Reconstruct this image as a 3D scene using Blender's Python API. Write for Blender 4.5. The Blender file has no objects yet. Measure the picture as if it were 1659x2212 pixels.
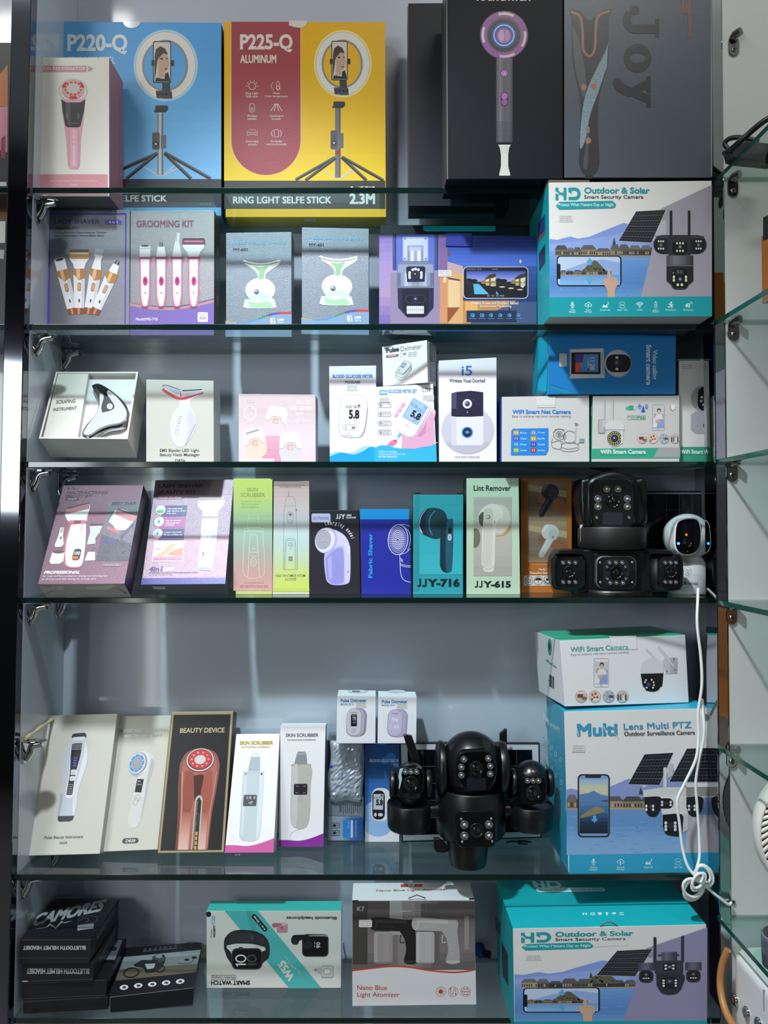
import bpy, bmesh, math, random
from mathutils import Vector, Matrix
sc = bpy.context.scene
COL = sc.collection
# ------------------------------------------------------------------ camera
FPX, PX, PY, DIST, EYE = 1700.0, 815.0, 1106.0, 1.224, 1.45
PITCH = math.radians(1.3)
cam_d = bpy.data.cameras.new('camera'); cam = bpy.data.objects.new('camera', cam_d); COL.objects.link(cam)
cam_d.sensor_width = 36.0; cam_d.sensor_fit = 'AUTO'
cam_d.lens = FPX / 2212.0 * 36.0
cam_d.shift_x = (829.5 - PX) / 2212.0
cam_d.clip_start = 0.02
cam.location = (0, -DIST, EYE); cam.rotation_euler = (math.pi/2 + PITCH, 0, 0)
sc.camera = cam
# ------------------------------------------------------------------ view, world, lamps
vs = sc.view_settings
vs.view_transform = 'Standard'; vs.look = 'None'; vs.gamma = 1.0; vs.use_curve_mapping = False
vs.exposure = 0.0
world = bpy.data.worlds.new('shop_air'); sc.world = world; world.use_nodes = True
wb = world.node_tree.nodes['Background']; wb.inputs['Color'].default_value = (0.62, 0.68, 0.76, 1); wb.inputs['Strength'].default_value = 0.10
def lamp(name, kind, loc, target, energy, color, **kw):
    d = bpy.data.lights.new(name, kind); d.energy = energy; d.color = color
    for k, v in kw.items(): setattr(d, k, v)
    o = bpy.data.objects.new(name, d); COL.objects.link(o); o.location = loc
    o.rotation_euler = (Vector(target) - Vector(loc)).to_track_quat('-Z', 'Y').to_euler()
    return o
KEY_POS = (-0.42, -0.85, 2.95)
lamp('ceiling_spotlight', 'SPOT', KEY_POS, (0.13, 0.1, 0.84), 218, (0.84, 0.92, 1.0), spot_size=math.radians(58), spot_blend=1.0, shadow_soft_size=0.05)
for lx, ly, le in ((-1.5, -1.3, 11), (0.9, -1.2, 19)):
    lamp('ceiling_tube_light', 'AREA', (lx, ly, 3.30), (lx, 0, 1.0), le, (1.0, 0.98, 0.92), shape='RECTANGLE', size=1.2, size_y=0.15)
lamp('shopfront_window_light', 'AREA', (-1.75, -3.12, 1.95), (0.0, 0, 1.4), 36, (0.90, 0.96, 1.0), shape='RECTANGLE', size=1.3, size_y=0.8)
lamp('added_light_strip', 'AREA', (-1.25, -2.8, 1.10), (-1.25, 0, 1.10), 3.0, (0.93, 1.0, 0.92), shape='RECTANGLE', size=0.07, size_y=1.5)  # added strip, unseen, put in for a vertical streak on the back wall
# ------------------------------------------------------------------ pixel <-> place
CAMP = Vector((0, -DIST, EYE))
FWD = Vector((0, math.cos(PITCH), math.sin(PITCH))); UPV = Vector((0, -math.sin(PITCH), math.cos(PITCH)))
def ray(px, py):
    return Vector(((px - PX)/FPX, 0, 0)) + UPV * (-(py - PY)/FPX) + FWD
def onplane(px, py, P0, N):
    d = ray(px, py); return CAMP + d * ((Vector(P0) - CAMP).dot(N) / d.dot(N))
def onY(px, py, y): return onplane(px, py, Vector((0, y, 0)), Vector((0, 1, 0)))
def onZ(px, py, z): return onplane(px, py, Vector((0, 0, z)), Vector((0, 0, 1)))
def onX(px, py, x): return onplane(px, py, Vector((x, 0, 0)), Vector((1, 0, 0)))
# ------------------------------------------------------------------ materials
def lin(h):
    h = h.lstrip('#'); c = [int(h[i:i+2], 16)/255 for i in (0, 2, 4)]
    return [x/12.92 if x <= .04045 else ((x+.055)/1.055)**2.4 for x in c]
_M = {}
def M(hexc, rough=0.42, metal=0.0, coat=0.0, emit=0.0, spec=0.5, bump=0.0, bscale=400.0, alpha=1.0):
    key = (hexc, rough, metal, coat, emit, spec, bump, bscale, alpha)
    if key in _M: return _M[key]
    m = bpy.data.materials.new('surface_' + hexc.lstrip('#')); m.use_nodes = True
    nt = m.node_tree; b = nt.nodes['Principled BSDF']
    b.inputs['Base Color'].default_value = (*lin(hexc), 1)
    b.inputs['Roughness'].default_value = rough; b.inputs['Metallic'].default_value = metal
    b.inputs['Coat Weight'].default_value = coat; b.inputs['Coat Roughness'].default_value = 0.08
    b.inputs['Specular IOR Level'].default_value = spec
    b.inputs['Alpha'].default_value = alpha
    if emit:
        b.inputs['Emission Color'].default_value = (*lin(hexc), 1); b.inputs['Emission Strength'].default_value = emit
    if bump:
        tc = nt.nodes.new('ShaderNodeTexCoord'); n = nt.nodes.new('ShaderNodeTexNoise'); n.inputs['Scale'].default_value = bscale
        bp = nt.nodes.new('ShaderNodeBump'); bp.inputs['Strength'].default_value = bump; bp.inputs['Distance'].default_value = 0.001
        nt.links.new(tc.outputs['Object'], n.inputs['Vector']); nt.links.new(n.outputs['Fac'], bp.inputs['Height']); nt.links.new(bp.outputs['Normal'], b.inputs['Normal'])
    _M[key] = m; return m
def C(hexc):     return M(hexc, 0.38, bump=0.08, bscale=260)      # printed carton board
def FOIL(hexc):  return M(mixh(hexc, '#000000', 0.33), 0.40, metal=0.72, bump=0.35, bscale=1500)    # metallised board
def PLASTIC(hexc, r=0.35): return M(hexc, r, bump=0.04, bscale=900)
CHROME = M('#c9cbcd', 0.07, metal=1.0)
MIRROR = M('#8f949a', 0.03, metal=1.0)
def glass_mat(name, tint, refl=1.0):
    m = bpy.data.materials.new(name); m.use_nodes = True; nt = m.node_tree
    for n in list(nt.nodes): nt.nodes.remove(n)
    out = nt.nodes.new('ShaderNodeOutputMaterial'); mix = nt.nodes.new('ShaderNodeMixShader')
    tr = nt.nodes.new('ShaderNodeBsdfTransparent'); tr.inputs['Color'].default_value = (*tint, 1)
    gl = nt.nodes.new('ShaderNodeBsdfGlossy'); gl.inputs['Roughness'].default_value = 0.02
    lw = nt.nodes.new('ShaderNodeLayerWeight'); lw.inputs['Blend'].default_value = 0.5
    pw = nt.nodes.new('ShaderNodeMath'); pw.operation = 'POWER'; pw.inputs[1].default_value = 5.0
    ma = nt.nodes.new('ShaderNodeMath'); ma.operation = 'MULTIPLY_ADD'; ma.inputs[1].default_value = 0.9*refl; ma.inputs[2].default_value = 0.04*refl
    nt.links.new(lw.outputs['Facing'], pw.inputs[0]); nt.links.new(pw.outputs[0], ma.inputs[0])
    nt.links.new(ma.outputs[0], mix.inputs[0]); nt.links.new(tr.outputs[0], mix.inputs[1]); nt.links.new(gl.outputs[0], mix.inputs[2])
    nt.links.new(mix.outputs[0], out.inputs[0]); return m
GLASS = glass_mat('clear_shelf_glass', (0.86, 0.94, 0.93))
FILM = glass_mat('clear_plastic_film', (0.93, 0.95, 0.97))
GLASS_EDGE = M('#0c1f1c', 0.12, coat=0.4)
GLASS_REAR = M('#4f8070', 0.2, coat=0.4, alpha=0.45)
GLASS_EDGE_R = M('#14493c', 0.12, coat=0.4, alpha=1.0)
def laminate(name, hexc, rough, coat):
    m = M(hexc, rough, coat=coat, bump=0.02, bscale=18); m.name = name; return m
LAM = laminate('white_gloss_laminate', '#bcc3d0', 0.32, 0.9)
LAM2 = laminate('white_bay_laminate', '#c9ccc8', 0.40, 0.2)
# ------------------------------------------------------------------ mesh building
def link(name, verts, faces, mats, idx, parent=None, loc=None, smooth=None):
    me = bpy.data.meshes.new(name)
    o0 = parent_origin(parent) if parent is not None else (Vector(loc) if loc is not None else Vector((0, 0, 0)))
    me.from_pydata([tuple(Vector(v) - o0) for v in verts], [], faces)
    for m in mats: me.materials.append(m)
    if idx: me.polygons.foreach_set('material_index', idx)
    if smooth: me.polygons.foreach_set('use_smooth', smooth)
    me.update()
    ob = bpy.data.objects.new(name, me); COL.objects.link(ob)
    if parent is not None: ob.parent = parent
    elif loc is not None: ob.location = o0
    return ob
def parent_origin(p):
    v = Vector((0, 0, 0))
    while p is not None: v = v + Vector(p.location); p = p.parent
    return v
def tag(o, label, cat, group=None, kind=None):
    if label: o['label'] = label
    if cat: o['category'] = cat
    if group: o['group'] = group
    if kind: o['kind'] = kind
    return o
def root(name, label, cat, loc, group=None):
    o = bpy.data.objects.new(name, None); COL.objects.link(o); o.location = loc; o.empty_display_size = 0.02
    return tag(o, label, cat, group)
class MB:
    """collects solids; build() links them as one mesh"""
    def __init__(s): s.v = []; s.f = []; s.m = []; s.i = []; s.s = []
    def mi(s, mat):
        if mat not in s.m: s.m.append(mat)
        return s.m.index(mat)
    def add(s, verts, faces, mat, smooth=False):
        b = len(s.v); k = s.mi(mat); s.v += [Vector(v) for v in verts]
        for f in faces: s.f.append([b + j for j in f]); s.i.append(k); s.s.append(smooth)
        return s
    def hexa(s, p, mat, mats=None):
        """p: 8 corners front TL,TR,BR,BL then back TL,TR,BR,BL"""
        F = dict(front=(3, 2, 1, 0), back=(4, 5, 6, 7), left=(7, 3, 0, 4), right=(2, 6, 5, 1), top=(0, 1, 5, 4), bottom=(7, 6, 2, 3))
        b = len(s.v); s.v += [Vector(x) for x in p]
        for n, f in F.items():
            s.f.append([b + j for j in f]); s.i.append(s.mi((mats or {}).get(n, mat))); s.s.append(False)
        return s
    def box(s, lo, hi, mat, mats=None):
        (x0, y0, z0), (x1, y1, z1) = lo, hi
        return s.hexa([(x0, y0, z1), (x1, y0, z1), (x1, y0, z0), (x0, y0, z0), (x0, y1, z1), (x1, y1, z1), (x1, y1, z0), (x0, y1, z0)], mat, mats)
    def lathe(s, prof, origin, axis, mat, n=40, smooth=True, cap=True):
        """prof: (distance along axis, radius)"""
        ax = Vector(axis).normalized(); u = ax.orthogonal().normalized(); w = ax.cross(u); o = Vector(origin)
        vs, fs = [], []
        for (h, r) in prof:
            for k in range(n):
                t = 2*math.pi*k/n; vs.append(o + ax*h + (u*math.cos(t) + w*math.sin(t))*r)
        for a in range(len(prof)-1):
            for k in range(n):
                k2 = (k+1) % n; fs.append((a*n+k, a*n+k2, (a+1)*n+k2, (a+1)*n+k))
        s.add(vs, fs, mat, smooth)
        if cap:
            if prof[0][1] > 1e-6: s.add(vs[:n][::-1], [tuple(range(n))], mat)
            if prof[-1][1] > 1e-6: s.add(vs[-n:], [tuple(range(n))], mat)
        return s
    def ball(s, c, r, mat, sx=1, sy=1, sz=1, n=36, m=20, axis=(0, 0, 1)):
        prof = [(-math.cos(math.pi*j/m)*r, max(math.sin(math.pi*j/m)*r, 1e-5)) for j in range(m+1)]
        b = len(s.v); s.lathe(prof, (0, 0, 0), axis, mat, n, True, False)
        for j in range(b, len(s.v)): v = s.v[j]; s.v[j] = Vector(c) + Vector((v.x*sx, v.y*sy, v.z*sz))
        return s
    def outline(s, pts, n, depth, mat, bevel=0.0, seg=3, smooth=False, matf=None):
        """extrude a planar outline (3D points, seen from the tip of normal n, counter-clockwise) backwards by depth, front edge rounded"""
        n = Vector(n).normalized(); P = [Vector(p) for p in pts]; k = len(P); c = sum(P, Vector())/k
        rings = [[p - n*depth for p in P]]
        if bevel:
            for j in range(seg+1):
                t = math.pi/2*j/seg; ins = bevel*(1-math.cos(t)); up = bevel*(math.sin(t)) - bevel
                rg = []
                for p in P:
                    d = (c - p); L = d.length or 1e-9; rg.append(p + d/L*min(ins, L*.6) + n*up)
                rings.append(rg)
        else: rings.append(P)
        b = len(s.v); vs = [v for r in rings for v in r]; fs = []
        for a in range(len(rings)-1):
            for j in range(k):
                j2 = (j+1) % k; fs.append((a*k+j, a*k+j2, (a+1)*k+j2, (a+1)*k+j))
        s.add(vs, fs, mat, smooth)
        s.add(rings[-1], [tuple(range(k))], matf or mat); s.add(rings[0][::-1], [tuple(range(k))], mat)
        return s
    def tube(s, pts, r, mat, n=8, closed=False):
        P = [Vector(p) for p in pts]; fs, vs = [], []; N = len(P); up = None
        for a in range(N):
            t = (P[min(a+1, N-1)] - P[max(a-1, 0)]).normalized() if not closed else (P[(a+1) % N] - P[a-1]).normalized()
            if up is None: up = t.orthogonal().normalized()
            up = (up - t*up.dot(t)).normalized(); w = t.cross(up)
            rr = r[a] if isinstance(r, (list, tuple)) else r
            for k in range(n):
                q = 2*math.pi*k/n; vs.append(P[a] + (up*math.cos(q) + w*math.sin(q))*rr)
        for a in range(N if closed else N-1):
            for k in range(n):
                k2 = (k+1) % n; a2 = (a+1) % N; fs.append((a*n+k, a*n+k2, a2*n+k2, a2*n+k))
        s.add(vs, fs, mat, True)
        if not closed: s.add(vs[:n][::-1], [tuple(range(n))], mat); s.add(vs[-n:], [tuple(range(n))], mat)
        return s
    def build(s, name, parent=None, bevel=0.0, seg=2, loc=None):
        ob = link(name, s.v, s.f, s.m, s.i, parent, loc, s.s)
        if bevel:
            bm = bmesh.new(); bm.from_mesh(ob.data)
            es = [e for e in bm.edges if len(e.link_faces) == 2 and e.calc_face_angle(0) > 0.6]
            bmesh.ops.bevel(bm, geom=es, offset=bevel, segments=seg, affect='EDGES', profile=0.6, material=-1)
            bm.to_mesh(ob.data); bm.free()
        return ob
def bez(pts, n=12):
    """smooth curve through points (Catmull-Rom)"""
    P = [Vector(p) for p in pts]; P = [2*P[0]-P[1]] + P + [2*P[-1]-P[-2]]; out = []
    for i in range(1, len(P)-2):
        for k in range(n):
            t = k/n; a, b, c, d = P[i-1], P[i], P[i+1], P[i+2]
            out.append(0.5*((2*b) + (c-a)*t + (2*a-5*b+4*c-d)*t*t + (3*b-a-3*c+d)*t**3))
    out.append(P[-2]); return out
# ------------------------------------------------------------------ flat print
_GL = {}
def glyphs(s, bold, shear):
    key = (s, bold, shear)
    if key in _GL: return _GL[key]
    cu = bpy.data.curves.new('t', 'FONT'); cu.body = s; cu.size = 1.0; cu.offset = bold; cu.shear = shear; cu.resolution_u = 3; cu.fill_mode = 'FRONT'
    ob = bpy.data.objects.new('t', cu); me = ob.to_mesh()
    v = [(p.co.x, p.co.y) for p in me.vertices]; f = [tuple(p.vertices) for p in me.polygons]
    ob.to_mesh_clear(); bpy.data.objects.remove(ob); bpy.data.curves.remove(cu)
    x0 = min(a for a, b in v); x1 = max(a for a, b in v); y0 = min(b for a, b in v); y1 = max(b for a, b in v)
    v = [((a-x0)/max(x1-x0, 1e-6), (b-y0)/max(y1-y0, 1e-6)) for a, b in v]
    _GL[key] = (v, f, x1-x0, y1-y0); return _GL[key]
def ell(cx, cy, rx, ry=None, n=28, a0=0, a1=360, rot=0):
    ry = rx if ry is None else ry; full = abs(a1-a0) >= 360; c, s = math.cos(math.radians(rot)), math.sin(math.radians(rot)); out = []
    for k in range(n if full else n+1):
        t = math.radians(a0 + (a1-a0)*k/n); x, y = rx*math.cos(t), ry*math.sin(t); out.append((cx + x*c - y*s, cy + x*s + y*c))
    return out
def rr(x0, y0, x1, y1, r, n=5, rot=0):
    out = []; r = min(r, abs(x1-x0)/2, abs(y1-y0)/2)
    for cx, cy, a in ((x1-r, y0+r, -90), (x1-r, y1-r, 0), (x0+r, y1-r, 90), (x0+r, y0+r, 180)):
        out += [(cx + r*math.cos(math.radians(a+90*k/n)), cy + r*math.sin(math.radians(a+90*k/n))) for k in range(n+1)]
    if rot:
        mx, my = (x0+x1)/2, (y0+y1)/2; c, s = math.cos(math.radians(rot)), math.sin(math.radians(rot))
        out = [(mx + (x-mx)*c - (y-my)*s, my + (x-mx)*s + (y-my)*c) for x, y in out]
    return out
def crv(pts, n=8): return [(v.x, v.y) for v in bez([(x, y, 0) for x, y in pts], n)]
def mixh(a, b, t):
    a, b = a.lstrip('#'), b.lstrip('#')
    return '#' + ''.join('%02x' % round(int(a[i:i+2], 16)*(1-t) + int(b[i:i+2], 16)*t) for i in (0, 2, 4))
def rot2(pts, cx, cy, deg):
    c, s = math.cos(math.radians(deg)), math.sin(math.radians(deg))
    return [(cx + (x-cx)*c - (y-cy)*s, cy + (x-cx)*s + (y-cy)*c) for x, y in pts]
def crop(ox, oy, s): return lambda x, y: (ox + x/s, oy + y/s)
def qmap(q1, q2):
    """rectangle/parallelogram q1 -> quad q2 (TL,TR,BR,BL)"""
    (ax, ay), (bx, by), (cx, cy), (dx, dy) = q1
    ux, uy, vx, vy = (bx-ax+cx-dx)/2, (by-ay+cy-dy)/2, (dx-ax+cx-bx)/2, (dy-ay+cy-by)/2; det = ux*vy - uy*vx
    def f(x, y):
        px, py = x-ax, y-ay; u = (px*vy - py*vx)/det; v = (ux*py - uy*px)/det
        return tuple((q2[0][i]*(1-u) + q2[1][i]*u)*(1-v) + (q2[3][i]*(1-u) + q2[2][i]*u)*v for i in (0, 1))
    return f
class Art:
    """flat print lying on one plane of a thing; coordinates are turned into places on that plane"""
    def __init__(s, parent, P0, N, fx=None, mat=C, part='print'):
        s.parent = parent; s.P0 = Vector(P0); s.N = Vector(N).normalized(); s.fx = fx or (lambda x, y: (x, y)); s.mk = mat; s.k = 0; s.cur = part; s.parts = {}
    def part(s, name): s.cur = name; return s
    def put(s, pts, faces, col, raw3=None):
        mb = s.parts.setdefault(s.cur, MB()); s.k += 1; off = s.N*(0.0003 + 0.000004*s.k)
        vs = [onplane(*s.fx(x, y), s.P0, s.N) + off for x, y in pts]
        fs = []
        for f in faces:
            n = Vector()
            q = [vs[j] for j in f]
            for j in range(len(q)): n += (q[j]-s.P0).cross(q[(j+1) % len(q)]-s.P0)
            fs.append(tuple(f) if n.dot(s.N) > 0 else tuple(f)[::-1])
        mb.add(vs, fs, col if not isinstance(col, str) else s.mk(col)); return s
    def poly(s, pts, col): return s.put(pts, [tuple(range(len(pts)))], col)
    def rect(s, x0, y0, x1, y1, col): return s.poly([(x0, y0), (x1, y0), (x1, y1), (x0, y1)], col)
    def rr(s, x0, y0, x1, y1, r, col, rot=0): return s.poly(rr(x0, y0, x1, y1, r, rot=rot), col)
    def ell(s, cx, cy, rx, ry, col, rot=0, n=28): return s.poly(ell(cx, cy, rx, ry, n=n, rot=rot), col)
    def loop(s, outer, inner, col):
        n = len(outer); return s.put(list(outer) + list(inner), [(k, (k+1) % n, n+(k+1) % n, n+k) for k in range(n)], col)
    def ring(s, cx, cy, rx, ry, w, col, rot=0, n=32): return s.loop(ell(cx, cy, rx, ry, n, rot=rot), ell(cx, cy, rx-w, ry-w, n, rot=rot), col)
    def frame(s, x0, y0, x1, y1, r, w, col, rot=0):
        mx, my = (x0+x1)/2, (y0+y1)/2; a = rr(x0, y0, x1, y1, r); b = rr(x0+w, y0+w, x1-w, y1-w, max(r-w, .1))
        return s.loop(rot2(a, mx, my, rot), rot2(b, mx, my, rot), col)
    def line(s, pts, w, col, closed=False):
        P = [Vector((x, y)) for x, y in pts]; n = len(P); L, R = [], []
        for k in range(n):
            a, b = (P[k-1], P[(k+1) % n]) if closed else (P[max(k-1, 0)], P[min(k+1, n-1)])
            t = (b-a); t = t.normalized() if t.length > 1e-9 else Vector((1, 0)); q = Vector((-t.y, t.x))*w/2
            L.append(tuple(P[k]+q)); R.append(tuple(P[k]-q))
        return s.put(L + R, [(k, (k+1) % n, n+(k+1) % n, n+k) for k in range(n if closed else n-1)], col)
    def outl(s, pts, w, col): return s.line(pts, w, col, True)
    def grad(s, x0, y0, x1, y1, cols, n=14, horiz=False):
        for k in range(n):
            t = (k+.5)/n*(len(cols)-1); i = min(int(t), len(cols)-2); c = mixh(cols[i], cols[i+1], t-i)
            if horiz: s.rect(x0+(x1-x0)*k/n, y0, x0+(x1-x0)*(k+1)/n, y1, c)
            else: s.rect(x0, y0+(y1-y0)*k/n, x1, y0+(y1-y0)*(k+1)/n, c)
            s.k -= 1
        s.k += 1; return s
    def T(s, txt, x0, y0, x1, y1, col, bold=0.0, shear=0.0, rot=0, part='lettering'):
        w, h = x1-x0, y1-y0
        g = {0: lambda a, b: (x0+a*w, y1-b*h), 180: lambda a, b: (x1-a*w, y0+b*h), 90: lambda a, b: (x0+b*w, y0+a*h), -90: lambda a, b: (x1-b*w, y1-a*h)}[rot]
        return s.TG(txt, g, col, bold, shear, part)
    def TQ(s, txt, BL, BR, TL, col, bold=0.0, shear=0.0, part='lettering'):
        g = lambda a, b: (BL[0] + (BR[0]-BL[0])*a + (TL[0]-BL[0])*b, BL[1] + (BR[1]-BL[1])*a + (TL[1]-BL[1])*b)
        return s.TG(txt, g, col, bold, shear, part)
    def TG(s, txt, g, col, bold, shear, part):
        heavy = bold > .012 and any(ch in txt for ch in 'MNWKw'); old = s.cur; s.cur = part
        v, f, w, h = glyphs(txt, 0.0 if heavy else bold, shear)
        if heavy:
            dx, dy = bold*.9/w, bold*.7/h; m = lambda a, d: a*(1-2*d)+d
            for ox, oy in ((-dx, -dy), (dx, -dy), (-dx, dy), (dx, dy), (0, 0)): s.put([g(m(a, dx)+ox, m(b, dy)+oy) for a, b in v], f, col)
        else: s.put([g(a, b) for a, b in v], f, col)
        s.cur = old; return s
    def J(s, x0, y0, x1, y1, w, col):
        """letter J standing on the line"""
        old = s.cur; s.cur = 'lettering'; r = (x1-x0-w)/2; xm = x1-w/2
        s.line([(xm, y0), (xm, y1-r-w/2)] + ell(xm-r, y1-r-w/2, r, r, 8, 0, 165)[1:], w, col); s.cur = old; return s
    def sticker(s, x0, y0, x1, y1, lines, rot=0, skew=0):
        """small white price sticker with typed codes"""
        old = s.cur; s.cur = 'price_sticker'; s.rr(x0, y0, x1, y1, min(x1-x0, y1-y0)*.12, '#d9d9d4')
        w, h = x1-x0, y1-y0; n = len(lines)
        for k, t in enumerate(lines):
            if rot == 90: s.T(t, x1-w*(.08+(k+.8)*.86/n), y0+h*.06, x1-w*(.08+(k+.12)*.86/n), y1-h*.06, '#55565a', rot=90, part='price_sticker')
            else: s.T(t, x0+w*.08, y0+h*(.08+(k+.12)*.86/n), x1-w*.10, y0+h*(.08+(k+.8)*.86/n), '#55565a', part='price_sticker')
        s.cur = old; return s
    def solar(s, TL, TR, BR, BL, nx, ny, rim='#b8babd', dark='#15161d', grid='#7a7d85'):
        s.poly([TL, TR, BR, BL], rim); L = lambda a, b: tuple((TL[i]*(1-a)+TR[i]*a)*(1-b) + (BL[i]*(1-a)+BR[i]*a)*b for i in (0, 1))
        e = .012; s.poly([L(e, e), L(1-e, e), L(1-e, 1-e), L(e, 1-e)], dark)
        w = math.dist(TL, TR)*.004
        for k in range(1, nx): s.line([L(k/nx, e), L(k/nx, 1-e)], w, grid)
        for k in range(1, ny): s.line([L(e, k/ny), L(1-e, k/ny)], w*(3 if k % 2 == 0 else 1.2), grid)
        return s
    def done(s):
        for n, mb in s.parts.items(): link(n, mb.v, mb.f, mb.m, mb.i, s.parent)
        s.parts = {}
# ------------------------------------------------------------------ cartons
class Carton: pass
def carton(name, label, quad, z=None, y0=None, lean=0.0, yaw=0.0, d=0.06, front='#e6e4e0', cols=None, cat='box', group=None, ground=True, level=False, mk=C, fx=None, sunk=True, body='carton', bev=0.0008):
    """box whose front rectangle is seen at quad (TL,TR,BR,BL); z is the height it stands on"""
    if fx: quad = [fx(*p) for p in quad]
    th, ph = math.radians(lean), math.radians(yaw)
    N = Vector((0, -math.cos(th), math.sin(th))); N = Vector((-N.y*math.sin(ph)*-1, N.y*math.cos(ph), N.z)) if yaw else N
    mx, my = (quad[2][0]+quad[3][0])/2, (quad[2][1]+quad[3][1])/2
    zt = (z if z is not None else 0) + (d*math.sin(th) if lean > 0 else 0.0)
    if y0 is None: P0 = onZ(mx, my, zt)
    else: P0 = Vector((onY(mx, my, y0).x, y0, zt if z is not None else onY(mx, my, y0).z))
    c = [onplane(px, py, P0, N) for px, py in quad]
    if z is not None and ground:
        for t, b in ((0, 3), (1, 2)):
            dd = c[b]-c[t]; c[b] = c[t] + dd*((zt - c[t].z)/dd.z)
    if level: m = (c[0].z+c[1].z)/2; c[0].z = c[1].z = m
    k = [p - N*d for p in c]
    K = Carton(); K.c, K.k, K.N, K.d, K.quad, K.P0 = c, k, N, d, quad, P0
    zmin = min(p.z for p in c+k); ctr = sum(c+k, Vector())/8
    K.root = root(name, label, cat, (ctr.x, ctr.y, zmin), group)
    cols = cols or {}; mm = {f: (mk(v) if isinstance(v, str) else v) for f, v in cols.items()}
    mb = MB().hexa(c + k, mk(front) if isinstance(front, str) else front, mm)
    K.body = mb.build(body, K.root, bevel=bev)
    K.ztop = max(p.z for p in c+k); K.yfront = min(p.y for p in c)
    return K
def face_art(K, side='front', fx=None, mk=C, part='print'):
    c, k = K.c, K.k
    P0, N = {'front': (c[0], K.N), 'top': (c[0], (c[1]-c[0]).cross(k[0]-c[0])), 'left': (c[0], (k[0]-c[0]).cross(c[3]-c[0])), 'right': (c[1], (c[2]-c[1]).cross(k[1]-c[1])), 'bottom': (c[3], (k[3]-c[3]).cross(c[2]-c[3]))}[side]
    return Art(K.root, P0, N, fx, mk, part)
# ================================================================== the setting
def struct(name, mb, bevel=0.0, label=None):
    o = mb.build(name, None, bevel=bevel); o['kind'] = 'structure'
    if label: o['label'] = label
    return o
BACKY = 0.186
POSTY = -0.021
XR = onY(1545, 1000, POSTY).x            # inner face of the corner post
XP = onY(1570, 1000, POSTY).x            # outer edge of the corner post
XWR = XR + 0.052                     # inner face of the right end panel
def xl(z):                           # inner face of the (slightly leaning) left post and panel
    a, b = onY(68, 0, 0), onY(22, 2000, 0); return a.x + (b.x-a.x)*(z-a.z)/(b.z-a.z)
struct('floor', MB().box((-2.6, -3.2, -0.05), (1.8, 0.3, 0.0), M('#8d8a84', 0.25, bump=0.03, bscale=4)))
struct('ceiling', MB().box((-2.6, -3.2, 3.40), (1.8, 0.3, 3.45), M('#b9bab8', 0.8)))
struct('wall_front', MB().box((-2.6, -3.25, 0.0), (1.8, -3.2, 3.40), M('#4b5058', 0.6, bump=0.05, bscale=9)))
struct('wall_west', MB().box((-2.65, -3.2, 0.0), (-2.6, 0.3, 3.40), M('#6a6d70', 0.6)))
struct('wall_east', MB().box((1.8, -3.2, 0.0), (1.85, 0.3, 3.40), M('#6a6d70', 0.6)))
struct('wall_back', MB().box((-2.6, BACKY, 0.0), (XWR+0.02, BACKY+0.016, 3.40), LAM))
zt, zb = 3.30, 0.0
def panel_left(x0, x1, y0, y1, mat):
    return MB().hexa([(xl(zt)+x0, y0, zt), (xl(zt)+x1, y0, zt), (xl(zb)+x1, y0, zb), (xl(zb)+x0, y0, zb), (xl(zt)+x0, y1, zt), (xl(zt)+x1, y1, zt), (xl(zb)+x1, y1, zb), (xl(zb)+x0, y1, zb)], mat)
struct('wall_left', panel_left(-0.018, 0.0, 0.021, BACKY-0.001, LAM))
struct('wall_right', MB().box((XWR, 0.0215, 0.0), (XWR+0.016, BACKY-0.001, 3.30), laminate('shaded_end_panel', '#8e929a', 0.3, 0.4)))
struct('wall_bay_end', MB().box((XP+0.0005, POSTY+0.002, 0.0), (0.80, 0.020, 3.30), LAM2))
struct('wall_bay_back', MB().box((0.80, -2.2, 0.0), (0.816, 0.020, 3.30), LAM2))
# steel posts
wl = onY(68, 300, 0).x - onY(25, 300, 0).x
p = root('steel_post', 'polished steel post at the left end of the shelves', 'post', (xl(0), 0.0, 0))
panel_left(-wl, 0.0, 0.0, 0.020, M('#777b83', 0.06, metal=1.0, bump=0.12, bscale=5)).build('post_tube', p, bevel=0.0015)
p = root('steel_post', 'polished steel corner post between the main shelves and the side bay', 'post', (XR, 0, 0))
MB().box((XR, POSTY, 0.0), (XP, 0.020, 3.30), M('#a9adb2', 0.025, metal=1.0)).build('post_tube', p, bevel=0.0018)
# shelves of the main unit
SHELF = {}
ORD = ['topmost', 'second', 'third', 'fourth', 'fifth', 'sixth']
CARRY = ['carrying the tall ring lamp cartons', 'carrying the shaver and neck device boxes', 'carrying the glucose meter boxes', 'carrying the lint remover boxes', 'carrying the tall white beauty device boxes', 'carrying the black helmet headset boxes']
def shelf_mesh(x0a, x1a, x0, x1, y0, y1, z0, z1, edges):
    mb = MB(); m = {f: GLASS_EDGE if f == 'front' else GLASS_REAR for f in ('front', 'back', 'left', 'right')}; m.update(edges)
    P = [(x0a, y0, z1), (x1a, y0, z1), (x1a, y0, z0), (x0a, y0, z0), (x0, y1, z1), (x1, y1, z1), (x1, y1, z0), (x0, y1, z0)]
    return mb.hexa(P, GLASS, m)
YS = 0.014
for i, (ya, yb) in enumerate([(405, 418), (700, 713), (997, 1010), (1291, 1303), (1889, 1902), (2199, 2211)]):
    z1, z0 = onY(820, ya, YS).z, onY(820, yb, YS).z; SHELF[i+1] = z1
    r = root('glass_shelf', f'{ORD[i]} clear glass shelf of the main unit, {CARRY[i]}', 'shelf', (0, YS, z0))
    shelf_mesh(xl(z1)+.002, XR-.001, xl(z1)+.002, XR-.001, YS, BACKY-.002, z0, z1, {}).build('glass_pane', r, bevel=0.0008)
BAY = []
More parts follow.
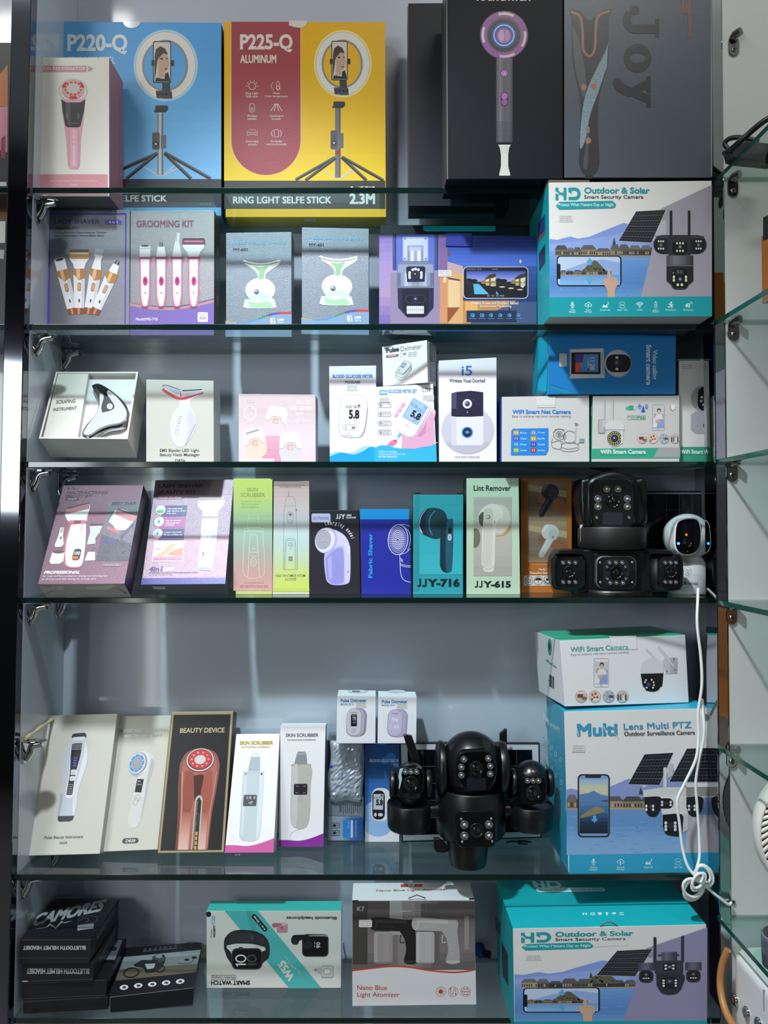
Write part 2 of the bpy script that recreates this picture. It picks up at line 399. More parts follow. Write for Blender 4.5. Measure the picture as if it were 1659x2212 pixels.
BORD = ['topmost', 'second', 'third', 'fourth', 'fifth', 'lowest']
for i, ya in enumerate([381, 689, 992, 1296, 1607, 1977]):
    p = onY(1550, ya, POSTY); BAY.append(p.z)
    r = root('bay_shelf', f'{BORD[i]} green-edged glass shelf of the side bay', 'shelf', (p.x, -.3, p.z-.008))
    shelf_mesh(p.x, .798, p.x, .798, -.75, POSTY+.001, p.z-.008, p.z, {f: GLASS_EDGE_R for f in ('front', 'left')}).build('glass_pane', r, bevel=0.0008)
# brackets
def bracket_left(px, py, y, z, what):
    """hook shaped chrome support on the left panel, its arm under the glass"""
    x = xl(z); r = root('shelf_bracket', what, 'bracket', (x, y, z-.03), 'chrome shelf brackets on the white side panel')
    mb = MB()
    pts = [(x, y-.011, z-.002), (x, y+.011, z-.002), (x, y+.010, z-.030), (x, y+.005, z-.038), (x, y-.005, z-.038), (x, y-.010, z-.030)]
    mb.outline([Vector(p)+Vector((.003, 0, 0)) for p in pts], (1, 0, 0), .003, CHROME, .001)
    bp = mb.build('back_plate', r, bevel=.0004)
    MB().tube(bez([(x+.003, y, z-.032), (x+.010, y, z-.020), (x+.014, y, z-.010), (x+.030, y, z-.006)], 5), [.006]*16, CHROME, 10).build('curved_arm', r)
    MB().outline([Vector((x+.004+a, y+b, z-.0015)) for a, b in ell(.014, 0, .018, .011, 18)], (0, 0, 1), .003, CHROME, .001).build('support_pad', r)
    MB().lathe([(0, .004), (.002, .0035), (.0025, .001)], (x+.008, y, z-.026), (1, -.6, 0), M('#6b6d70', .2, metal=1), 14).build('screw', bp)
for i, (py, o) in enumerate([(418, 1), (713, 2), (1010, 3), (1303, 4), (1902, 5)]):
    zz = SHELF[o]-.0095
    bracket_left(85, py, YS+.022, zz, f'hooked chrome bracket under the front end of the {ORD[o-1]} shelf on the white side panel')
    bracket_left(145, py, 0.150, zz, f'hooked chrome bracket under the rear end of the {ORD[o-1]} shelf, by the back wall')
zz = onY(60, 1598, .03).z
bracket_left(60, 1598, .034, zz, 'unused chrome bracket with dried glue strand beside the pale trimmer box')
gl = MB(); gl.tube(bez([(xl(zz)+.004, .03, zz+.002), (xl(zz)+.006, .08, zz+.006), (xl(zz)+.006, .15, zz+.010)], 8), [.003+.001*math.sin(k) for k in range(17)], M('#b9ae86', .3), 7)
tag(gl.build('glue_strand', None), 'yellowed dried glue strand on the side panel behind the unused bracket', 'glue')
def bracket_right(px, py, what):
    p = onY(px, py, POSTY); r = root('shelf_bracket', what, 'bracket', (p.x, p.y, p.z-.03), 'screwed shelf brackets of the side bay')
    q = Vector((p.x, POSTY+.002, p.z)); D = M('#8c8d8c', .18, metal=1.0)
    bp = MB().outline([q + Vector((a, -.003, -b)) for a, b in rr(-.008, -.004, .008, .026, .008)[::-1]], (0, -1, 0), .003, D, .001).build('back_plate', r)
    MB().tube([q+Vector((-.002, -.003, .000)), q+Vector((0, -.007, .004)), q+Vector((.005, -.015, .005))], [.0065, .0065, .006], D, 12).build('support_tab', r)
    MB().lathe([(0, .0045), (.0015, .004), (.002, .001)], q+Vector((0, -.003, -.016)), (0, -1, 0), M('#9b9c9a', .25, metal=1), 16).build('screw', bp)
    MB().box(q+Vector((-.003, -.0057, -.0165)), q+Vector((.003, -.0050, -.0155)), M('#1d1d1c')).box(q+Vector((-.0005, -.0057, -.019)), q+Vector((.0005, -.0050, -.013)), M('#1d1d1c')).build('screw_slot', bp)
for i, (px, py) in enumerate([(1585, 85), (1583, 390), (1584, 700), (1581, 1004), (1580, 1312), (1580, 1622)]):
    w = ['above the black coiled cable', 'level with the topmost side shelf', 'level with the second side shelf', 'level with the third side shelf', 'level with the fourth side shelf', 'under the fifth side shelf'][i]
    bracket_right(px, py, f'small steel bracket with crosshead screw {w} on the end panel')
# ================================================================== cartons on the topmost shelf
TEAL, TEALD, WHITE = '#17a3ad', '#0f8f99', '#e4e3df'
A1 = crop(0, 0, 3.318); A2 = crop(460, 0, 3.95); A3 = crop(840, 0, 3.95); A4 = crop(1200, 0, 3.614)
def ring_stand(a, cx, cy, rx, ry, s, face):
    """ring lamp on a tripod: cx,cy ring centre, s = scale of the crop"""
    a.part('print')
    for k in range(5): a.ring(cx, cy, rx*(1.07-.012*k), ry*(1.07-.012*k), rx*.05, mixh(face, '#ffffff', .12*(k+1)))
    a.ring(cx, cy, rx, ry, rx*.27, '#e9e6df'); a.ring(cx-rx*.02, cy+ry*.01, rx*.76, ry*.76, rx*.07, '#8d8f92')
    a.ring(cx, cy, rx*1.005, ry*1.005, rx*.02, '#b3b0aa')
    x0 = cx - rx*.42
    a.rr(x0, cy-ry*.72, x0+rx*.60, cy+ry*.52, rx*.06, '#2c2d30'); a.rr(x0+rx*.03, cy-ry*.69, x0+rx*.57, cy+ry*.49, rx*.05, '#d9d3c9')
    a.poly([(x0+rx*(.04+p), cy+ry*q) for p, q in [(0, .48), (.02, -.30), (.06, -.48), (.20, -.57), (.36, -.50), (.44, -.36), (.30, -.44), (.16, -.30), (.10, -.1), (.06, .2)]], '#4d4037')
    a.poly([(x0+rx*(.04+p), cy+ry*q) for p, q in [(.12, -.30), (.24, -.46), (.40, -.42), (.47, -.20), (.50, -.04), (.44, .12), (.34, .22), (.34, .34), (.12, .38), (.14, .1)]], '#c9a98e')
    a.poly([(x0+rx*(.04+p), cy+ry*q) for p, q in [(.24, -.46), (.40, -.42), (.45, -.32), (.30, -.36), (.14, -.20), (.1, -.33)]], '#4d4037')
    a.ell(x0+rx*.28, cy-ry*.20, rx*.05, ry*.025, '#2a2522'); a.ell(x0+rx*.46, cy-ry*.20, rx*.03, ry*.02, '#2a2522'); a.ell(x0+rx*.43, cy+ry*.10, rx*.055, ry*.022, '#8d4340')
    a.poly([(x0+rx*(.04+p), cy+ry*q) for p, q in [(.02, .48), (.06, .36), (.34, .40), (.36, .24), (.46, .20), (.52, .40), (.52, .48)]], '#2a2a2d')
    for sx in (-.05, .60): a.rr(x0+rx*sx, cy-ry*.16, x0+rx*(sx+.10), cy+ry*.02, rx*.03, '#333438')
    a.poly([(x0+rx*.30, cy+ry*.52), (x0+rx*.56, cy+ry*.52), (x0+rx*.58, cy+ry*.98), (x0+rx*.32, cy+ry*.98)], '#3c3d40')
    a.poly([(cx-rx*.33, cy+ry*.74), (cx+rx*.20, cy+ry*.76), (cx+rx*.22, cy+ry*.98), (cx-rx*.30, cy+ry*.96)], '#4a4b4f')
    for k in range(4): a.ell(cx-rx*(.26-.14*k), cy+ry*.85, rx*.045, ry*.045, '#222326')
def tripod(a, cx, y0, y1, w, s, col='#b9bcc0', legs=(), red=False):
    a.rr(cx-w*1.6, y0-w*2.0, cx+w*2.6, y0-w*.1, w*.6, '#34353a'); a.rr(cx-w*2, y0-w*.4, cx+w*2, y0+w*.3, w*.3, '#2b2c30')
    a.grad(cx-w, y0+w*.3, cx+w, y1, ['#6e7176', col, '#54575b'], 5, True)
    a.rr(cx-w*2.6, y0+(y1-y0)*.33, cx-w*.1, y0+(y1-y0)*.60, w*.6, '#5a5c60'); a.ell(cx-w*1.4, y0+(y1-y0)*.51, w*.9, w*.9, '#2b2c2f'); a.ell(cx-w*1.4, y0+(y1-y0)*.51, w*.4, w*.4, '#c9c9c9')
    a.rect(cx+w*.2, y0+(y1-y0)*.37, cx+w*2, y0+(y1-y0)*.58, '#6f7175')
    if red: a.rr(cx-w*.7, y0+(y1-y0)*.62, cx+w*1.0, y0+(y1-y0)*.67, 3, '#b3262c')
    for (x, y, x2, y2) in legs: a.line([(x, y), (x2, y2)], w*1.1, '#2e2f33'); a.line([(x, y-w*.3), (x2, y2-w*.3)], w*.25, '#77797e')
BOX = {}
def S(i): return SHELF[i]
# --- blue ring lamp carton
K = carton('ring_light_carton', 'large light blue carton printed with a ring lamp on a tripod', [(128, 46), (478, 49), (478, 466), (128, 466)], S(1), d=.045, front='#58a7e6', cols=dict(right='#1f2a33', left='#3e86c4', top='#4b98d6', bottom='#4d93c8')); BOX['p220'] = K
a = face_art(K, fx=A1); a.grad(428, 300, 1586, 1284, ['#58a7e6', '#6bb6ee', '#80c4f4'], 12)
a.rect(428, 1284, 1586, 1488, '#33393e'); a.rect(428, 1488, 1586, 1546, '#5cb2ea')
ring_stand(a, 1188, 470, 217, 243, 3.318, '#7cc0f2')
a.line([(1030, 1195), (1140, 1262), (1165, 1262), (1305, 1190)], 9, '#c9ccd0'); a.line([(1165, 1262), (1250, 1190)], 8, '#c9ccd0')
tripod(a, 1148, 800, 1256, 22, 3.318, '#d5d8da', [(1128, 1100, 700, 1290), (1128, 1100, 905, 1282), (1180, 1100, 1370, 1282), (1180, 1095, 1510, 1282)])
a.T('P220-Q', 484, 246, 914, 390, '#e8eef2', .035); a.T('STAINLESS STEEL', 486, 408, 826, 458, '#dfeaf2', .02)
a.T('RING LGHT SELFE STICK', 470, 1400, 1195, 1446, '#e9ece9', .03); a.T('V1.11-2.1 M', 1430, 1458, 1512, 1468, '#b9bdbd')
a.part('sealing_tape'); a.poly(ell(945, 158, 62, 44, n=18, a0=0, a1=180), M('#cfdde6', .12, coat=.6)); a.done()
# --- yellow ring lamp carton
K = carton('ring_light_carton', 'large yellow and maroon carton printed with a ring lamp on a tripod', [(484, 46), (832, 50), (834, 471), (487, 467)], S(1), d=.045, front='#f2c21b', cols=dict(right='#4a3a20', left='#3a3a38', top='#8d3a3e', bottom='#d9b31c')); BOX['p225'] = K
a = face_art(K, fx=A2); a.grad(95, 190, 1470, 1546, ['#eeb41c', '#f2c01c', '#f6d523'], 12)
a.poly([(152, 186), (748, 188)] + [(748, 1200)] + ell(453, 1200, 296, 296, n=24, a0=0, a1=180)[1:], '#a84a52'); 
a.line([(748, 190), (750, 1200)] + ell(453, 1200, 297, 297, n=24, a0=0, a1=180)[1:] + [(154, 190)], 5, '#f3c58a')
a.rect(97, 1542, 1470, 1782, '#3a3b36')
ring_stand(a, 1108, 545, 232, 272, 3.95, '#f7cf3a')
a.line([(935, 1460), (1060, 1520), (1090, 1520), (1250, 1445)], 9, '#c9ccd0'); a.line([(1090, 1520), (1185, 1445)], 8, '#d8dadc')
tripod(a, 1066, 915, 1516, 24, 3.95, '#77797d', [(1040, 1345, 705, 1535), (1045, 1350, 790, 1540), (1100, 1345, 1310, 1540), (1100, 1340, 1455, 1540)], True)
a.T('P225-Q', 232, 292, 680, 448, '#e9ddd6', .035); a.T('ALUMINUM', 233, 470, 541, 540, '#ecdfd6', .03)
ic = '#f0e2da'
a.ring(335, 735, 32, 32, 4, ic); [a.line([(335+40*math.cos(t), 735-40*math.sin(t)), (335+52*math.cos(t), 735-52*math.sin(t))], 5, ic) for t in (0, .6, 1.2, 1.94, 2.54, 3.14)]
a.frame(542, 694, 570, 768, 14, 4, ic); a.ring(556, 752, 18, 18, 4, ic); [a.line([(530+28*math.cos(t), 735-28*math.sin(t)), (530+38*math.cos(t), 735-38*math.sin(t))], 5, ic) for t in (2.2, 2.7, 3.14, 3.6, 4.1)]
a.frame(311, 882, 357, 960, 22, 4, ic); a.ring(334, 932, 12, 12, 4, ic)
a.line([(492, 950), (532, 890), (552, 890), (592, 950)], 5, ic); a.line([(522, 950), (538, 890)], 5, ic); a.line([(562, 950), (546, 890)], 5, ic); a.line([(522, 890), (562, 890)], 5, ic)
a.outl([(293, 1122), (306, 1122), (310, 1132), (360, 1132), (364, 1122), (378, 1122), (378, 1158), (364, 1158), (360, 1148), (310, 1148), (306, 1158), (293, 1158)], 4, ic); a.line([(305, 1108), (367, 1108)], 3, ic)
a.frame(522, 1106, 562, 1172, 6, 4, ic); a.ring(500, 1140, 0, 0, 0, ic); a.line(ell(542, 1140, 42, 40, n=8, a0=135, a1=225), 5, ic); a.line(ell(542, 1140, 42, 40, n=8, a0=-45, a1=45), 5, ic)
for t, x0, y0, x1, y1 in [('Ring Light', 281, 788, 387, 812), ('Selfe stick', 281, 814, 387, 833), ('Three', 511, 788, 571, 806), ('Color temperature', 443, 814, 638, 836), ('Wireless', 290, 981, 378, 1000), ('camera', 296, 1010, 372, 1025), ('Quadruped', 483, 981, 600, 1005), ('bracket', 503, 1006, 580, 1025), ('Extra long', 284, 1198, 388, 1222), ('stretch', 300, 1224, 372, 1243), ('Vertically', 493, 1198, 592, 1222), ('and horizontally', 457, 1224, 630, 1246)]: a.T(t, x0, y0, x1, y1, ic, .012)
a.T('RING LGHT SELFE STICK', 172, 1678, 1010, 1738, '#e4e9e2', .03); a.T('2.3M', 1165, 1652, 1383, 1744, '#e4e9e2', .04); a.T('1.7M', 1175, 1592, 1380, 1606, '#cfd4cd', .04)
a.part('sealing_tape'); a.poly([(655, 175), (800, 180), (805, 200), (770, 240), (700, 236), (645, 215)], M('#e9ddd8', .12, coat=.6)); a.done()
b = face_art(K, 'bottom', fx=A2); b.line([(105, 1850), (320, 1910), (230, 1960)], 3, '#8f7714'); b.line([(1475, 1850), (1290, 1905), (1400, 1950)], 3, '#8f7714'); b.part('barcode_label').rect(780, 1865, 880, 1885, '#c9c7b8'); b.done()
# --- pink and white device carton in front of the blue one
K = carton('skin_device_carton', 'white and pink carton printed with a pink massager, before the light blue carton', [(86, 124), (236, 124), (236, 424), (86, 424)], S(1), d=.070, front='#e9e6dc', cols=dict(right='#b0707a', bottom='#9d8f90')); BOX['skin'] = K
a = face_art(K, fx=A1); P = '#cf8f96'
a.rect(286, 472, 620, 516, P); a.poly([(632, 470), (670, 493), (632, 516)], '#b9a29d'); a.rect(286, 1250, 772, 1402, '#d9959d')
a.part('device_print')
a.ell(525, 650, 105, 88, '#cfcac8'); a.ell(525, 648, 92, 78, '#e7e2df'); a.ell(525, 642, 84, 72, '#c2403f'); a.ring(525, 640, 84, 70, 24, '#d8aba5')
for k in range(3): a.poly(ell(525, 640, 84, 70, 8, 70+120*k, 110+120*k) + ell(525, 640, 60, 50, 8, 70+120*k, 110+120*k)[::-1], '#c7332f')
a.ring(525, 634, 62, 50, 12, '#d13a36'); a.ell(525, 634, 48, 38, '#cfc8c5')
for k in range(12): a.ell(525+55*math.cos(k*.524), 634+44*math.sin(k*.524), 5, 4, '#ffd9cf')
a.poly([(440, 712), (612, 712), (604, 800), (580, 1000), (572, 1190), (560, 1212), (500, 1212), (488, 1190), (474, 1000), (448, 800)], '#e2a7b6')
a.grad(488, 930, 572, 1190, ['#d893a5', '#f1c9d2', '#d493a5'], 5, True)
a.poly([(440, 712), (475, 735), (576, 735), (612, 712), (602, 800), (578, 905), (560, 914), (490, 914), (470, 905), (448, 800)], '#2a2a2e')
a.poly([(478, 740), (505, 740), (505, 900), (492, 900), (470, 800)], '#50525a')
for r in (14, 24): a.line(ell(498, 834, r, r*1.1, n=6, a0=120, a1=240), 3, '#8b8d93'); a.line(ell(545, 834, r, r*1.1, n=6, a0=-60, a1=60), 3, '#8b8d93')
a.line([(486, 884), (566, 884)], 3, '#8b8d93')
for y in (960, 1000, 1035): a.ring(528, y, 9, 9, 2, '#b97f8d')
a.T('SKIN REJUVENATOR', 294, 480, 612, 512, '#f3eee8', .008); a.T('SKIN REJUVENATION INSTRUMENT', 358, 1292, 698, 1310, '#efd9d8'); a.T('D868', 504, 1317, 552, 1334, '#efd9d8'); a.done()
b = face_art(K, 'right', fx=A1); b.T('EMS LED BEAUTY MASSAGE INSTRUMENT', 832, 690, 842, 1240, '#d6a3aa', rot=90); b.done()
# --- black carton, hair dryer carton, curling iron carton
K = carton('black_carton', 'plain black carton behind the hair dryer carton', [(882, 7), (1100, 5), (1100, 445), (884, 445)], S(1), d=.055, front=M('#2b2e32', .5, bump=.06, bscale=260, spec=.25), cols=dict(left='#2e3236', top='#1d1f22')); BOX['black'] = K
a = face_art(K, fx=A3, mk=lambda h: M(h, .5)); a.line([(320, 1550), (450, 1420)], 2, '#474a4d'); a.line([(160, 60), (168, 1600)], 4, '#3d4145'); a.done()
K = carton('hair_dryer_carton', 'black carton printed with a purple hair dryer', [(962, -46), (1216, -46), (1216, 386), (964, 387)], S(1), d=.075, front=M('#10141c', .5, bump=.05, bscale=260, spec=.2), cols=dict(left='#3a3d40', right='#0f1218', bottom='#0c0f15')); BOX['dryer'] = K
a = face_art(K, fx=A3); a.line([(494, 0), (500, 1530)], 5, '#8b8d8f'); a.part('device_print')
a.ell(982, 300, 207, 208, '#33303d'); a.ring(982, 300, 198, 200, 50, '#8b4a93')
for a0, c in ((60, '#cfa9c4'), (160, '#d9b8c9'), (-10, '#d9b8c9'), (255, '#dcc6c6')): a.poly(ell(982, 300, 192, 194, 10, a0, a0+42) + ell(982, 300, 170, 172, 10, a0, a0+42)[::-1], c)
a.ell(982, 302, 148, 150, '#4b4750'); a.ell(982, 304, 136, 138, '#141828')
for k, c in enumerate(['#18265a', '#1c3a8c', '#2a56b8']): a.ring(982, 302, 112-8*k, 114-8*k, 30, c)
a.ring(982, 302, 90, 92, 9, '#a9d4f5'); a.ell(982, 306, 68, 70, '#6d3f7a'); a.ell(982, 306, 60, 62, '#a06aa8'); a.ell(960, 306, 24, 52, '#c79cc6'); a.ell(1010, 306, 18, 48, '#b684b6')
a.grad(915, 500, 1055, 1215, ['#3b3942', '#6a6770', '#4b4850', '#55525c', '#37353d'], 10, True)
for k in range(17): a.line([(915, 1040+k*10.5), (1055, 1040+k*10.5)], 3, '#2b2930')
a.ell(985, 627, 36, 36, '#2d2433'); a.ell(985, 627, 31, 31, '#96529b'); [a.line([(985-26*math.cos(t), 627-26*math.sin(t)), (985+26*math.cos(t), 627+26*math.sin(t))], 4, '#cf9fce') for t in (0, 1.05, 2.1)]
a.rr(953, 786, 1020, 908, 34, '#27222c'); a.rr(961, 794, 1012, 850, 24, '#a35fa8'); a.ell(986, 872, 26, 28, '#8a4592'); a.line([(925, 912), (1048, 912)], 3, '#5c5963')
a.poly([(932, 1236), (1040, 1236), (1026, 1262), (1018, 1320), (1018, 1420), (1036, 1492), (1030, 1500), (944, 1500), (940, 1492), (956, 1420), (956, 1320), (946, 1262)], '#c9cabf')
for k in range(4): a.line([(944+4*k, 1256+16*k), (1030-4*k, 1256+16*k)], 3, '#a4a59c')
a.T('HAIR DRYER', 750, -44, 1210, 8, '#e3e4e6', .03); a.done()
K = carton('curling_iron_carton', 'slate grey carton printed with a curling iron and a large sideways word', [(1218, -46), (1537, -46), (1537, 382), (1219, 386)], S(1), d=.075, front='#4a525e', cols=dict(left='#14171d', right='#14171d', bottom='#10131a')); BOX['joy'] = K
a = face_art(K, fx=A4); a.rect(1212, -100, 1222, 1380, '#8d8f90'); a.part('device_print')
body = crv([(110, 80), (128, 180), (132, 480), (190, 760), (192, 1000), (182, 1240), (200, 1330), (235, 1370), (292, 1370), (330, 1320), (342, 1240), (330, 960), (345, 740), (400, 540), (415, 420), (414, 180), (434, 90), (420, 72), (350, 90), (300, 150), (250, 152), (200, 96), (150, 72)], 4)
a.poly(body, '#2e2f35')
a.poly(crv([(132, 200), (150, 500), (215, 760), (240, 640), (215, 460), (180, 300)], 4), '#55555b'); a.poly(crv([(240, 800), (232, 1150), (215, 1290), (250, 1300), (260, 1000)], 4), '#4b4c52')
a.poly(crv([(412, 330), (380, 420), (310, 560), (240, 720), (205, 900), (190, 1150), (230, 1100), (270, 900), (340, 700), (400, 520)], 4), M('#7d97a2', .18, coat=.7, bump=.6, bscale=700))
a.line(crv([(118, 92), (190, 130), (212, 260), (215, 380), (262, 440), (306, 380), (316, 200), (340, 120), (425, 86)], 6), 18, '#9b6a55')
a.poly(crv([(215, 120), (232, 380), (262, 420), (292, 380), (300, 140), (285, 165), (245, 165)], 4), '#1d1e24')
for x, y, r in ((221, 680, 22), (298, 677, 22), (256, 1098, 22)): a.ell(x, y, r, r*1.15, '#a8705c')
a.rr(247, 990, 266, 1042, 8, '#a8705c'); a.poly([(230, 1370), (292, 1370), (290, 1395), (232, 1395)], '#23242a')
ink = '#1b1f29'; a.part('lettering')
a.rect(776, 148, 810, 292, ink); a.rect(600, 190, 780, 262, ink); a.line(ell(612, 160, 56, 66, n=14, a0=90, a1=235), 62, ink); a.ell(616, 82, 38, 36, ink)
a.loop(ell(640, 455, 108, 112, 36), ell(640, 452, 62, 38, 36), ink)
a.rect(708, 597, 742, 722, ink); a.rect(708, 735, 742, 840, ink)
a.poly([(742, 752), (742, 820), (575, 745), (500, 700), (520, 650)], ink); a.poly([(722, 618), (722, 690), (560, 760), (540, 712)], ink); a.line(crv([(560, 725), (500, 690), (480, 655)], 5), 56, ink); a.ell(482, 645, 36, 34, ink)
a.rect(1035, -100, 1055, 290, '#74513f'); a.rect(985, 0, 1000, 105, '#74513f'); a.rect(1000, 40, 1035, 108, '#6a4c3d'); a.done()
# ================================================================== cartons on the second shelf
A5 = crop(0, 420, 3.456); A6 = crop(460, 460, 4.366); A7 = crop(800, 440, 4.1475); A8 = crop(1150, 370, 4.046)
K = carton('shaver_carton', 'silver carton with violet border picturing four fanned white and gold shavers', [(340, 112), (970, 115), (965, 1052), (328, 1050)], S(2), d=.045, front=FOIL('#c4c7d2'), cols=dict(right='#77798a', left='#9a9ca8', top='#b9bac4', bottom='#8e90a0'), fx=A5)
a = face_art(K, fx=A5); V = '#5a4bb0'
a.loop([(355, 135), (945, 138), (938, 1005), (355, 1005)], [(372, 150), (934, 153), (928, 1000), (372, 1000)], V)
a.rr(780, 190, 910, 224, 17, '#6a5cc0'); a.T('4 in 1', 812, 197, 878, 217, '#e4e2f0', .02)
a.T('LADY SHAVER', 406, 186, 746, 220, '#4d4a78', .03); a.T('Model:MG-7711', 406, 241, 587, 262, '#35343f', .025, .15)
a.T('Rechargeable Lady Shaver/Eyebrow Trimmer/', 406, 277, 800, 294, '#4c4b58', .012, .15); a.T('Nose Trimmer/Beard Trimmer&Body Shaver', 406, 300, 780, 318, '#4c4b58', .012, .15)
a.part('device_print')
def shaver4(cx, cy, ang, head):
    R = lambda pts: rot2([(cx+x, cy+y) for x, y in pts], cx, cy, ang)
    a.poly(R([(-44, -150), (44, -150), (36, 130), (-36, 130)]), '#e9e9ea'); a.poly(R([(14, -140), (40, -140), (33, 130), (18, 130)]), '#d3d3d8')
    a.poly(R([(-45, -168), (45, -168), (45, -95), (0, -78), (-45, -125)]), '#b98048'); a.poly(R([(-20, -168), (5, -168), (5, -85), (-20, -100)]), '#e6bf8c'); a.rect(0, 0, 0, 0, '#b98048')
    a.poly(R([(-36, 128), (36, 128), (33, 175), (-33, 175)]), '#8a4a2a'); a.poly(R([(-12, 128), (6, 128), (4, 175), (-12, 175)]), '#c98a5c')
    a.poly(R(rr(-14, -62, 14, 4, 13)), '#b98048'); [a.poly(R([(-10, -50+9*k), (10, -50+9*k), (10, -46+9*k), (-10, -46+9*k)]), '#e8c9a2') for k in range(5)]
    a.poly(R(rr(-5, 60, 5, 86, 4)), '#26262a')
    if head == 0: a.poly(R([(-40, -165), (40, -165), (40, -245), (-40, -245)]), '#eeeeee'); a.poly(R(ell(0, -245, 40, 14)), '#d9d9d9'); a.poly(R(ell(0, -246, 32, 10)), '#3a3a3e')
    if head == 1: a.poly(R([(-38, -165), (38, -165), (46, -200), (70, -235), (74, -262), (-74, -262), (-70, -235), (-46, -200)]), '#f0f0f0'); a.poly(R([(-76, -300), (76, -300), (80, -255), (60, -238), (-60, -238), (-80, -255)]), '#c89a5e'); a.poly(R([(-72, -308), (72, -308), (72, -288), (-72, -288)]), '#56565c'); a.poly(R([(-66, -286), (66, -286), (66, -272), (-66, -272)]), '#ecd3a0')
    if head == 2: a.poly(R([(-36, -165), (36, -165), (24, -235), (30, -262), (-22, -262), (-24, -235)]), '#ededee'); [a.poly(R([(-30+9*k, -316), (-25+9*k, -316), (-25+9*k, -262), (-30+9*k, -262)]), '#cfcfd2') for k in range(7)]; a.poly(R([(-32, -275), (34, -275), (34, -258), (-32, -258)]), '#e2e2e4')
    if head == 3: a.poly(R([(-34, -165), (34, -165), (24, -230), (-24, -230)]), '#f0f0f0'); a.poly(R([(-16, -230), (16, -230), (14, -262), (-14, -262)]), '#55565c'); a.poly(R([(-4, -230), (4, -230), (3, -260), (-3, -260)]), '#a4a5aa')
shaver4(505, 725, -14, 0); shaver4(592, 720, 0, 1); shaver4(690, 722, 10, 2); shaver4(775, 735, 24, 3); a.done()
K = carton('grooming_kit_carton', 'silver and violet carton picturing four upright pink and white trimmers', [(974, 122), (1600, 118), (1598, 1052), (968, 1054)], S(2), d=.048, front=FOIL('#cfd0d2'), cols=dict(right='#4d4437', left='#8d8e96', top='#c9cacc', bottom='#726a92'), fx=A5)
a = face_art(K, fx=A5); a.part('print')
a.poly([(968, 806)] + crv([(968, 806), (1120, 828), (1300, 832), (1460, 810), (1597, 776)], 6) + [(1597, 1050), (968, 1050)], '#4a5680')
a.poly(crv([(968, 810), (1120, 834), (1300, 842), (1460, 818), (1597, 784)], 6) + crv([(1597, 812), (1460, 842), (1300, 866), (1120, 862), (968, 835)], 6), '#b98a8a')
a.poly(crv([(968, 830), (1120, 858), (1300, 862), (1460, 838), (1597, 806)], 6) + [(1597, 1050), (968, 1050)], '#7d68ae')
a.T('GROOMING KIT', 1018, 194, 1448, 246, '#8c5a72', .03); a.T('Model:MG-718', 1015, 920, 1176, 942, '#ddd9e8', .025)
a.rr(1476, 880, 1552, 950, 8, '#dddde2'); a.T('Type-C', 1482, 892, 1544, 910, '#6b6a78', .0, .15); a.frame(1490, 916, 1538, 932, 8, 4, '#4d4c58'); a.T('CHARGING', 1478, 944, 1550, 955, '#d9d8e4', .01)
a.part('device_print')
for k, (cx, hd) in enumerate([(1083, 0), (1203, 3), (1322, 2), (1446, 1)]):
    a.poly(crv([(cx-48, 468), (cx-40, 560), (cx-42, 680), (cx-38, 780), (cx-25, 840), (cx, 858), (cx+25, 840), (cx+38, 780), (cx+42, 680), (cx+40, 560), (cx+50, 468)], 4), '#cf6f98')
    a.poly(crv([(cx-32, 480), (cx-30, 640), (cx-28, 760), (cx-12, 830), (cx, 836), (cx+12, 830), (cx+28, 760), (cx+30, 640), (cx+32, 480)], 4), '#e6e4ec')
    a.poly([(cx-48, 466), (cx+50, 466), (cx+46, 484), (cx-44, 484)], '#a84a76'); a.poly([(cx-30, 835), (cx+30, 835), (cx+14, 856), (cx-14, 856)], '#8d4668')
    a.ell(cx+2, 648, 20, 40, '#d9b3c6'); a.ell(cx+2, 648, 17, 32, '#b0407c'); a.rr(cx-5, 630, cx+9, 655, 5, '#8d2d62'); a.rr(cx-2, 728, cx+5, 746, 2, '#3f8f5a')
    if hd == 0: a.rect(cx-40, 392, cx+40, 468, '#e8e8ea'); a.ell(cx, 390, 40, 14, '#dcdcde'); a.ell(cx, 384, 30, 8, '#5c5c62'); a.rect(cx-40, 402, cx+40, 408, '#bcbcc0')
    if hd == 3: a.poly([(cx-36, 466), (cx+36, 466), (cx+26, 390), (cx-26, 390)], '#ececee'); a.rect(cx-12, 358, cx+12, 392, '#57575e'); a.rect(cx-4, 358, cx+4, 392, '#9d9da3')
    if hd == 2: a.poly([(cx-36, 466), (cx+36, 466), (cx+16, 350), (cx+22, 290), (cx-8, 284), (cx-14, 350)], '#e4e4e6'); a.poly([(cx-10, 288), (cx+4, 286), (cx-2, 350), (cx-12, 350)], '#b8b8bc')
    if hd == 1: a.poly([(cx-38, 466), (cx+38, 466), (cx+50, 430), (cx+76, 400), (cx+84, 372), (cx-84, 372), (cx-76, 400), (cx-50, 430)], '#e9e9ec'); a.poly([(cx-84, 332), (cx+84, 332), (cx+88, 376), (cx-88, 376)], '#8d4a68'); a.rect(cx-78, 328, cx+78, 338, '#50404a'); a.rect(cx-70, 346, cx+70, 356, '#c992ae')
a.done()
b = face_art(K, 'right', fx=A5); b.part('print'); [b.ell(1622, y, 8, 42, '#8b8270') for y in (430, 610, 790)]; b.done()
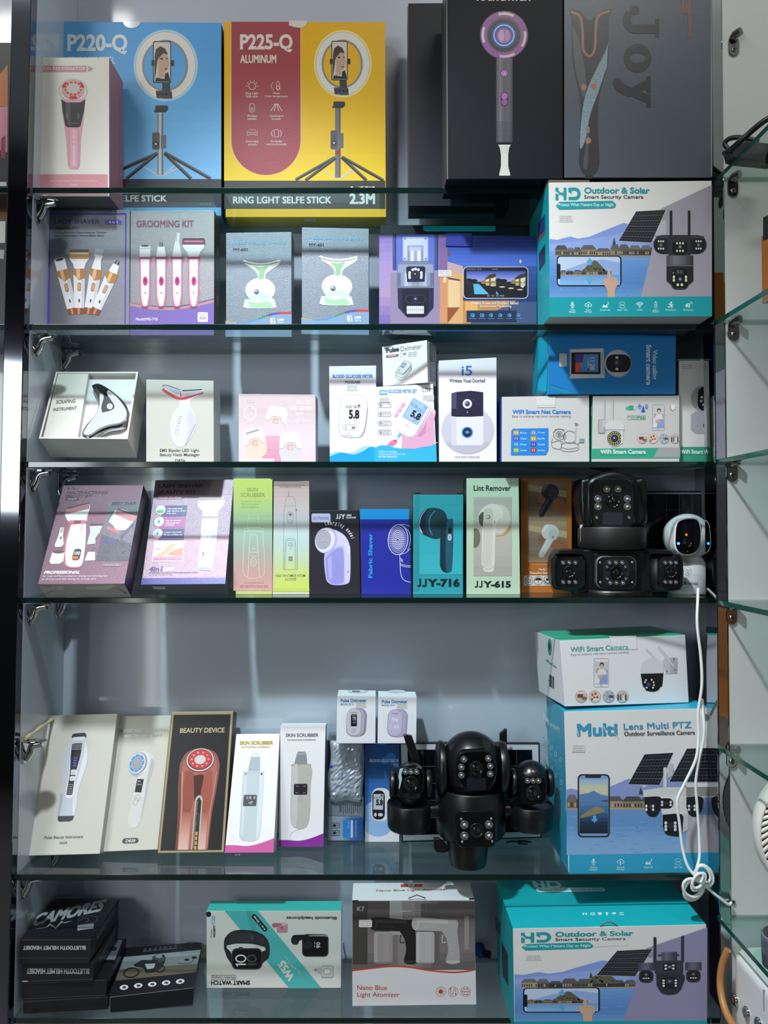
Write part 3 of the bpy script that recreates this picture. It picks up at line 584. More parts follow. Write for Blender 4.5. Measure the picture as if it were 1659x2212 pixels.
# two alike neck device cartons
def neck(quad, label, fx):
    K = carton('neck_device_carton', label, quad, S(2), d=.042, front=FOIL('#b3bfcc'), cols=dict(right='#5b6670', left='#6f9fb4', top='#c9d3da', bottom='#6f7a80'))
    a = face_art(K, fx=fx); a.part('print')
    a.poly(crv([(118, 1022), (220, 1036), (330, 1034), (430, 1000), (520, 966), (620, 948), (742, 950)], 5) + [(742, 1168), (118, 1168)], '#7d98b4')
    w = crv([(118, 1022), (220, 1036), (330, 1034), (430, 1000), (520, 966), (620, 946), (742, 944)], 5); n = len(w)-1
    for i, c in enumerate(['#c99a3c', '#4a8fc4', '#4a8fc4', '#4c8a5c', '#5a4a9c', '#b8424a']):
        seg = w[i*n//6:(i+1)*n//6+1]; a.line(seg, 8 + 3*i, c)
    a.T('Neck Beauty Device', 182, 264, 688, 306, '#7fb4cf', .028); a.T('MY-601', 190, 332, 326, 360, '#3c434d', .03)
    a.T('USB', 610, 997, 668, 1018, '#eaf0f6', .04); a.T('charge', 608, 1026, 668, 1042, '#e3eaf1', .02); a.T('The pictures are for reference only', 500, 1112, 704, 1124, '#cfdde8')
    a.rect(542, 990, 556, 1010, '#eaf0f6'); a.poly([(540, 1010), (558, 1010), (558, 1026), (550, 1036), (546, 1036), (540, 1026)], '#eaf0f6'); a.line(crv([(549, 1034), (552, 1046), (564, 1040), (566, 1000), (574, 988), (582, 1000), (582, 1022)], 5), 5, '#eaf0f6'); a.rr(577, 1020, 588, 1046, 4, '#eaf0f6')
    a.part('device_print')
    a.poly([(302, 816), (580, 816), (600, 890), (560, 898), (445, 902), (320, 898), (284, 888)], '#cfe2d2'); a.poly(crv([(330, 830), (420, 850), (520, 836), (560, 890), (450, 898), (340, 890)], 4), '#a3c9a4')
    a.ell(447, 725, 141, 112, '#dfe9e4'); a.poly(crv([(320, 690), (360, 760), (330, 790), (310, 750)], 4), '#c4d9cb'); a.poly(crv([(400, 640), (520, 640), (575, 720), (560, 780), (470, 720), (440, 660)], 4), '#edf2f0'); a.poly(crv([(330, 800), (440, 750), (560, 800), (540, 816), (350, 816)], 4), '#bcd6c4')
    a.poly(crv([(284, 452), (300, 444), (360, 466), (450, 476), (540, 466), (622, 442), (636, 450), (620, 490), (540, 545), (500, 580), (488, 626), (428, 626), (420, 580), (390, 540), (310, 490)], 4), '#d7e6d8')
    a.poly(crv([(380, 500), (450, 512), (520, 500), (488, 560), (476, 620), (430, 620), (436, 560)], 4), '#94bd95')
    a.line(crv([(288, 460), (360, 484), (450, 492), (540, 484), (632, 456)], 5), 6, '#4a5a52'); a.line(crv([(286, 452), (360, 470), (450, 480), (540, 470), (634, 448)], 5), 14, '#f0f4f2')
    a.ell(413, 745, 32, 30, '#f2f4f4'); a.ell(411, 745, 26, 25, '#7d8088'); a.poly(ell(411, 745, 24, 23, 12, 20, 160), '#4b4d55'); a.ell(405, 735, 10, 7, '#d5d7da')
    for y in (664, 680, 696): a.line(ell(440, y+20, 26, 22, 5, 240, 300), 3, '#b9c4bf')
    a.done(); return K
qn1 = [(488, 503), (630, 501), (630, 727), (488, 727)]; qn2 = [(652, 491), (797, 494), (797, 723), (652, 722)]
neck(qn1, 'silver carton of a green neck massager, beside the grooming kit carton', A6)
f2 = qmap(qn1, qn2); neck(qn2, 'silver carton of a green neck massager, beside the blue camera carton', lambda x, y: f2(*A6(x, y)))
# open camera carton
K = carton('camera_carton', 'dark blue carton with open lid picturing a camera beside a night villa', [(82, 270), (1490, 290), (1490, 1142), (78, 1150)], S(2), d=.075, front='#2c3f86', cols=dict(left='#1f9fd0', right='#2a4a6a', top='#1c2028', bottom='#2b5b66'), fx=A7); KC = K
a = face_art(K, fx=A7)
a.grad(80, 275, 622, 1076, ['#7d6fb4', '#9a86b8', '#a58ab0', '#6f62a4'], 10); a.rect(200, 275, 612, 600, '#5a6cc0'); a.poly([(612, 275), (690, 275), (690, 1076), (622, 1076)], '#7a5f8e')
a.poly([(180, 620), (622, 600), (622, 1076), (180, 1076)], '#8c7f9c')
a.grad(690, 290, 1490, 560, ['#2a3a86', '#3a58b0', '#4a6cc4'], 8); a.grad(690, 560, 1490, 1076, ['#40589c', '#2c3f74', '#1c2a50'], 8)
a.poly([(690, 520), (830, 560), (830, 640), (690, 600)], '#b89a9c'); a.poly([(690, 400), (720, 470), (690, 470)], '#6a5348'); a.poly([(690, 600), (830, 640), (830, 1076), (690, 1076)], '#cfa06c'); a.poly([(700, 670), (800, 690), (800, 920), (700, 940)], '#d9b98c'); a.poly([(690, 660), (805, 680), (805, 694), (700, 678)], '#4c3b3a')
a.poly([(622, 640), (690, 660), (690, 1076), (622, 1076)], '#c58a62'); a.poly([(690, 930), (800, 930), (690, 1076)], '#8d4f2c'); a.rect(830, 870, 1300, 1076, '#b98550'); a.poly([(1120, 960), (1300, 880), (1490, 880), (1490, 1076), (900, 1076), (900, 960)], '#46567c'); a.rect(850, 880, 960, 960, '#d8a763'); a.rect(1240, 860, 1250, 960, '#33364c')
a.poly([(660, 650), (675, 650), (678, 705), (656, 705)], '#f4d7a0'); a.ell(1344, 518, 9, 14, '#e6d9b0')
a.part('device_print'); gm = '#8f97ad'
for x in (200, 576): a.rr(x, 270, x+32, 596, 14, '#2b3a66'); a.rr(x+6, 275, x+16, 590, 5, '#46598c')
a.rr(290, 298, 518, 512, 12, '#a7b2cb'); a.rr(300, 308, 508, 502, 8, '#b7c1d8'); a.rr(330, 374, 476, 514, 6, '#8d98b3'); a.rr(350, 388, 456, 500, 4, '#a9b3c9')
for x, y in ((310, 314), (496, 314), (310, 494), (496, 494)): a.ell(x, y, 11, 11, '#7d88a4')
a.grad(340, 424, 470, 520, ['#5f6984', '#dfe5f0', '#7d879f', '#e6ebf4', '#5d6780'], 10, True)
a.poly([(250, 546), (300, 514), (504, 514), (560, 546), (572, 752), (236, 752)], '#6f7890'); a.grad(240, 600, 570, 740, ['#4c5670', '#aab4cb', '#7a849e', '#a2acc4', '#4c5670'], 10, True); a.poly([(250, 546), (560, 546), (566, 620), (244, 620)], '#8b95ae')
a.poly([(320, 575), (335, 562), (480, 562), (494, 575), (486, 700), (330, 704)], '#1b2034'); a.ell(404, 634, 40, 40, '#10131f'); a.ring(404, 634, 30, 30, 8, '#353b52'); a.ell(400, 630, 6, 6, '#d5dbe8')
for x, y in ((380, 592), (404, 586), (429, 592), (352, 618), (350, 641), (352, 663), (456, 618), (458, 641), (456, 663)): a.ell(x, y, 12, 12, '#dfe4ec'); a.ell(x, y, 6, 6, '#a2a9bb')
a.poly([(244, 756), (568, 756), (566, 930), (500, 1010), (320, 1010), (248, 930)], '#20273f'); a.poly([(285, 770), (525, 770), (520, 960), (480, 1018), (330, 1018), (290, 960)], '#121829'); a.rr(315, 820, 495, 890, 34, '#0d111e'); a.frame(315, 820, 495, 890, 34, 4, '#3b4560'); a.ell(405, 855, 26, 26, '#232c48'); a.ell(403, 853, 9, 9, '#7d8cb4')
a.rr(326, 918, 480, 986, 6, '#e4e2dd'); [a.rect(334+18*k, 926+r*34, 346+18*k, 944+r*34, '#b5b9c4') for k in range(8) for r in (0, 1)]; a.rect(326, 948, 480, 956, '#9aa0b0')
a.part('print'); a.rr(830, 565, 1414, 852, 40, '#c9cbd3'); a.rr(836, 570, 1408, 846, 36, '#181c28')
a.grad(862, 606, 1390, 700, ['#3c4fa0', '#6f7cc4', '#a79bc8'], 6); a.grad(862, 700, 1390, 812, ['#24232c', '#15161e'], 4)
for x0 in (862, 1126):
    e = 1124 if x0 == 862 else 1390
    a.poly([(x0+60, 720), (x0+110, 720), (x0+200 if e-x0 > 262 else x0+200, 812), (x0+70, 812)], '#58a9cf') if x0 == 862 else a.poly([(x0, 785), (x0+26, 812), (x0, 812)], '#58a9cf')
    a.poly([(e-95, 668), (e-60, 640), (e, 625), (e, 655), (e-95, 690)], '#3c3430'); a.poly([(e-90, 680), (e, 660), (e, 690), (e-90, 700)], '#d9c48a'); a.rect(e-90, 706, e, 735, '#b9a15c'); a.rect(e-60, 668, e-45, 735, '#6b5a38'); a.poly([(e-130, 690), (e-92, 680), (e-92, 720), (e-130, 716)], '#8d7a4c')
    a.ell(x0+60, 690, 40, 14, '#161c1c'); a.ell(x0+20, 686, 26, 16, '#161c1c')
for k in range(4): a.ell(1100+80*k, 735+12*k, 26, 6, '#cdbf9a')
for y in (690, 736): a.ell(1363, y, 16, 17, '#dfe2e6'); a.ring(1363, y, 9, 9, 3, '#5c6170')
for x in (1046, 1086, 1126): a.frame(x, 819, x+22, 832, 4, 3, '#9aa0ae')
a.T('FHD', 1160, 819, 1198, 834, '#aeb3c0'); a.T('2024-08-25  18:30', 858, 582, 994, 594, '#8d93a4'); a.T('CAMERA', 1088, 582, 1144, 594, '#8d93a4')
a.T('Double Screen and Double Channel', 908, 878, 1324, 904, '#e6dcd4', .012); a.T('Synchronous Monitoring', 980, 908, 1262, 934, '#e6dcd4', .012)
a.rect(862, 958, 1308, 1060, '#22304f')
for k, x in enumerate((916, 1000, 1081, 1164, 1246, 1326)):
    c = '#4fb0dc'; a.frame(x-17, 986, x+17, 1016, 5, 4, c) if k in (0, 1) else a.ring(x, 1000, 17, 15, 4, c); a.ell(x+4, 1008, 6, 6, c); a.line([(x-10, 1000), (x+10, 996)], 4, c)
    a.T(['Split Screen', 'Humanoid Tracking', 'Cloud Storage', 'Two way Voice', 'Sound Light Alarm', 'Two way Talk'][k], x-28, 1026, x+28, 1034, '#aab9d0')
a.sticker(610, 597, 726, 655, ['SP23/PN/2025', '30P/12KG', '45*32*48 EA']); a.done()
n = K.N; c0, c1 = K.c[0], K.c[1]; L = K.k; up = Vector((0, 0, 1))
q = [onY(px, py, L[0].y) for px, py in ((822, 487), (1160, 487))]; bl, br = L[0], L[1]
MB().hexa([q[0]+Vector((0, -.0015, 0)), q[1]+Vector((0, -.0015, 0)), br+Vector((0, -.0015, 0)), bl+Vector((0, -.0015, 0)), q[0], q[1], br, bl], C('#1d2a30')).build('open_lid', K.root)
t = [onY(x, y, L[0].y-.004) for x, y in ((914, 488), (1070, 488), (1071, 497), (1066, 500), (920, 500), (914, 497))]
MB().outline(t[::-1], (0, -1, 0), .0012, C('#16b0b8')).build('lid_tongue', K.root)
t = [onY(x, y, K.c[0].y-.002) for x, y in ((964, 503), (1019, 504), (1019, 532), (963, 531))]
MB().outline(t[::-1], (0, -1, 0), .0012, C('#2f3f96')).build('tuck_flap', K.root)
# ------------------------------------------------------------------ outdoor camera cartons (two of them)
HDQ8 = [(142, 98), (1568, 82), (1568, 1268), (155, 1272)]
def village(a, x0, x1, yb, h, seed):
    R = random.Random(seed); x = x0
    a.rect(x0, yb-h*.25, x1, yb, '#57524b')
    while x < x1-2:
        w = min(R.uniform(.5, 1.3)*h, x1-x); t = R.uniform(.65, 1.0)*h; c = R.choice(['#4a453f', '#8a7a62', '#5c564e', '#a08f74', '#39363a', '#6e6456'])
        a.rect(x, yb-t*.6, x+w, yb, c); a.poly([(x-h*.06, yb-t*.6), (x+w*.2, yb-t), (x+w*.8, yb-t), (x+w+h*.06 if x+w < x1-2 else x1, yb-t*.6)], R.choice(['#5a5a5c', '#6c6a68', '#4c4b4d']))
        k = int(w/(h*.16))
        for j in range(k): a.rect(x+w*(j+.25)/max(k, 1), yb-t*.42, x+w*(j+.7)/max(k, 1), yb-t*.16, R.choice(['#2a282a', '#b5a788', '#363234']))
        x += w; a.k -= 3
    a.k += 4; a.line([(x0, yb), (x1, yb)], h*.10, '#a99b82')
def island(a, cx, yb, w, h, seed):
    R = random.Random(seed); a.poly(crv([(cx-w, yb), (cx-w*.6, yb-h*.5), (cx-w*.2, yb-h*.9), (cx+w*.1, yb-h), (cx+w*.5, yb-h*.6), (cx+w, yb)], 5), '#5d5a46')
    for k in range(26): x = cx+R.uniform(-.8, .8)*w; y = yb-h*R.uniform(.1, .8)*(1-abs(x-cx)/w); a.ell(x, y, w*.07, h*.07, R.choice(['#4a4a3c', '#77705a', '#64604a', '#3c3e36']), n=8); a.k -= 1
def icon(a, k, x, y, s, c='#d5ecec'):
    if k == 0: a.rr(x-s*.22, y-s*.75, x+s*.22, y+s*.15, s*.2, c); a.line(ell(x, y-s*.1, s*.45, s*.5, 8, 0, 180), s*.12, c); a.line([(x, y+s*.4), (x, y+s*.7)], s*.12, c); a.line([(x-s*.35, y+s*.72), (x+s*.35, y+s*.72)], s*.12, c)
    if k == 1: a.line(crv([(x-s*.35, y+s*.35), (x-s*.75, y+s*.2), (x-s*.7, y-s*.25), (x-s*.3, y-s*.35), (x+s*.1, y-s*.65), (x+s*.5, y-s*.3), (x+s*.8, y), (x+s*.6, y+s*.35), (x+s*.35, y+s*.35)], 4), s*.13, c); a.poly([(x, y-s*.25), (x+s*.3, y+s*.1), (x-s*.3, y+s*.1)], c); a.rect(x-s*.09, y, x+s*.09, y+s*.75, c)
    if k == 2: a.poly([(x-s*.8, y+s*.6), (x-s*.35, y-s*.1), (x, y+s*.25), (x+s*.2, y), (x+s*.75, y+s*.6)], c); a.line(ell(x+s*.4, y-s*.4, s*.38, s*.38, 8, -60, 120), s*.14, c)
    if k == 3: a.line(ell(x, y, s*.8, s*.75, 12, -160, -20), s*.08, c); a.line(ell(x, y, s*.8, s*.75, 12, 20, 160), s*.08, c); a.T('360', x-s*.55, y-s*.2, x+s*.5, y+s*.2, c)
    if k == 4: [a.line(ell(x, y+s*.5, s*r, s*r*.95, 8, -140, -40), s*.17, c) for r in (.45, .8, 1.15)]; a.ell(x, y+s*.5, s*.16, s*.16, c)
    if k == 5: a.frame(x-s*.3, y-s*.65, x+s*.3, y+s*.7, s*.1, s*.09, c); a.rect(x-s*.15, y-s*.82, x+s*.15, y-s*.66, c); a.poly([(x+s*.08, y-s*.4), (x-s*.16, y+s*.1), (x, y+s*.1), (x-s*.06, y+s*.45), (x+s*.17, y-s*.05), (x+s*.02, y-s*.05)], c)
    if k == 6: a.ell(x+s*.1, y-s*.6, s*.2, s*.2, c); a.line([(x-s*.5, y-s*.15), (x, y-s*.3), (x+s*.25, y+s*.05), (x+s*.6, y-s*.05)], s*.24, c); a.line([(x+s*.05, y-s*.2), (x-s*.05, y+s*.25), (x+s*.3, y+s*.4), (x+s*.25, y+s*.75)], s*.24, c); a.line([(x-s*.05, y+s*.25), (x-s*.35, y+s*.5), (x-s*.7, y+s*.5)], s*.24, c)
    if k == 7: a.T('4G', x-s*.8, y-s*.4, x+s*.45, y+s*.6, c, .05, .2); [a.line(ell(x+s*.4, y-s*.3, s*r, s*r, 5, -80, 10), s*.1, c) for r in (.3, .52)]
def hd_logo(a, c):
    a.part('logo_print')
    a.poly([(200, 144), (228, 144), (228, 170), (262, 200), (262, 206), (200, 172)], c); a.poly([(202, 190), (228, 206), (228, 254), (202, 254)], c); a.poly([(205, 176), (272, 212), (272, 144), (298, 144), (298, 252), (272, 252), (272, 218)], c); a.poly([(228, 186), (272, 186), (272, 212), (228, 204)], c)
    a.poly([(314, 144), (370, 142)] + ell(372, 197, 50, 55, 10, -90, 90) + [(316, 252), (316, 224), (368, 224)] + ell(370, 197, 24, 27, 8, 90, -90) + [(342, 170), (342, 200), (314, 178)], c)
def hd_art(K, fx, variant):
    a = face_art(K, fx=fx); a.part('print'); T1 = '#17989f'
    hd_logo(a, T1)
    a.T('Outdoor & Solar', 452, 140, 1026, 196, T1, .035); a.T('Smart Security Camera', 452, 208, 970, 250, '#26282c', .012)
    a.part('print'); a.poly([(205, 302), (235, 268), (700, 258), (732, 290), (722, 318), (700, 324), (235, 336)], T1); a.T('Protect What Matters Day or Night', 226, 278, 712, 314, '#dff0f0', .006)
    a.sticker(230, 384, 352, 444, ['C20/TP/6209', '24P/29KG', '49*32*40CM'])
    a.part('print')
    a.poly([(150, 592), (215, 600), (300, 578), (330, 570), (400, 590), (500, 572), (600, 530), (700, 490), (800, 452), (860, 470), (1000, 560), (1100, 640), (1100, 1110), (150, 1110)], '#7f98d4')
    a.poly([(150, 640), (300, 620), (520, 590), (700, 560), (860, 520), (1000, 600), (1000, 700), (150, 700)], '#8ea6dc')
    a.grad(150, 740, 1060, 1104, ['#6f9cd0', '#5f8fc8', '#5584c0', '#6d98cc'], 10)
    R = random.Random(3 + variant)
    for k in range(60): x, y = R.uniform(160, 1000), R.uniform(760, 1090); a.rect(x, y, x+R.uniform(14, 60), y+2.5, R.choice(['#86aede', '#4b78b4'])); a.k -= 1
    village(a, 200, 1045, 742, 105, 5 + variant); a.poly([(700, 640), (713, 575), (728, 640)], '#3a443a')
    if variant: island(a, 800, 700, 130, 130, 4)
    a.poly([(1568, 118), (1120, 330), (1030, 760), (945, 1110), (1568, 1110)], '#a19ba6' if not variant else '#8d88a8')
    a.poly([(1110, 430), (1165, 430), (1165, 555), (1050, 560)], '#b9b6bb')
    a.solar((905, 350), (1170, 334), (1040, 628), (748, 612), 12, 12, '#c9c9cf')
    a.rr(212, 738, 778, 1006, 34, '#15171d'); a.rr(222, 748, 766, 996, 26, '#b9cbe0'); a.poly([(240, 880), (430, 810), (600, 770), (766, 800), (766, 905), (240, 905)], '#8fa9da'); a.grad(240, 905, 764, 996, ['#6e9ace', '#86b2de'], 4); village(a, 245, 690, 908, 55, 9); island(a, 540, 880, 110, 100, 2); a.rr(214, 810, 244, 942, 10, '#15171d')
    for s, y in ((-1, 800), (1, 940)): a.poly([(470, y), (530, y), (500, y+s*46)], '#5aa4d4'); a.rect(484, min(y, y-s*20), 516, max(y, y-s*20), '#5aa4d4')
    a.poly(crv([(655, 1102), (650, 1030), (622, 985), (624, 942), (640, 930), (655, 950), (656, 870), (668, 856), (680, 872), (684, 930), (712, 926), (738, 955), (740, 1000), (722, 1040), (722, 1102)], 3), '#c9a28a'); a.line([(684, 935), (682, 965)], 3, '#a97f68'); a.line([(708, 935), (708, 960)], 3, '#a97f68')
    a.poly([(145, 1104), (1568, 1094), (1568, 1268), (155, 1274)], T1)
    for k, x in enumerate((349, 487, 635, 784, 936, 1077, 1208, 1362)):
        icon(a, k, x, 1170, 36); a.T(['Voice', 'Cloud', 'Smart IR', '360° VR', 'WiFi', 'Built-in', 'PIR Detection', '4G Monitor'][k], x-(22 if k in (0, 1, 4, 5) else 45), 1207, x+(22 if k in (0, 1, 4, 5) else 45), 1220, '#d5ecec', .01)
        if k in (0, 1, 5): a.T(['Monitor', 'Storage', '', '', '', 'Battery'][k], x-30, 1223, x+30, 1238, '#d5ecec', .01)
    a.part('device_print'); dk, md, ld = '#232228', '#3a3940', '#d9dcb8'
    if not variant:
        for x in (1198, 1356): a.rr(x, 344, x+23, 565, 11, '#222127')
        a.rr(1056, 560, 1520, 724, 80, dk); a.rr(1080, 568, 1500, 590, 10, md); a.rr(1185, 570, 1380, 735, 10, '#2e2d34')
        for cx in (1122, 1450): a.rr(cx-52, 590, cx+52, 704, 40, '#17161b'); [a.ell(cx+dx, y, 7, 9, ld) for y in (614, 678) for dx in (-20, 0, 20)]; a.ell(cx, 646, 19, 19, '#30303c'); a.ell(cx, 646, 10, 10, '#7478a8')
        a.poly([(1222, 620), (1352, 620), (1356, 700), (1326, 732), (1240, 732), (1218, 700)], '#0f0f13'); [a.ell(1288+dx, y, 8, 10, ld) for y in (632, 698) for dx in (-26, 0, 26)]; a.ell(1288, 664, 20, 20, '#30303c'); a.ell(1288, 664, 10, 10, '#8f93b8')
        a.grad(1170, 738, 1404, 822, ['#4a4950', '#77757c', '#5c5a62', '#2e2d33'], 8, True); a.poly([(1170, 830), (1404, 830), (1404, 960), (1370, 990), (1205, 990), (1170, 960)], dk); a.rr(1208, 838, 1364, 1034, 50, '#2d2c33'); a.rr(1216, 846, 1356, 1020, 44, '#131217')
        a.rr(1246, 860, 1324, 908, 10, '#26252b'); a.rr(1262, 868, 1280, 895, 4, '#5b5a63'); a.rr(1290, 868, 1306, 895, 4, '#5b5a63'); a.ell(1288, 945, 22, 22, '#2c2c3a'); a.ell(1288, 945, 11, 11, '#8a8fb4'); [a.ell(x, y, 10, 14, ld) for x in (1234, 1340) for y in (926, 954)]; [a.ell(x, 994, 11, 13, ld) for x in (1268, 1304)]; a.ell(1230, 890, 6, 6, '#8fa4c4')
    else:
        for x in (1172, 1375): a.rr(x, 210 if x < 1200 else 200, x+21, 480, 9, '#2c2b38')
        a.rect(1205, 395, 1360, 412, '#33323e'); a.grad(1232, 370, 1345, 480, ['#4b4a5a', '#6a697c', '#4b4a5a', '#302f3c'], 8, True); a.rr(1180, 460, 1390, 600, 20, '#33323f'); a.rr(1240, 485, 1342, 570, 16, '#141319'); a.ell(1290, 527, 20, 20, '#3a3a4a'); a.ell(1290, 527, 9, 9, '#9a9db8'); [a.ell(x, y, 10, 10, '#dcdce0') for x in (1262, 1318) for y in (512, 545)]
        for cx in (1118, 1465): a.grad(cx-60, 480, cx+60, 560, ['#3b3a48', '#66657a', '#343340'], 6, True); a.rr(cx-52, 560, cx+52, 690, 42, '#22212a'); a.rr(cx-34, 575, cx+34, 662, 14, '#0f0e14'); a.ell(cx, 605, 20, 20, '#34343f'); a.ell(cx, 605, 8, 8, '#7d7f96'); [a.ell(cx+dx, 645, 7, 7, '#dcdce0') for dx in (-18, 0, 18)]
        a.poly(crv([(1192, 600), (1388, 600), (1386, 720), (1350, 800), (1290, 820), (1230, 800), (1194, 720)], 4), '#2a2934'); a.rr(1225, 630, 1358, 760, 50, '#0f0e13'); a.ell(1290, 680, 28, 28, '#2e2e3a'); a.ell(1290, 680, 12, 12, '#70728c'); [a.ell(x, y, 10, 10, '#dcdce0') for x in (1246, 1336) for y in (670, 698, 726)]
    a.done()
def hd_side(K, fx):
    b = face_art(K, 'left', fx=fx); b.part('print')
    for pts, c in (([(50, 470), (110, 370), (112, 540), (52, 620)], '#2c3f78'), ([(58, 720), (112, 636), (112, 800), (62, 870)], '#26252b'), ([(56, 580), (112, 520), (112, 545), (54, 622)], '#7a6248')): b.poly(pts, c)
    b.line([(60, 1060), (66, 1010), (72, 1010), (72, 1250), (66, 1256)], 3, '#7a8f94'); b.TQ('Outdoor & Solar', (30, 400), (84, 310), (30, 370), '#a9d4d6'); b.TQ('Camera', (70, 910), (92, 890), (70, 895), '#a9d4d6'); b.done()
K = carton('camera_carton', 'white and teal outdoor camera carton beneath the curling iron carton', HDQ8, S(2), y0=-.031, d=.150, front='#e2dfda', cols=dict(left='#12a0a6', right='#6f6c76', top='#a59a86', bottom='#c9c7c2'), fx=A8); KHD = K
hd_art(K, A8, 0); hd_side(K, A8)
n = MB(); p0, p1, q1, q0 = K.c[0], K.c[0].lerp(K.c[1], .25), K.c[0].lerp(K.c[1], .25)+Vector((0, .034, 0)), K.c[0]+Vector((0, .034, 0))
n.hexa([p0+Vector((0, 0, .004)), p1+Vector((0, 0, .003)), p1, p0, q0+Vector((0, 0, .006)), q1+Vector((0, 0, .005)), q1, q0], C('#6d5f52')).build('lifted_flap', K.root)
# ================================================================== things on the third shelf
B1 = crop(40, 700, 3.607); B2 = crop(480, 720, 3.456); B3 = crop(800, 720, 5.53); B4 = crop(1060, 700, 3.318)
# open gift box with the scraping massager: tilted tray
N = Vector((0, -math.cos(math.radians(28)), math.sin(math.radians(28))))
CW = '#d6d4cb'
rim = [onplane(*B1(x, y), Vector((0, .050, S(3)+.048)), N) for x, y in ((292, 372), (932, 372), (850, 896), (158, 892))]
dep = .055; U = (rim[1]-rim[0]).normalized(); V = (rim[3]-rim[0]).normalized()
ctr = sum(rim, Vector())/4
low = min((p - N*dep).z for p in rim); dz = S(3)+.0003 - low
rim = [p + Vector((0, 0, 0)) for p in rim]
G = root('gift_box', 'open white gift box holding a silver scraping massager', 'box', (ctr.x, ctr.y, S(3)))
th = .003
inn = [rim[0]+U*th+V*th, rim[1]-U*th+V*th, rim[2]-U*th-V*th, rim[3]+U*th-V*th]
mb = MB(); wm = C(CW)
bk = [p - N*dep for p in rim]; ibk = [p - N*.012 for p in inn]
for i in range(4):
    j = (i+1) % 4
    mb.add([rim[i], rim[j], inn[j], inn[i]], [(0, 3, 2, 1)], wm); mb.add([rim[i], rim[j], bk[j], bk[i]], [(0, 1, 2, 3)], wm); mb.add([inn[i], inn[j], ibk[j], ibk[i]], [(0, 3, 2, 1)], wm)
mb.add(bk, [(0, 1, 2, 3)], wm); mb.build('tray', G)
pl = lambda x, y, h=0.0: onplane(*B1(x, y), rim[0] - N*(.011-h), N)
q = [pl(*p) for p in ((545, 402), (920, 402), (846, 886), (470, 890))]
MB().outline(q[::-1], N, .002, C('#d5d6d6')).build('insert_card', G)
q = [pl(x, y, .010) for x, y in ((308, 386), (546, 376), (462, 890), (190, 888))]
MB().outline(q[::-1], N, .010, C('#d3d1c7'), .0006).build('accessory_carton', G)
a = Art(G, pl(300, 400, .010), N, B1)
a.TQ('SCRAPING', (292, 622), (440, 614), (298, 594), '#4f4f4c', .02); a.TQ('INSTRUMENT', (268, 680), (452, 668), (274, 654), '#4f4f4c', .02); a.done()
MB().outline([pl(x, y, .001) for x, y in ell(765, 820, 46, 34, 20)][::-1], N, .001, C('#c9cac9')).build('finger_hole', G)
# lid behind/right: the deeper outer sleeve lying against the tray
lidq = [B1(988, 520), B1(992, 530), B1(915, 1066), B1(890, 1066)]
D = root('scraping_massager', 'silver boomerang shaped scraping massager lying in the open gift box', 'massager', tuple(pl(680, 680, .012)))
out = crv([(566, 470), (620, 456), (690, 490), (760, 540), (830, 610), (858, 690), (840, 760), (790, 800), (700, 815), (620, 850), (560, 885), (510, 882), (490, 850), (520, 790), (580, 720), (615, 650), (618, 570), (590, 520)], 4)
MB().outline([pl(x, y, .013) for x, y in out][::-1], N, .012, CHROME, .004, 4, True).build('chrome_rim', D)
inn2 = crv([(630, 536), (655, 540), (662, 570), (640, 640), (640, 690), (670, 695), (750, 660), (752, 620), (700, 550), (690, 520), (712, 516), (780, 580), (836, 660), (838, 720), (800, 768), (700, 790), (620, 822), (560, 862), (515, 862), (502, 845), (540, 780), (600, 700), (628, 620)], 4)
MB().outline([pl(x, y, .0165) for x, y in inn2][::-1], N, .004, M('#e8e9ea', .12, metal=.35, coat=.6), .0025, 4, True).build('white_shell', D)
MB().outline([pl(x, y, .0150) for x, y in crv([(640, 600), (700, 560), (752, 630), (745, 655), (670, 694), (638, 690)], 4)][::-1], N, .003, M('#6d7a7c', .15, metal=.6), .001).build('control_panel', D)
MB().outline([pl(x, y, .0175) for x, y in ell(710, 640, 23, 24, 20)][::-1], N, .003, M('#dfe2e0', .2), .001).build('power_button', D)
a = Art(D, pl(710, 640, .0172), N, B1, part='power_mark_print'); a.ring(710, 640, 10, 11, 3, '#55605f'); a.line([(711, 624), (710, 638)], 4, '#55605f'); a.done()
MB().outline([pl(x, y, .0155) for x, y in crv([(600, 478), (640, 474), (690, 500), (700, 520), (690, 545), (650, 540), (612, 500)], 4)][::-1], N, .003, M('#3c4142', .12, metal=.7), .001).build('dark_inlay', D)
def std(name, label, quad, fx, y0, d, front='#e6e4e2', cols=None, **kw):
    return carton(name, label, quad, S(3), y0=y0, d=d, front=front, cols=cols or {}, fx=fx, **kw)
K = std('massager_carton', 'white square carton picturing a neck massager with a red light strip', [(994, 432), (1520, 442), (1522, 1068), (994, 1068)], B1, .085, .055, '#cfcdc3', dict(right='#c9c7c0'))
a = face_art(K, fx=B1); a.part('device_print')
a.poly(crv([(1255, 600), (1335, 600), (1340, 640), (1370, 690), (1382, 780), (1360, 860), (1300, 940), (1250, 958), (1205, 920), (1184, 840), (1188, 740), (1215, 680), (1250, 640)], 5), '#dcdbe0'); a.poly(crv([(1330, 650), (1370, 720), (1376, 790), (1340, 880), (1300, 930), (1320, 820), (1300, 740)], 5), '#cfced6'); a.line(crv([(1340, 660), (1310, 730), (1330, 800), (1300, 900)], 5), 4, '#efeff2'); a.line([(1380, 780), (1300, 945)], 4, '#8d8d95')
a.poly(crv([(1118, 490), (1160, 478), (1260, 515), (1370, 512), (1430, 508), (1444, 524), (1400, 560), (1350, 585), (1330, 600), (1255, 600), (1220, 570), (1150, 525)], 5), '#e9e8ec')
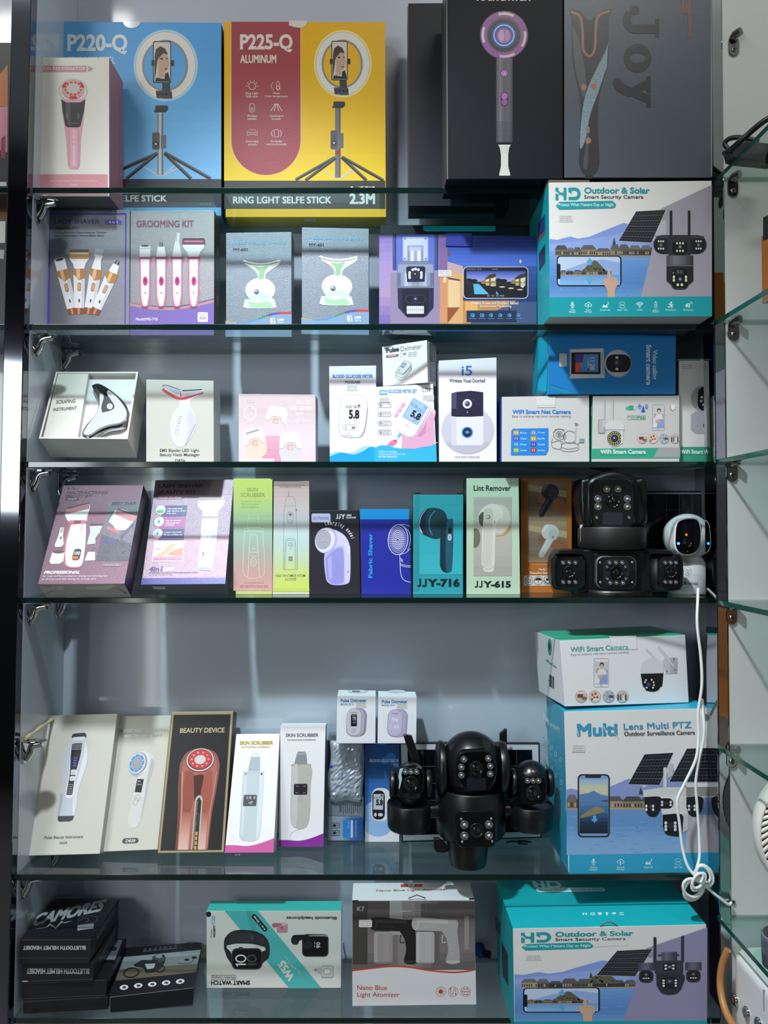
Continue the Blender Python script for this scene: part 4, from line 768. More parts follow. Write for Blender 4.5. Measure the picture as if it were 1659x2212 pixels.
a.line(crv([(1122, 505), (1170, 540), (1240, 578), (1300, 578), (1380, 548), (1436, 530)], 5), 22, '#d94e56'); a.line([(1262, 520), (1266, 570)], 8, '#d94e56')
a.poly(crv([(1124, 490), (1150, 478), (1258, 515), (1250, 545), (1190, 530)], 4), '#bfbfcb'); a.poly(crv([(1276, 520), (1380, 514), (1436, 512), (1420, 535), (1330, 560), (1275, 562)], 4), '#d8d8e0'); a.line(crv([(1275, 520), (1350, 516), (1430, 510)], 4), 8, '#2d2c30'); a.line(crv([(1120, 488), (1150, 476), (1258, 512)], 4), 5, '#3c3a40')
for k in range(4): a.line([(1255-4*k, 722+18*k), (1272-4*k, 720+18*k)], 5, '#8b8b94'); a.ell(1245-2*k, 720+18*k, 3, 3, '#8b8b94')
for y in (808, 846): a.ring(1240-(y-808)*.15, y, 14, 18, 3, '#b4b3bb')
a.T('EMS Bipolar LED Light', 1102, 972, 1408, 1002, '#5c5c58', .012); a.T('Beauty Neck Massager', 1102, 1006, 1412, 1036, '#5c5c58', .012); a.T('D836', 1220, 1052, 1298, 1076, '#5c5c58', .012); a.done()
K = std('hair_trimmer_carton', 'pale pink carton picturing three rounded hair trimmers', [(121, 452), (697, 458), (699, 950), (125, 950)], B2, .080, .050, '#d9c5c7', dict(right='#b7a5a8'))
a = face_art(K, fx=B2); a.grad(124, 560, 697, 890, ['#d3bfc2', '#dcc9cc', '#e8d3d8', '#e9d0d8'], 8); a.rect(124, 890, 697, 1000, '#e4cdd4'); a.grad(300, 766, 440, 960, ['#e0aebe', '#dc9fb4', '#d795ad'], 4); a.line([(330, 764), (430, 762)], 5, '#eed6de'); a.rect(130, 935, 390, 1000, '#e9d3da')
a.frame(176, 496, 244, 518, 11, 2, '#eee2e2'); a.T('DJ-2506', 182, 501, 240, 514, '#efe4e4', .01)
a.outl([(208, 545), (252, 570), (252, 622), (208, 648), (164, 622), (164, 570)], 5, '#f0e6e4'); a.outl([(208, 555), (244, 576), (244, 618), (208, 638), (172, 618), (172, 576)], 2, '#f0e6e4')
for k, t in enumerate(['Removable foil', 'Skin friendly', 'Beauty']): a.T(t, 182, 588+10*k, 234 if k < 2 else 222, 596+10*k, '#f0e6e4')
a.T('ELECTRIC', 562, 504, 670, 534, '#f2ebea', .02); a.T('HAIR TRIMMER', 502, 544, 672, 574, '#f2ebea', .02); a.T('UP', 582, 590, 604, 604, '#f2ebea', .01); a.T('IMPROVE', 582, 644, 644, 658, '#f2ebea', .01)
for y in (602, 650): a.ring(562, y, 15, 15, 2, '#f2ebea'); a.ell(562, y, 8, 8, '#ece0df'); a.line([(582, y+8), (650, y+8)], 2, '#ece0df'); a.line([(582, y+14), (640, y+14)], 2, '#ece0df')
a.part('device_print')
def trim(cx, cy, ang, c, s=1.0):
    R = lambda p: rot2([(cx+x*s, cy+y*s) for x, y in p], cx, cy, ang)
    a.poly(R(crv([(-78, -40), (-70, -90), (-40, -108), (40, -108), (70, -90), (78, -40), (82, 40), (60, 95), (0, 112), (-60, 95), (-82, 40)], 4)), c)
    a.poly(R(crv([(-78, -40), (-70, -90), (-40, -108), (40, -108), (70, -90), (78, -40), (80, 14), (45, 2), (28, -30), (-28, -30), (-45, 2), (-80, 10)], 4)), '#eae4e6')
    a.line(R(crv([(-80, 10), (-45, 2), (-28, -30), (28, -30), (45, 2), (80, 14)], 5)), 4, '#b88c78'); a.poly(R(rr(-20, -20, 20, 20, 7)), '#c99f8c'); a.poly(R(rr(-13, -14, 16, 16, 6)), '#e3c4b4')
trim(400, 655, 12, '#e9cdd6', 1.0); trim(245, 820, -10, '#e9cfc0', 1.02); trim(508, 852, 0, '#d6cfec', 1.02); a.poly(rot2(rr(175, 728, 275, 742, 4), 225, 735, -18), '#a9a0a4'); a.done()
K = std('glucose_meter_carton', 'white carton picturing a glucose meter, blue waves at its foot', [(798, 246), (1150, 240), (1146, 950), (803, 952)], B2, .070, .050, '#e8e5ea', dict(right='#6f87b8', left='#c4c2cc'))
a = face_art(K, fx=B2); BL = '#3f7fd8'
a.poly(crv([(803, 895), (860, 884), (910, 892), (980, 885), (1050, 846), (1100, 842), (1142, 850)], 5) + [(1142, 960), (803, 960)], '#a7cdf0'); a.poly(crv([(803, 920), (850, 900), (900, 890), (980, 905), (1050, 880), (1100, 850), (1144, 848)], 5) + [(1144, 1000), (803, 1000)], '#1b9fe2')
a.T('BLOOD GLUCOSE METER', 824, 308, 1124, 332, BL, .035); a.T('MODE:A88', 918, 354, 1028, 374, '#4a5a80', .02); a.sticker(925, 390, 1014, 430, ['AD8/352/26', '30P/15.6KG', '52*45*35CM']); a.part('device_print')
o = crv([(868, 700), (880, 540), (905, 480), (950, 458), (1030, 462), (1072, 488), (1084, 540), (1074, 660), (1056, 730), (1035, 768), (990, 778), (910, 770), (878, 745)], 5); a.poly(o, '#e4e1e8'); a.outl(o, 3, '#a9a7b4'); a.line(crv([(1084, 560), (1074, 660), (1060, 730), (1035, 772)], 4), 8, '#9a98a8')
a.poly([(920, 506), (1046, 515), (1024, 672), (894, 656)], '#f0eef2'); a.outl([(920, 506), (1046, 515), (1024, 672), (894, 656)], 3, '#b9b7c2')
a.T('8-20  08:30', 926, 538, 1030, 560, '#4a4a58', .02); a.T('5.8', 945, 570, 1024, 640, '#1c1c24', .05); a.T('mmol/L', 974, 644, 1014, 656, '#4a4a58'); a.rect(1012, 533, 1030, 543, '#3a3a46')
a.frame(898, 682, 1004, 724, 20, 3, '#9c9aa8'); a.T('S    M', 916, 692, 990, 716, '#8b8998', .01); a.line(crv([(920, 770), (930, 760), (966, 764), (970, 776)], 4), 3, '#7d7b8a'); a.poly([(948, 738), (954, 750), (941, 749)], '#b5b3bf'); a.done()
K = std('glucose_meter_carton', 'white carton picturing a hand holding a glucose meter', [(60, 640), (750, 605), (792, 1520), (58, 1520)], B3, .062, .052, '#ebe8ee', dict(right='#dcd9e0', top='#d9d8dc'), ground=True); KG = K
a = face_art(K, fx=B3); a.grad(790, 1300, 800, 1310, ['#ebe8ee', '#ebe8ee'], 1)
a.poly(crv([(58, 1370), (110, 1342), (200, 1340), (300, 1366), (400, 1380), (520, 1378), (640, 1350), (785, 1318)], 5) + [(795, 1560), (58, 1560)], '#38b2e8')
a.rr(110, 680, 200, 734, 10, '#3a9ee0'); a.T('GDH', 120, 692, 192, 722, '#eef6fc', .05); a.T('GLUCOSE METER SET', 212, 670, 556, 712, '#2f8ad4', .02); a.T('Glucose', 648, 648, 745, 668, '#4b4b55', .01); a.T('2 in 1', 648, 682, 708, 700, '#4b4b55', .01)
for y in (650, 682): a.frame(618, y, 636, y+18, 2, 3, '#5a5a64')
a.part('hand_print'); sk, sk2 = '#dfa8c4', '#c98bb0'
for x, y in ((390, 850), (352, 910), (312, 968)): a.poly(rot2(ell(x, y, 24, 34, 14), x, y, 30), sk); a.ell(x-4, y-12, 15, 16, '#e6bcd2')
a.poly(crv([(370, 1372), (378, 1250), (365, 1180), (450, 1250), (560, 1180), (660, 1040), (735, 920), (775, 930), (775, 980), (755, 1080), (765, 1180), (750, 1330), (640, 1355), (520, 1380)], 5), sk); a.poly(crv([(560, 1230), (640, 1120), (665, 1060), (655, 1180), (600, 1240)], 4), sk2); a.line(crv([(640, 1100), (700, 1150), (640, 1200)], 5), 4, sk2); a.line(crv([(700, 1010), (750, 1040)], 3), 4, sk2); a.poly(rot2(ell(760, 940, 16, 26, 12), 760, 940, 20), '#ecc8da')
a.poly(crv([(200, 1335), (240, 1290), (290, 1270), (322, 1284), (310, 1310), (270, 1345)], 4), '#dc7fa6'); a.ell(296, 1282, 12, 9, '#b0304c')
a.part('device_print'); a.poly([(356, 1176), (392, 1186), (318, 1276), (296, 1258)], '#7db9e2'); a.poly([(312, 1236), (340, 1246), (318, 1276), (296, 1258)], '#eef2f8')
R = lambda p: rot2(p, 510, 1000, 30)
a.poly(R(rr(378, 755, 648, 1240, 92, 8)), '#c9c5e0'); a.poly(R(rr(372, 752, 630, 1236, 88, 8)), '#e7e5f0'); a.poly(R(rr(398, 800, 606, 1060, 16)), '#5f8fc4'); a.poly(R(rr(404, 806, 600, 1054, 12)), '#a3c1e6')
def TR_(t, x0, y0, x1, y1, c, b):
    p = R([(x0, y1), (x1, y1), (x0, y0)]); a.TQ(t, p[0], p[1], p[2], c, b, part='device_print')
TR_('15:26', 415, 850, 495, 890, '#41506c', .0); TR_('12-01', 505, 870, 585, 910, '#41506c', .0); TR_('5.8', 470, 920, 590, 1010, '#22222c', .05); TR_('mmol/L', 520, 1022, 580, 1040, '#41506c', .0); TR_('CB', 560, 822, 592, 848, '#41506c', .0)
a.poly(R(ell(500, 1132, 40, 36, 20)), '#f3f2f8'); a.poly(R(ell(500, 1132, 40, 36, 20)), '#f3f2f8'); TR_('M', 485, 1112, 518, 1150, '#9d9ab8', .0)
a.part('print')
for k, (y, t) in enumerate([(857, 'No Coding'), (966, '8 second'), (1074, 'Sample Size'), (1182, 'Wide HCT')]):
    a.frame(92, y-30, 250, y+30, 26, 4, '#8f8d9a'); a.ring(124, y, 19, 19, 3, '#7b7986'); a.ell(124, y, 8, 8, '#5c5a66'); a.T(t, 148, y-18, 236, y-2, '#7b7986'); a.T(['', 'quick test', '0.6uL', '20-70%'][k], 148, y+3, 220, y+18, '#7b7986') if k else None
a.sticker(102, 765, 232, 822, ['XT08/707/575', '300P/16KG', '50*45*35CM']); a.sticker(618, 738, 760, 806, ['XT08/707/575', '300P/16KG', '50*45*35CM'])
for k, t in enumerate(['Suitable for self-testing', 'Only for use with IMDK, test strips', 'IN VITRO DIAGNOSTIC']): a.T(t, 100, 1404+29*k, [316, 416, 326][k], 1428+29*k, '#e6f4fc', .012)
a.done()
# tilted small carton standing on the glucose cartons
q = [B3(*p) for p in ((140, 160), (675, 80), (686, 605), (150, 636))]
K = carton('oximeter_carton', 'small white oximeter carton standing turned on top of the hand-printed glucose carton', q, KG.ztop+.0005, y0=.068, yaw=24, lean=0, d=.040, front='#e9e8e6', cols=dict(right='#d0cfcd', left='#c9c9c8', top='#dcdcda'))
a = face_art(K, fx=B3); a.TQ('Pulse', (190, 238), (345, 216), (186, 178), '#33384a', .05); a.TQ('Oximeter', (356, 218), (616, 182), (352, 156), '#6b7384', .0)
a.poly(crv([(190, 268), (200, 264), (325, 248), (332, 262), (325, 276), (200, 292), (190, 282)], 3), '#8d3345'); a.TQ('FINGERTIP', (210, 284), (312, 270), (209, 268), '#ecdfe0', .03)
a.ring(368, 256, 20, 22, 3, '#9a9aa0'); a.rect(392, 234, 424, 256, '#5a5c62'); a.ell(404, 244, 6, 7, '#e4e4e4')
for k, t in enumerate(['XT05/70/2026', '200P/10.8KG', '46*37*30CM']): a.TQ(t, (452, 244+22*k), (556, 228+22*k), (451, 230+22*k), '#66666a')
a.part('device_print'); g = '#4b4d55'
o = [(318, 436), (406, 322), (488, 352), (494, 372), (398, 486), (316, 458)]; a.poly(o, '#cfcfd2'); a.outl(o, 4, g); a.poly([(360, 400), (398, 350), (434, 364), (392, 418)], '#5b5d64'); a.poly([(370, 398), (400, 358), (424, 368), (392, 406)], '#a9abb0'); a.ell(345, 438, 14, 9, '#9a9ba0')
for dy in (0, 30, 62): a.line(crv([(304, 455+dy), (330, 480+dy), (385, 496+dy), (440, 450+dy*.8), (496, 385+dy*.7)], 5), 4, '#77797f')
a.line([(304, 455), (306, 530)], 4, '#77797f'); a.line([(498, 400), (490, 430)], 4, '#77797f'); a.ring(478, 428, 16, 20, 3, '#77797f'); a.TQ('Finger clip oximeter', (360, 598), (456, 588), (360, 590), '#8f8f94'); a.done()
b = face_art(K, 'right', fx=B3); b.part('specification_print'); b.poly([(706, 118), (785, 138), (788, 350), (712, 340)], '#77777d'); b.poly([(712, 356), (788, 362), (790, 580), (716, 576)], '#8b8b90')
for x in (730, 750, 770): b.line([(x, 150), (x+3, 330)], 4, '#c4c4c8'); b.line([(x, 380), (x+3, 560)], 4, '#c9c9cc')
b.ell(804, 228, 8, 20, '#22232a'); b.done()
K = std('doorbell_carton', 'tall white carton picturing a wireless doorbell with a blue button', [(818, 326), (1508, 288), (1510, 1518), (824, 1518)], B3, .062, .045, '#ebe8ef', dict(right='#a9a8b4', left='#cfcdd6'))
a = face_art(K, fx=B3); a.ell(1162, 1155, 316, 288, '#c9c6d2'); a.poly(ell(1162, 1155, 316, 288, 24, 30, 150), '#bdbac6')
a.T('i5', 1090, 388, 1216, 504, '#3f78d4', .012); a.T('Wireless Visual Doorbell', 942, 542, 1370, 588, '#3b3c46', .015); a.T('YOUR FAMILY SAFEGUARD', 1008, 1466, 1306, 1492, '#8b8a98', .0)
a.part('device_print'); a.poly([(968, 716), (1030, 700), (1200, 686), (1348, 704), (1348, 990), (1030, 990), (968, 985)], '#2a2640'); a.poly([(968, 716), (1030, 702), (1030, 990), (968, 985)], '#4a4868'); [a.line([(1036, 730+22*k), (1346, 728+22*k)], 2, '#3a3654') for k in range(12)]
a.rr(968, 960, 1350, 1338, 36, '#e3e0ea'); a.rect(968, 985, 1350, 1030, '#e3e0ea'); a.poly([(968, 900), (1030, 905), (1348, 905), (1348, 990), (1200, 998), (1030, 998), (968, 992)], '#2a2640'); a.poly([(968, 990), (1030, 998), (1030, 1335), (1000, 1335), (968, 1300)], '#d3d0de')
a.ell(1158, 842, 54, 56, '#d9d8e2'); a.ring(1158, 842, 54, 56, 10, '#efeef4'); a.ell(1158, 842, 30, 32, '#403a70'); a.ell(1150, 832, 14, 14, '#8d86c4'); a.ell(1160, 942, 15, 14, '#31406e'); a.ell(1160, 944, 7, 6, '#a9c4ea'); a.ell(1160, 745, 5, 5, '#6d6a90'); a.ell(1234, 796, 5, 5, '#6d6a90')
a.ell(1158, 1184, 68, 68, '#3f90dc'); a.ell(1158, 1184, 56, 56, '#2a5aa4'); a.ell(1158, 1184, 50, 50, '#1f2036'); a.ring(1158, 1180, 20, 22, 3, '#6fb4ea'); a.poly([(1146, 1194), (1150, 1172), (1158, 1164), (1166, 1172), (1170, 1194)], '#6fb4ea'); [a.line(ell(1158, 1182, 32, 32, 4, s0, s0+50), 3, '#6fb4ea') for s0 in (-25, 155)]; a.done()
K = std('net_camera_carton', 'white carton with a bright blue feature panel and outline drawing of indoor cameras', [(80, 522), (706, 510), (708, 970), (78, 972)], B4, .050, .085, '#cfcdc9', dict(left='#24479a', right='#c2c1c0', top='#c9c7c2')); KN = K
a = face_art(K, fx=B4); a.T('WiFi Smart Net Camera', 156, 614, 574, 644, '#2f7fd0', .04); a.T('Easy to achieve real-time remote viewing', 154, 652, 574, 674, '#7d7d82', .0)
a.poly([(146, 765), (160, 750), (414, 746), (414, 905), (395, 940), (144, 942)], '#2a86d8')
for k, (c, t) in enumerate([('#c99a3a', 'IR-Cut'), ('#7a86a8', 'TF storage'), ('#5c4ab0', 'Wireless'), ('#c4a02c', 'Pan/Tilt'), ('#3a8ac4', 'iPhone'), ('#4a3f98', 'Two-side'), ('#8fae3a', 'Android'), ('#b03038', 'Smart Cloud')]):
    x, y = (182, 306)[k % 2], 779+42*(k//2); a.rr(x-20, y-16, x+20, y+16, 6, c); a.rr(x-12, y-9, x+12, y+8, 5, mixh(c, '#ffffff', .55)); a.ell(x, y, 6, 6, c); a.T(t, x+30, y-6, x+(74 if k % 2 == 0 else 82), y+6, '#dfeefa', .01)
a.part('device_print'); g = '#6b6c72'
a.line(crv([(442, 820), (436, 850), (445, 885), (500, 895), (505, 850)], 5), 3, g); a.ring(490, 792, 42, 40, 3, g); [a.ring(490, 792, r, r, 3, g) for r in (24, 14, 7)]; a.line(crv([(455, 765), (465, 755), (490, 752), (530, 758)], 4), 3, g); a.line([(450, 770), (450, 812)], 3, g); a.line(crv([(436, 850), (480, 838), (520, 846)], 4), 3, g)
a.ring(565, 810, 46, 46, 3, g); a.ring(528, 806, 12, 20, 3, g); a.line(crv([(505, 872), (520, 855), (580, 850), (624, 866), (626, 900), (570, 914), (508, 905), (505, 872)], 5), 3, g); a.line(crv([(508, 885), (560, 896), (624, 884)], 4), 3, g); a.line([(604, 850), (608, 742)], 8, '#8a8b90'); a.line([(604, 850), (608, 742)], 4, '#d9d8d6'); [a.line(ell(606, 736, r, r, 5, -100, -30), 5, '#8a8b90') for r in (10, 18, 26)]; a.rr(636, 822, 670, 852, 4, '#8aa4b4'); a.frame(636, 822, 670, 852, 4, 3, '#5c6a74'); a.line([(620, 860), (640, 850)], 3, g); a.part('tuck_slot_print'); a.poly([(326, 522), (464, 520), (462, 596), (330, 598)], '#dcdad6'); a.line([(330, 584), (460, 582)], 6, '#bfbdb9'); a.done()
K = std('camera_carton', 'white and green carton picturing a dome camera with two aerials and a phone', [(732, 516), (1353, 512), (1353, 958), (724, 962)], B4, .048, .085, '#cdcbc6', dict(left='#2a9a7c', right='#bdbcb9', top='#c4c2bd')); KI = K
a = face_art(K, fx=B4); a.poly([(726, 894), (1358, 884), (1358, 962), (724, 966)], '#3aa684'); a.poly([(1205, 888), (1358, 884), (1358, 954), (1165, 954)], '#a9a7a4'); a.T('WiFi Smart Camera', 786, 900, 1112, 930, '#e4f0ea', .03); a.T('Easy to achieve real-time remote viewing', 786, 932, 1112, 946, '#246a56')
a.rr(968, 592, 1042, 616, 12, '#3aa684'); a.rr(1002, 594, 1040, 614, 10, '#dfddd8'); a.T('Wi', 980, 596, 1000, 612, '#e4f0ea', .03); a.T('Fi', 1008, 596, 1026, 612, '#3aa684', .03); a.ell(1005, 600, 22, 18, '#3aa684'); a.line([(1042, 594), (1066, 590)], 2, '#55607a')
a.poly([(1086, 600), (1098, 600), (1108, 632), (1076, 632)], '#3f62b8'); a.ell(1092, 594, 6, 6, '#3f62b8'); [a.line(ell(1092, 592, r, r, 6, s0-40, s0+40), 4, '#3f62b8') for r in (16, 24, 32) for s0 in (0, 180)]
a.frame(980, 656, 1110, 686, 4, 2, '#5c9a84'); a.T('IP66', 1044, 660, 1104, 682, '#4a9a80', .01); a.T('Protection', 984, 660, 1040, 669, '#4a9a80'); a.T('Rating', 1004, 673, 1040, 682, '#4a9a80')
a.part('phone_print')
def family(x0, y0, x1, y1):
    w, h = x1-x0, y1-y0; X = lambda u, v: (x0+u*w, y0+v*h)
    a.frame(x0-w*.08, y0-h*.15, x1+w*.08, y1+h*.15, w*.12, w*.03, '#aeb0b4'); a.poly([X(0, 0), X(1, 0), X(1, 1), X(0, 1)], '#c4cad0'); a.ring(*X(.5, 1.08), w*.08, w*.08, w*.02, '#9c9ea2')
    e = lambda u, v, ru, rv, c: a.ell(*X(u, v), ru*w, rv*h, c)
    e(.55, .17, .18, .13, '#3c3430'); e(.55, .22, .15, .11, '#d3a88e'); e(.25, .42, .16, .11, '#b08a78'); e(.28, .46, .13, .09, '#dcb49c'); e(.82, .44, .17, .12, '#b8988c'); e(.78, .49, .13, .09, '#dcb49c')
    a.poly([X(.3, .34), X(.8, .34), X(.9, .6), X(.2, .6)], '#dcdcdc'); a.poly([X(.05, .55), X(.4, .55), X(.5, 1), X(0, 1)], '#e0dfe2'); a.poly([X(.45, .6), X(1, .58), X(1, 1), X(.35, 1)], '#8fa3d0'); a.poly([X(.2, .62), X(.55, .58), X(.62, .72), X(.3, .8)], '#d6a890'); a.line([X(.5, .26), X(.62, .26)], h*.02, '#f2f2f2')
family(1162, 598, 1240, 742)
a.part('picture_print')
def rounds(xs, y, r):
    for k, x in enumerate(xs):
        a.ell(x, y, r, r, ['#c9b8aa', '#d9c4b4', '#b9b9bb', '#c4beb6'][k]); a.ring(x, y, r, r, 2, '#8f8f90')
        if k == 0: a.rect(x-r*.6, y-r*.4, x+r*.3, y+r*.2, '#8d3a36'); a.ell(x+r*.5, y+r*.3, r*.4, r*.3, '#8a6a4a'); a.rect(x-r*.7, y-r*.75, x+r*.7, y-r*.5, '#dcd9d6')
        if k == 1: [a.ell(x+r*dx, y+r*dy, r*.2, r*.24, '#b8604a') for dx, dy in ((-.4, -.3), (.1, -.5), (-.1, .2), (.4, .1), (-.5, .45))]; a.rect(x-r*.2, y+r*.3, x+r*.6, y+r*.6, '#e6dcd4')
        if k == 2: [a.line([(x, y), (x+r*.9*math.cos(t), y+r*.9*math.sin(t))], r*.09, '#7d7d82') for t in (.3, 1.2, 2.2, 3.4, 4.4, 5.5)]; a.rect(x+r*.1, y-r*.2, x+r*.8, y+r*.2, '#4c4c55')
        if k == 3: [a.rect(x+r*dx, y-r*.3, x+r*(dx+.25), y+r*.6, c) for dx, c in ((-.8, '#3a3c44'), (-.4, '#6a5a50'), (.1, '#e2e0dc'), (.45, '#3f4440'))]; [a.ell(x+r*(dx+.12), y-r*.35, r*.13, r*.15, '#a88470') for dx in (-.8, -.4, .1, .45)]
rounds([1085, 1163, 1242, 1320], 822, 35)
a.part('device_print'); g1, g2 = '#c4c4c4', '#9a9b9d'
for x in (802, 862): a.rr(x, 542, x+18, 690, 8, '#b4b5b5'); a.rr(x+4, 544, x+9, 688, 3, '#d5d5d4')
a.rr(768, 684, 818, 784, 8, g2); a.rr(776, 690, 812, 776, 6, '#b5b6b7'); a.poly([(800, 690), (870, 684), (870, 740), (800, 740)], g1); a.poly([(820, 760), (822, 720), (850, 692), (890, 686), (930, 694), (955, 720), (958, 760)], '#d3d3d2'); a.rect(820, 754, 958, 764, '#b0b0b0'); a.poly([(828, 764), (952, 764), (945, 850), (905, 878), (870, 878), (835, 850)], '#c9c9c8')
a.ell(887, 820, 52, 52, '#2a2b2e'); a.ring(887, 820, 46, 46, 18, '#c4b85c'); [a.ell(887+37*math.cos(k*.393), 820+37*math.sin(k*.393), 6, 6, '#2f3032') for k in range(16)]; a.ell(887, 820, 20, 20, '#34346a'); a.ell(884, 816, 7, 7, '#9a9ad0'); a.rr(934, 770, 946, 856, 5, '#dcdcdb'); a.part('torn_spot'); a.poly([(1286, 580), (1310, 578), (1314, 600), (1298, 624), (1286, 608)], '#b9a37c'); a.poly([(1290, 580), (1320, 578), (1320, 610), (1300, 620), (1292, 600)], '#eceae6'); a.done()
b = face_art(K, 'left', fx=B4); b.T('WiFi Smart', 718, 590, 728, 660, '#d5e8e0', rot=90); b.done()
zt3 = max(KN.ztop, KI.ztop) + .0006
K = carton('camera_carton', 'blue carton picturing a camera with a screen, lying across the two white camera cartons', [(418, 62), (1328, 84), (1326, 510), (408, 508)], zt3, y0=.046, d=.075, front='#1f7fc4', cols=dict(left='#159ab8', top='#1a6aa8', right='#165a8c'), fx=B4)
a = face_art(K, fx=B4); a.poly([(424, 440), (640, 498), (500, 498), (420, 480)], '#1a8cb4'); a.line([(424, 430), (600, 490)], 3, '#146a94'); a.line([(430, 460), (520, 500)], 3, '#146a94')
a.sticker(492, 212, 544, 304, ['SD46/8003/03', 'SSP/50P/20KG', '46*29*45CM'], rot=90)
a.T('Video calling', 1150, 186, 1194, 398, '#dfeaf4', .02, rot=90); a.T('Smart camera', 1114, 148, 1152, 438, '#dfeaf4', .035, rot=90)
a.part('device_print'); a.poly([(566, 180), (810, 172), (818, 386), (566, 392)], '#b9bac0'); a.poly([(572, 186), (800, 180), (800, 200), (580, 202)], '#d9dade'); a.poly([(580, 360), (800, 362), (814, 384), (570, 388)], '#cfd0d6'); a.poly([(578, 204), (786, 202), (786, 360), (576, 358)], '#191b22'); a.grad(606, 216, 770, 344, ['#4f8ccc', '#5c9ad6', '#4a86c8'], 4)
a.poly([(606, 216), (670, 216), (660, 270), (606, 290)], '#5a4a9c'); a.poly(ell(606, 320, 46, 44, 14, -90, 30) + [(650, 344), (606, 344)], '#e8542a'); a.ell(672, 325, 36, 19, '#8d3a4c'); a.ell(668, 322, 26, 20, '#3c8ad0')
a.T('11:28', 712, 240, 744, 328, '#e4eef6', .0, rot=90, part='device_print'); a.T('2024/08/02', 694, 246, 704, 316, '#c9dcec', rot=90, part='device_print')
a.ell(914, 284, 94, 100, '#a4a8b4'); a.ell(906, 280, 90, 94, '#c2c5ce'); a.rr(826, 218, 1004, 346, 56, '#17181f'); a.ell(905, 280, 28, 30, '#2c2d3a'); a.ell(903, 277, 12, 12, '#6a6d82'); a.ell(904, 240, 11, 10, '#cfd4b8'); a.ell(904, 323, 11, 10, '#cfd4b8'); a.done()
b = face_art(K, 'left', fx=B4); b.part('price_sticker').poly([(403, 220), (412, 214), (410, 300), (401, 308)], '#d9d9d4'); b.done()
MB().hexa([K.c[0]+Vector((-.014, .02, -.004)), K.c[0]+Vector((-.0004, .004, -.002)), K.c[3]+Vector((-.0004, .004, .004)), K.c[3]+Vector((-.012, .02, .010)), K.k[0]+Vector((-.012, -.01, -.006)), K.k[0]+Vector((-.0004, 0, 0)), K.k[3]+Vector((-.0004, 0, .002)), K.k[3]+Vector((-.012, -.01, .01))], C('#138fae')).build('end_flap', K.root, bevel=.002)
K = std('camera_carton', 'tall white and green camera carton standing beside the steel corner post', [(1350, 262), (1650, 258), (1650, 960), (1350, 962)], B4, .056, .075, '#dad9d4', dict(left='#b9b9b5', top='#8dbca8'))
a = face_art(K, fx=B4); a.poly([(1334, 882), (1650, 878), (1650, 1000), (1334, 1000)], '#3a9a7c'); a.T('WiFi Smart Camera', 1360, 900, 1640, 930, '#dfeee6', .03); a.T('Easy to achieve real-time remote viewing', 1360, 934, 1640, 946, '#246a56'); a.sticker(1362, 282, 1448, 328, ['QD2/707/5/26', 'WP/16KG', '49*32*46CM']); a.line([(1334, 256), (1650, 252)], 8, '#4fae90')
a.part('device_print'); a.ell(1532, 535, 100, 95, '#a5a6ab'); a.rr(1484, 450, 1580, 622, 46, '#1c1c22'); [a.ell(1512+dx, y, 10, 9, '#c9c9c4') for dx, y in ((0, 525), (-4, 552), (12, 578), (30, 512), (40, 580))]; a.poly([(1434, 650), (1470, 626), (1600, 626), (1634, 650), (1634, 760), (1600, 785), (1470, 785), (1434, 760)], '#a9aab0'); a.ell(1538, 728, 16, 20, '#26262c'); a.part('tuck_slot_print'); a.rect(1500, 255, 1600, 322, '#cfcec9'); a.done()
# ================================================================== things on the fourth shelf
B5 = crop(30, 1000, 3.386); B6 = crop(480, 1010, 3.95); B7 = crop(860, 1000, 4.1475); B8 = crop(1160, 990, 3.770)
Q = [B5(*p) for p in ((360, 162), (948, 160), (808, 885), (172, 888))]
K = carton('beauty_kit_carton', 'dark pink shiny carton picturing a shaver and loose heads, leaning back beside the side panel', Q, S(4), lean=33, d=.042, front=FOIL('#a07d8d'), cols=dict(right='#2e2a3c', left='#8a6c7c', top='#5d4652', bottom='#b9b4b0'), ground=False)
a = face_art(K, fx=qmap([(0, 0), (600, 0), (600, 725), (0, 725)], Q)); dk = '#55404e'
a.T('5 IN 1', 40, 14, 122, 32, dk, .03, .2); a.T('MULTIFUNCTIONAL', 42, 44, 350, 66, dk, .03, .2); a.T('BEAUTY KIT', 42, 72, 240, 92, dk, .03, .2); a.rr(44, 97, 146, 113, 8, '#4d3c48'); a.T('MS-5377', 62, 100, 128, 110, '#b79caa', .02, .2)
a.part('print'); a.rect(368, 122, 600, 556, FOIL('#8f8c94')); a.poly([(368, 360), (600, 440), (600, 556), (368, 556)], FOIL('#7a7880'))
a.T('BEST EVER', 392, 126, 576, 150, '#3a3540', .05, .2); a.T('LADY EPILATOR', 390, 155, 530, 167, '#5b5560', .01, .2); a.T('5in1', 386, 398, 474, 430, '#4a3f8c', .03, .1)
for k in range(3): a.T('ADVANCED CORDLESS KIT', 478, 398+13*k, [540, 550, 600][k], 408+13*k, '#3f3c48', .01)
for k, (t, e) in enumerate([('Provides trimming comb for precision', 590), ('shaving features heat wipe & trim', 560), ('individual shaver 3 in 1', 530)]): a.T(t, 382, 436+12*k, e, 446+12*k, '#4a4754', .01)
a.line([(368, 470), (600, 470)], 2, '#5b5860'); a.line([(492, 470), (492, 556)], 2, '#5b5860')
for x in (430, 548): a.line([(x-14, 505), (x+14, 485)], 4, '#34313a'); a.line([(x-14, 485), (x+14, 505)], 4, '#34313a'); a.T('Flexible moving', x-42, 522, x+42, 532, '#3f3c46'); a.T('washable head', x-36, 536, x+36, 546, '#3f3c46')
a.rr(420, 576, 560, 596, 10, '#77727a'); a.T('PRIVATE LABEL', 440, 581, 540, 591, '#a39ea6')
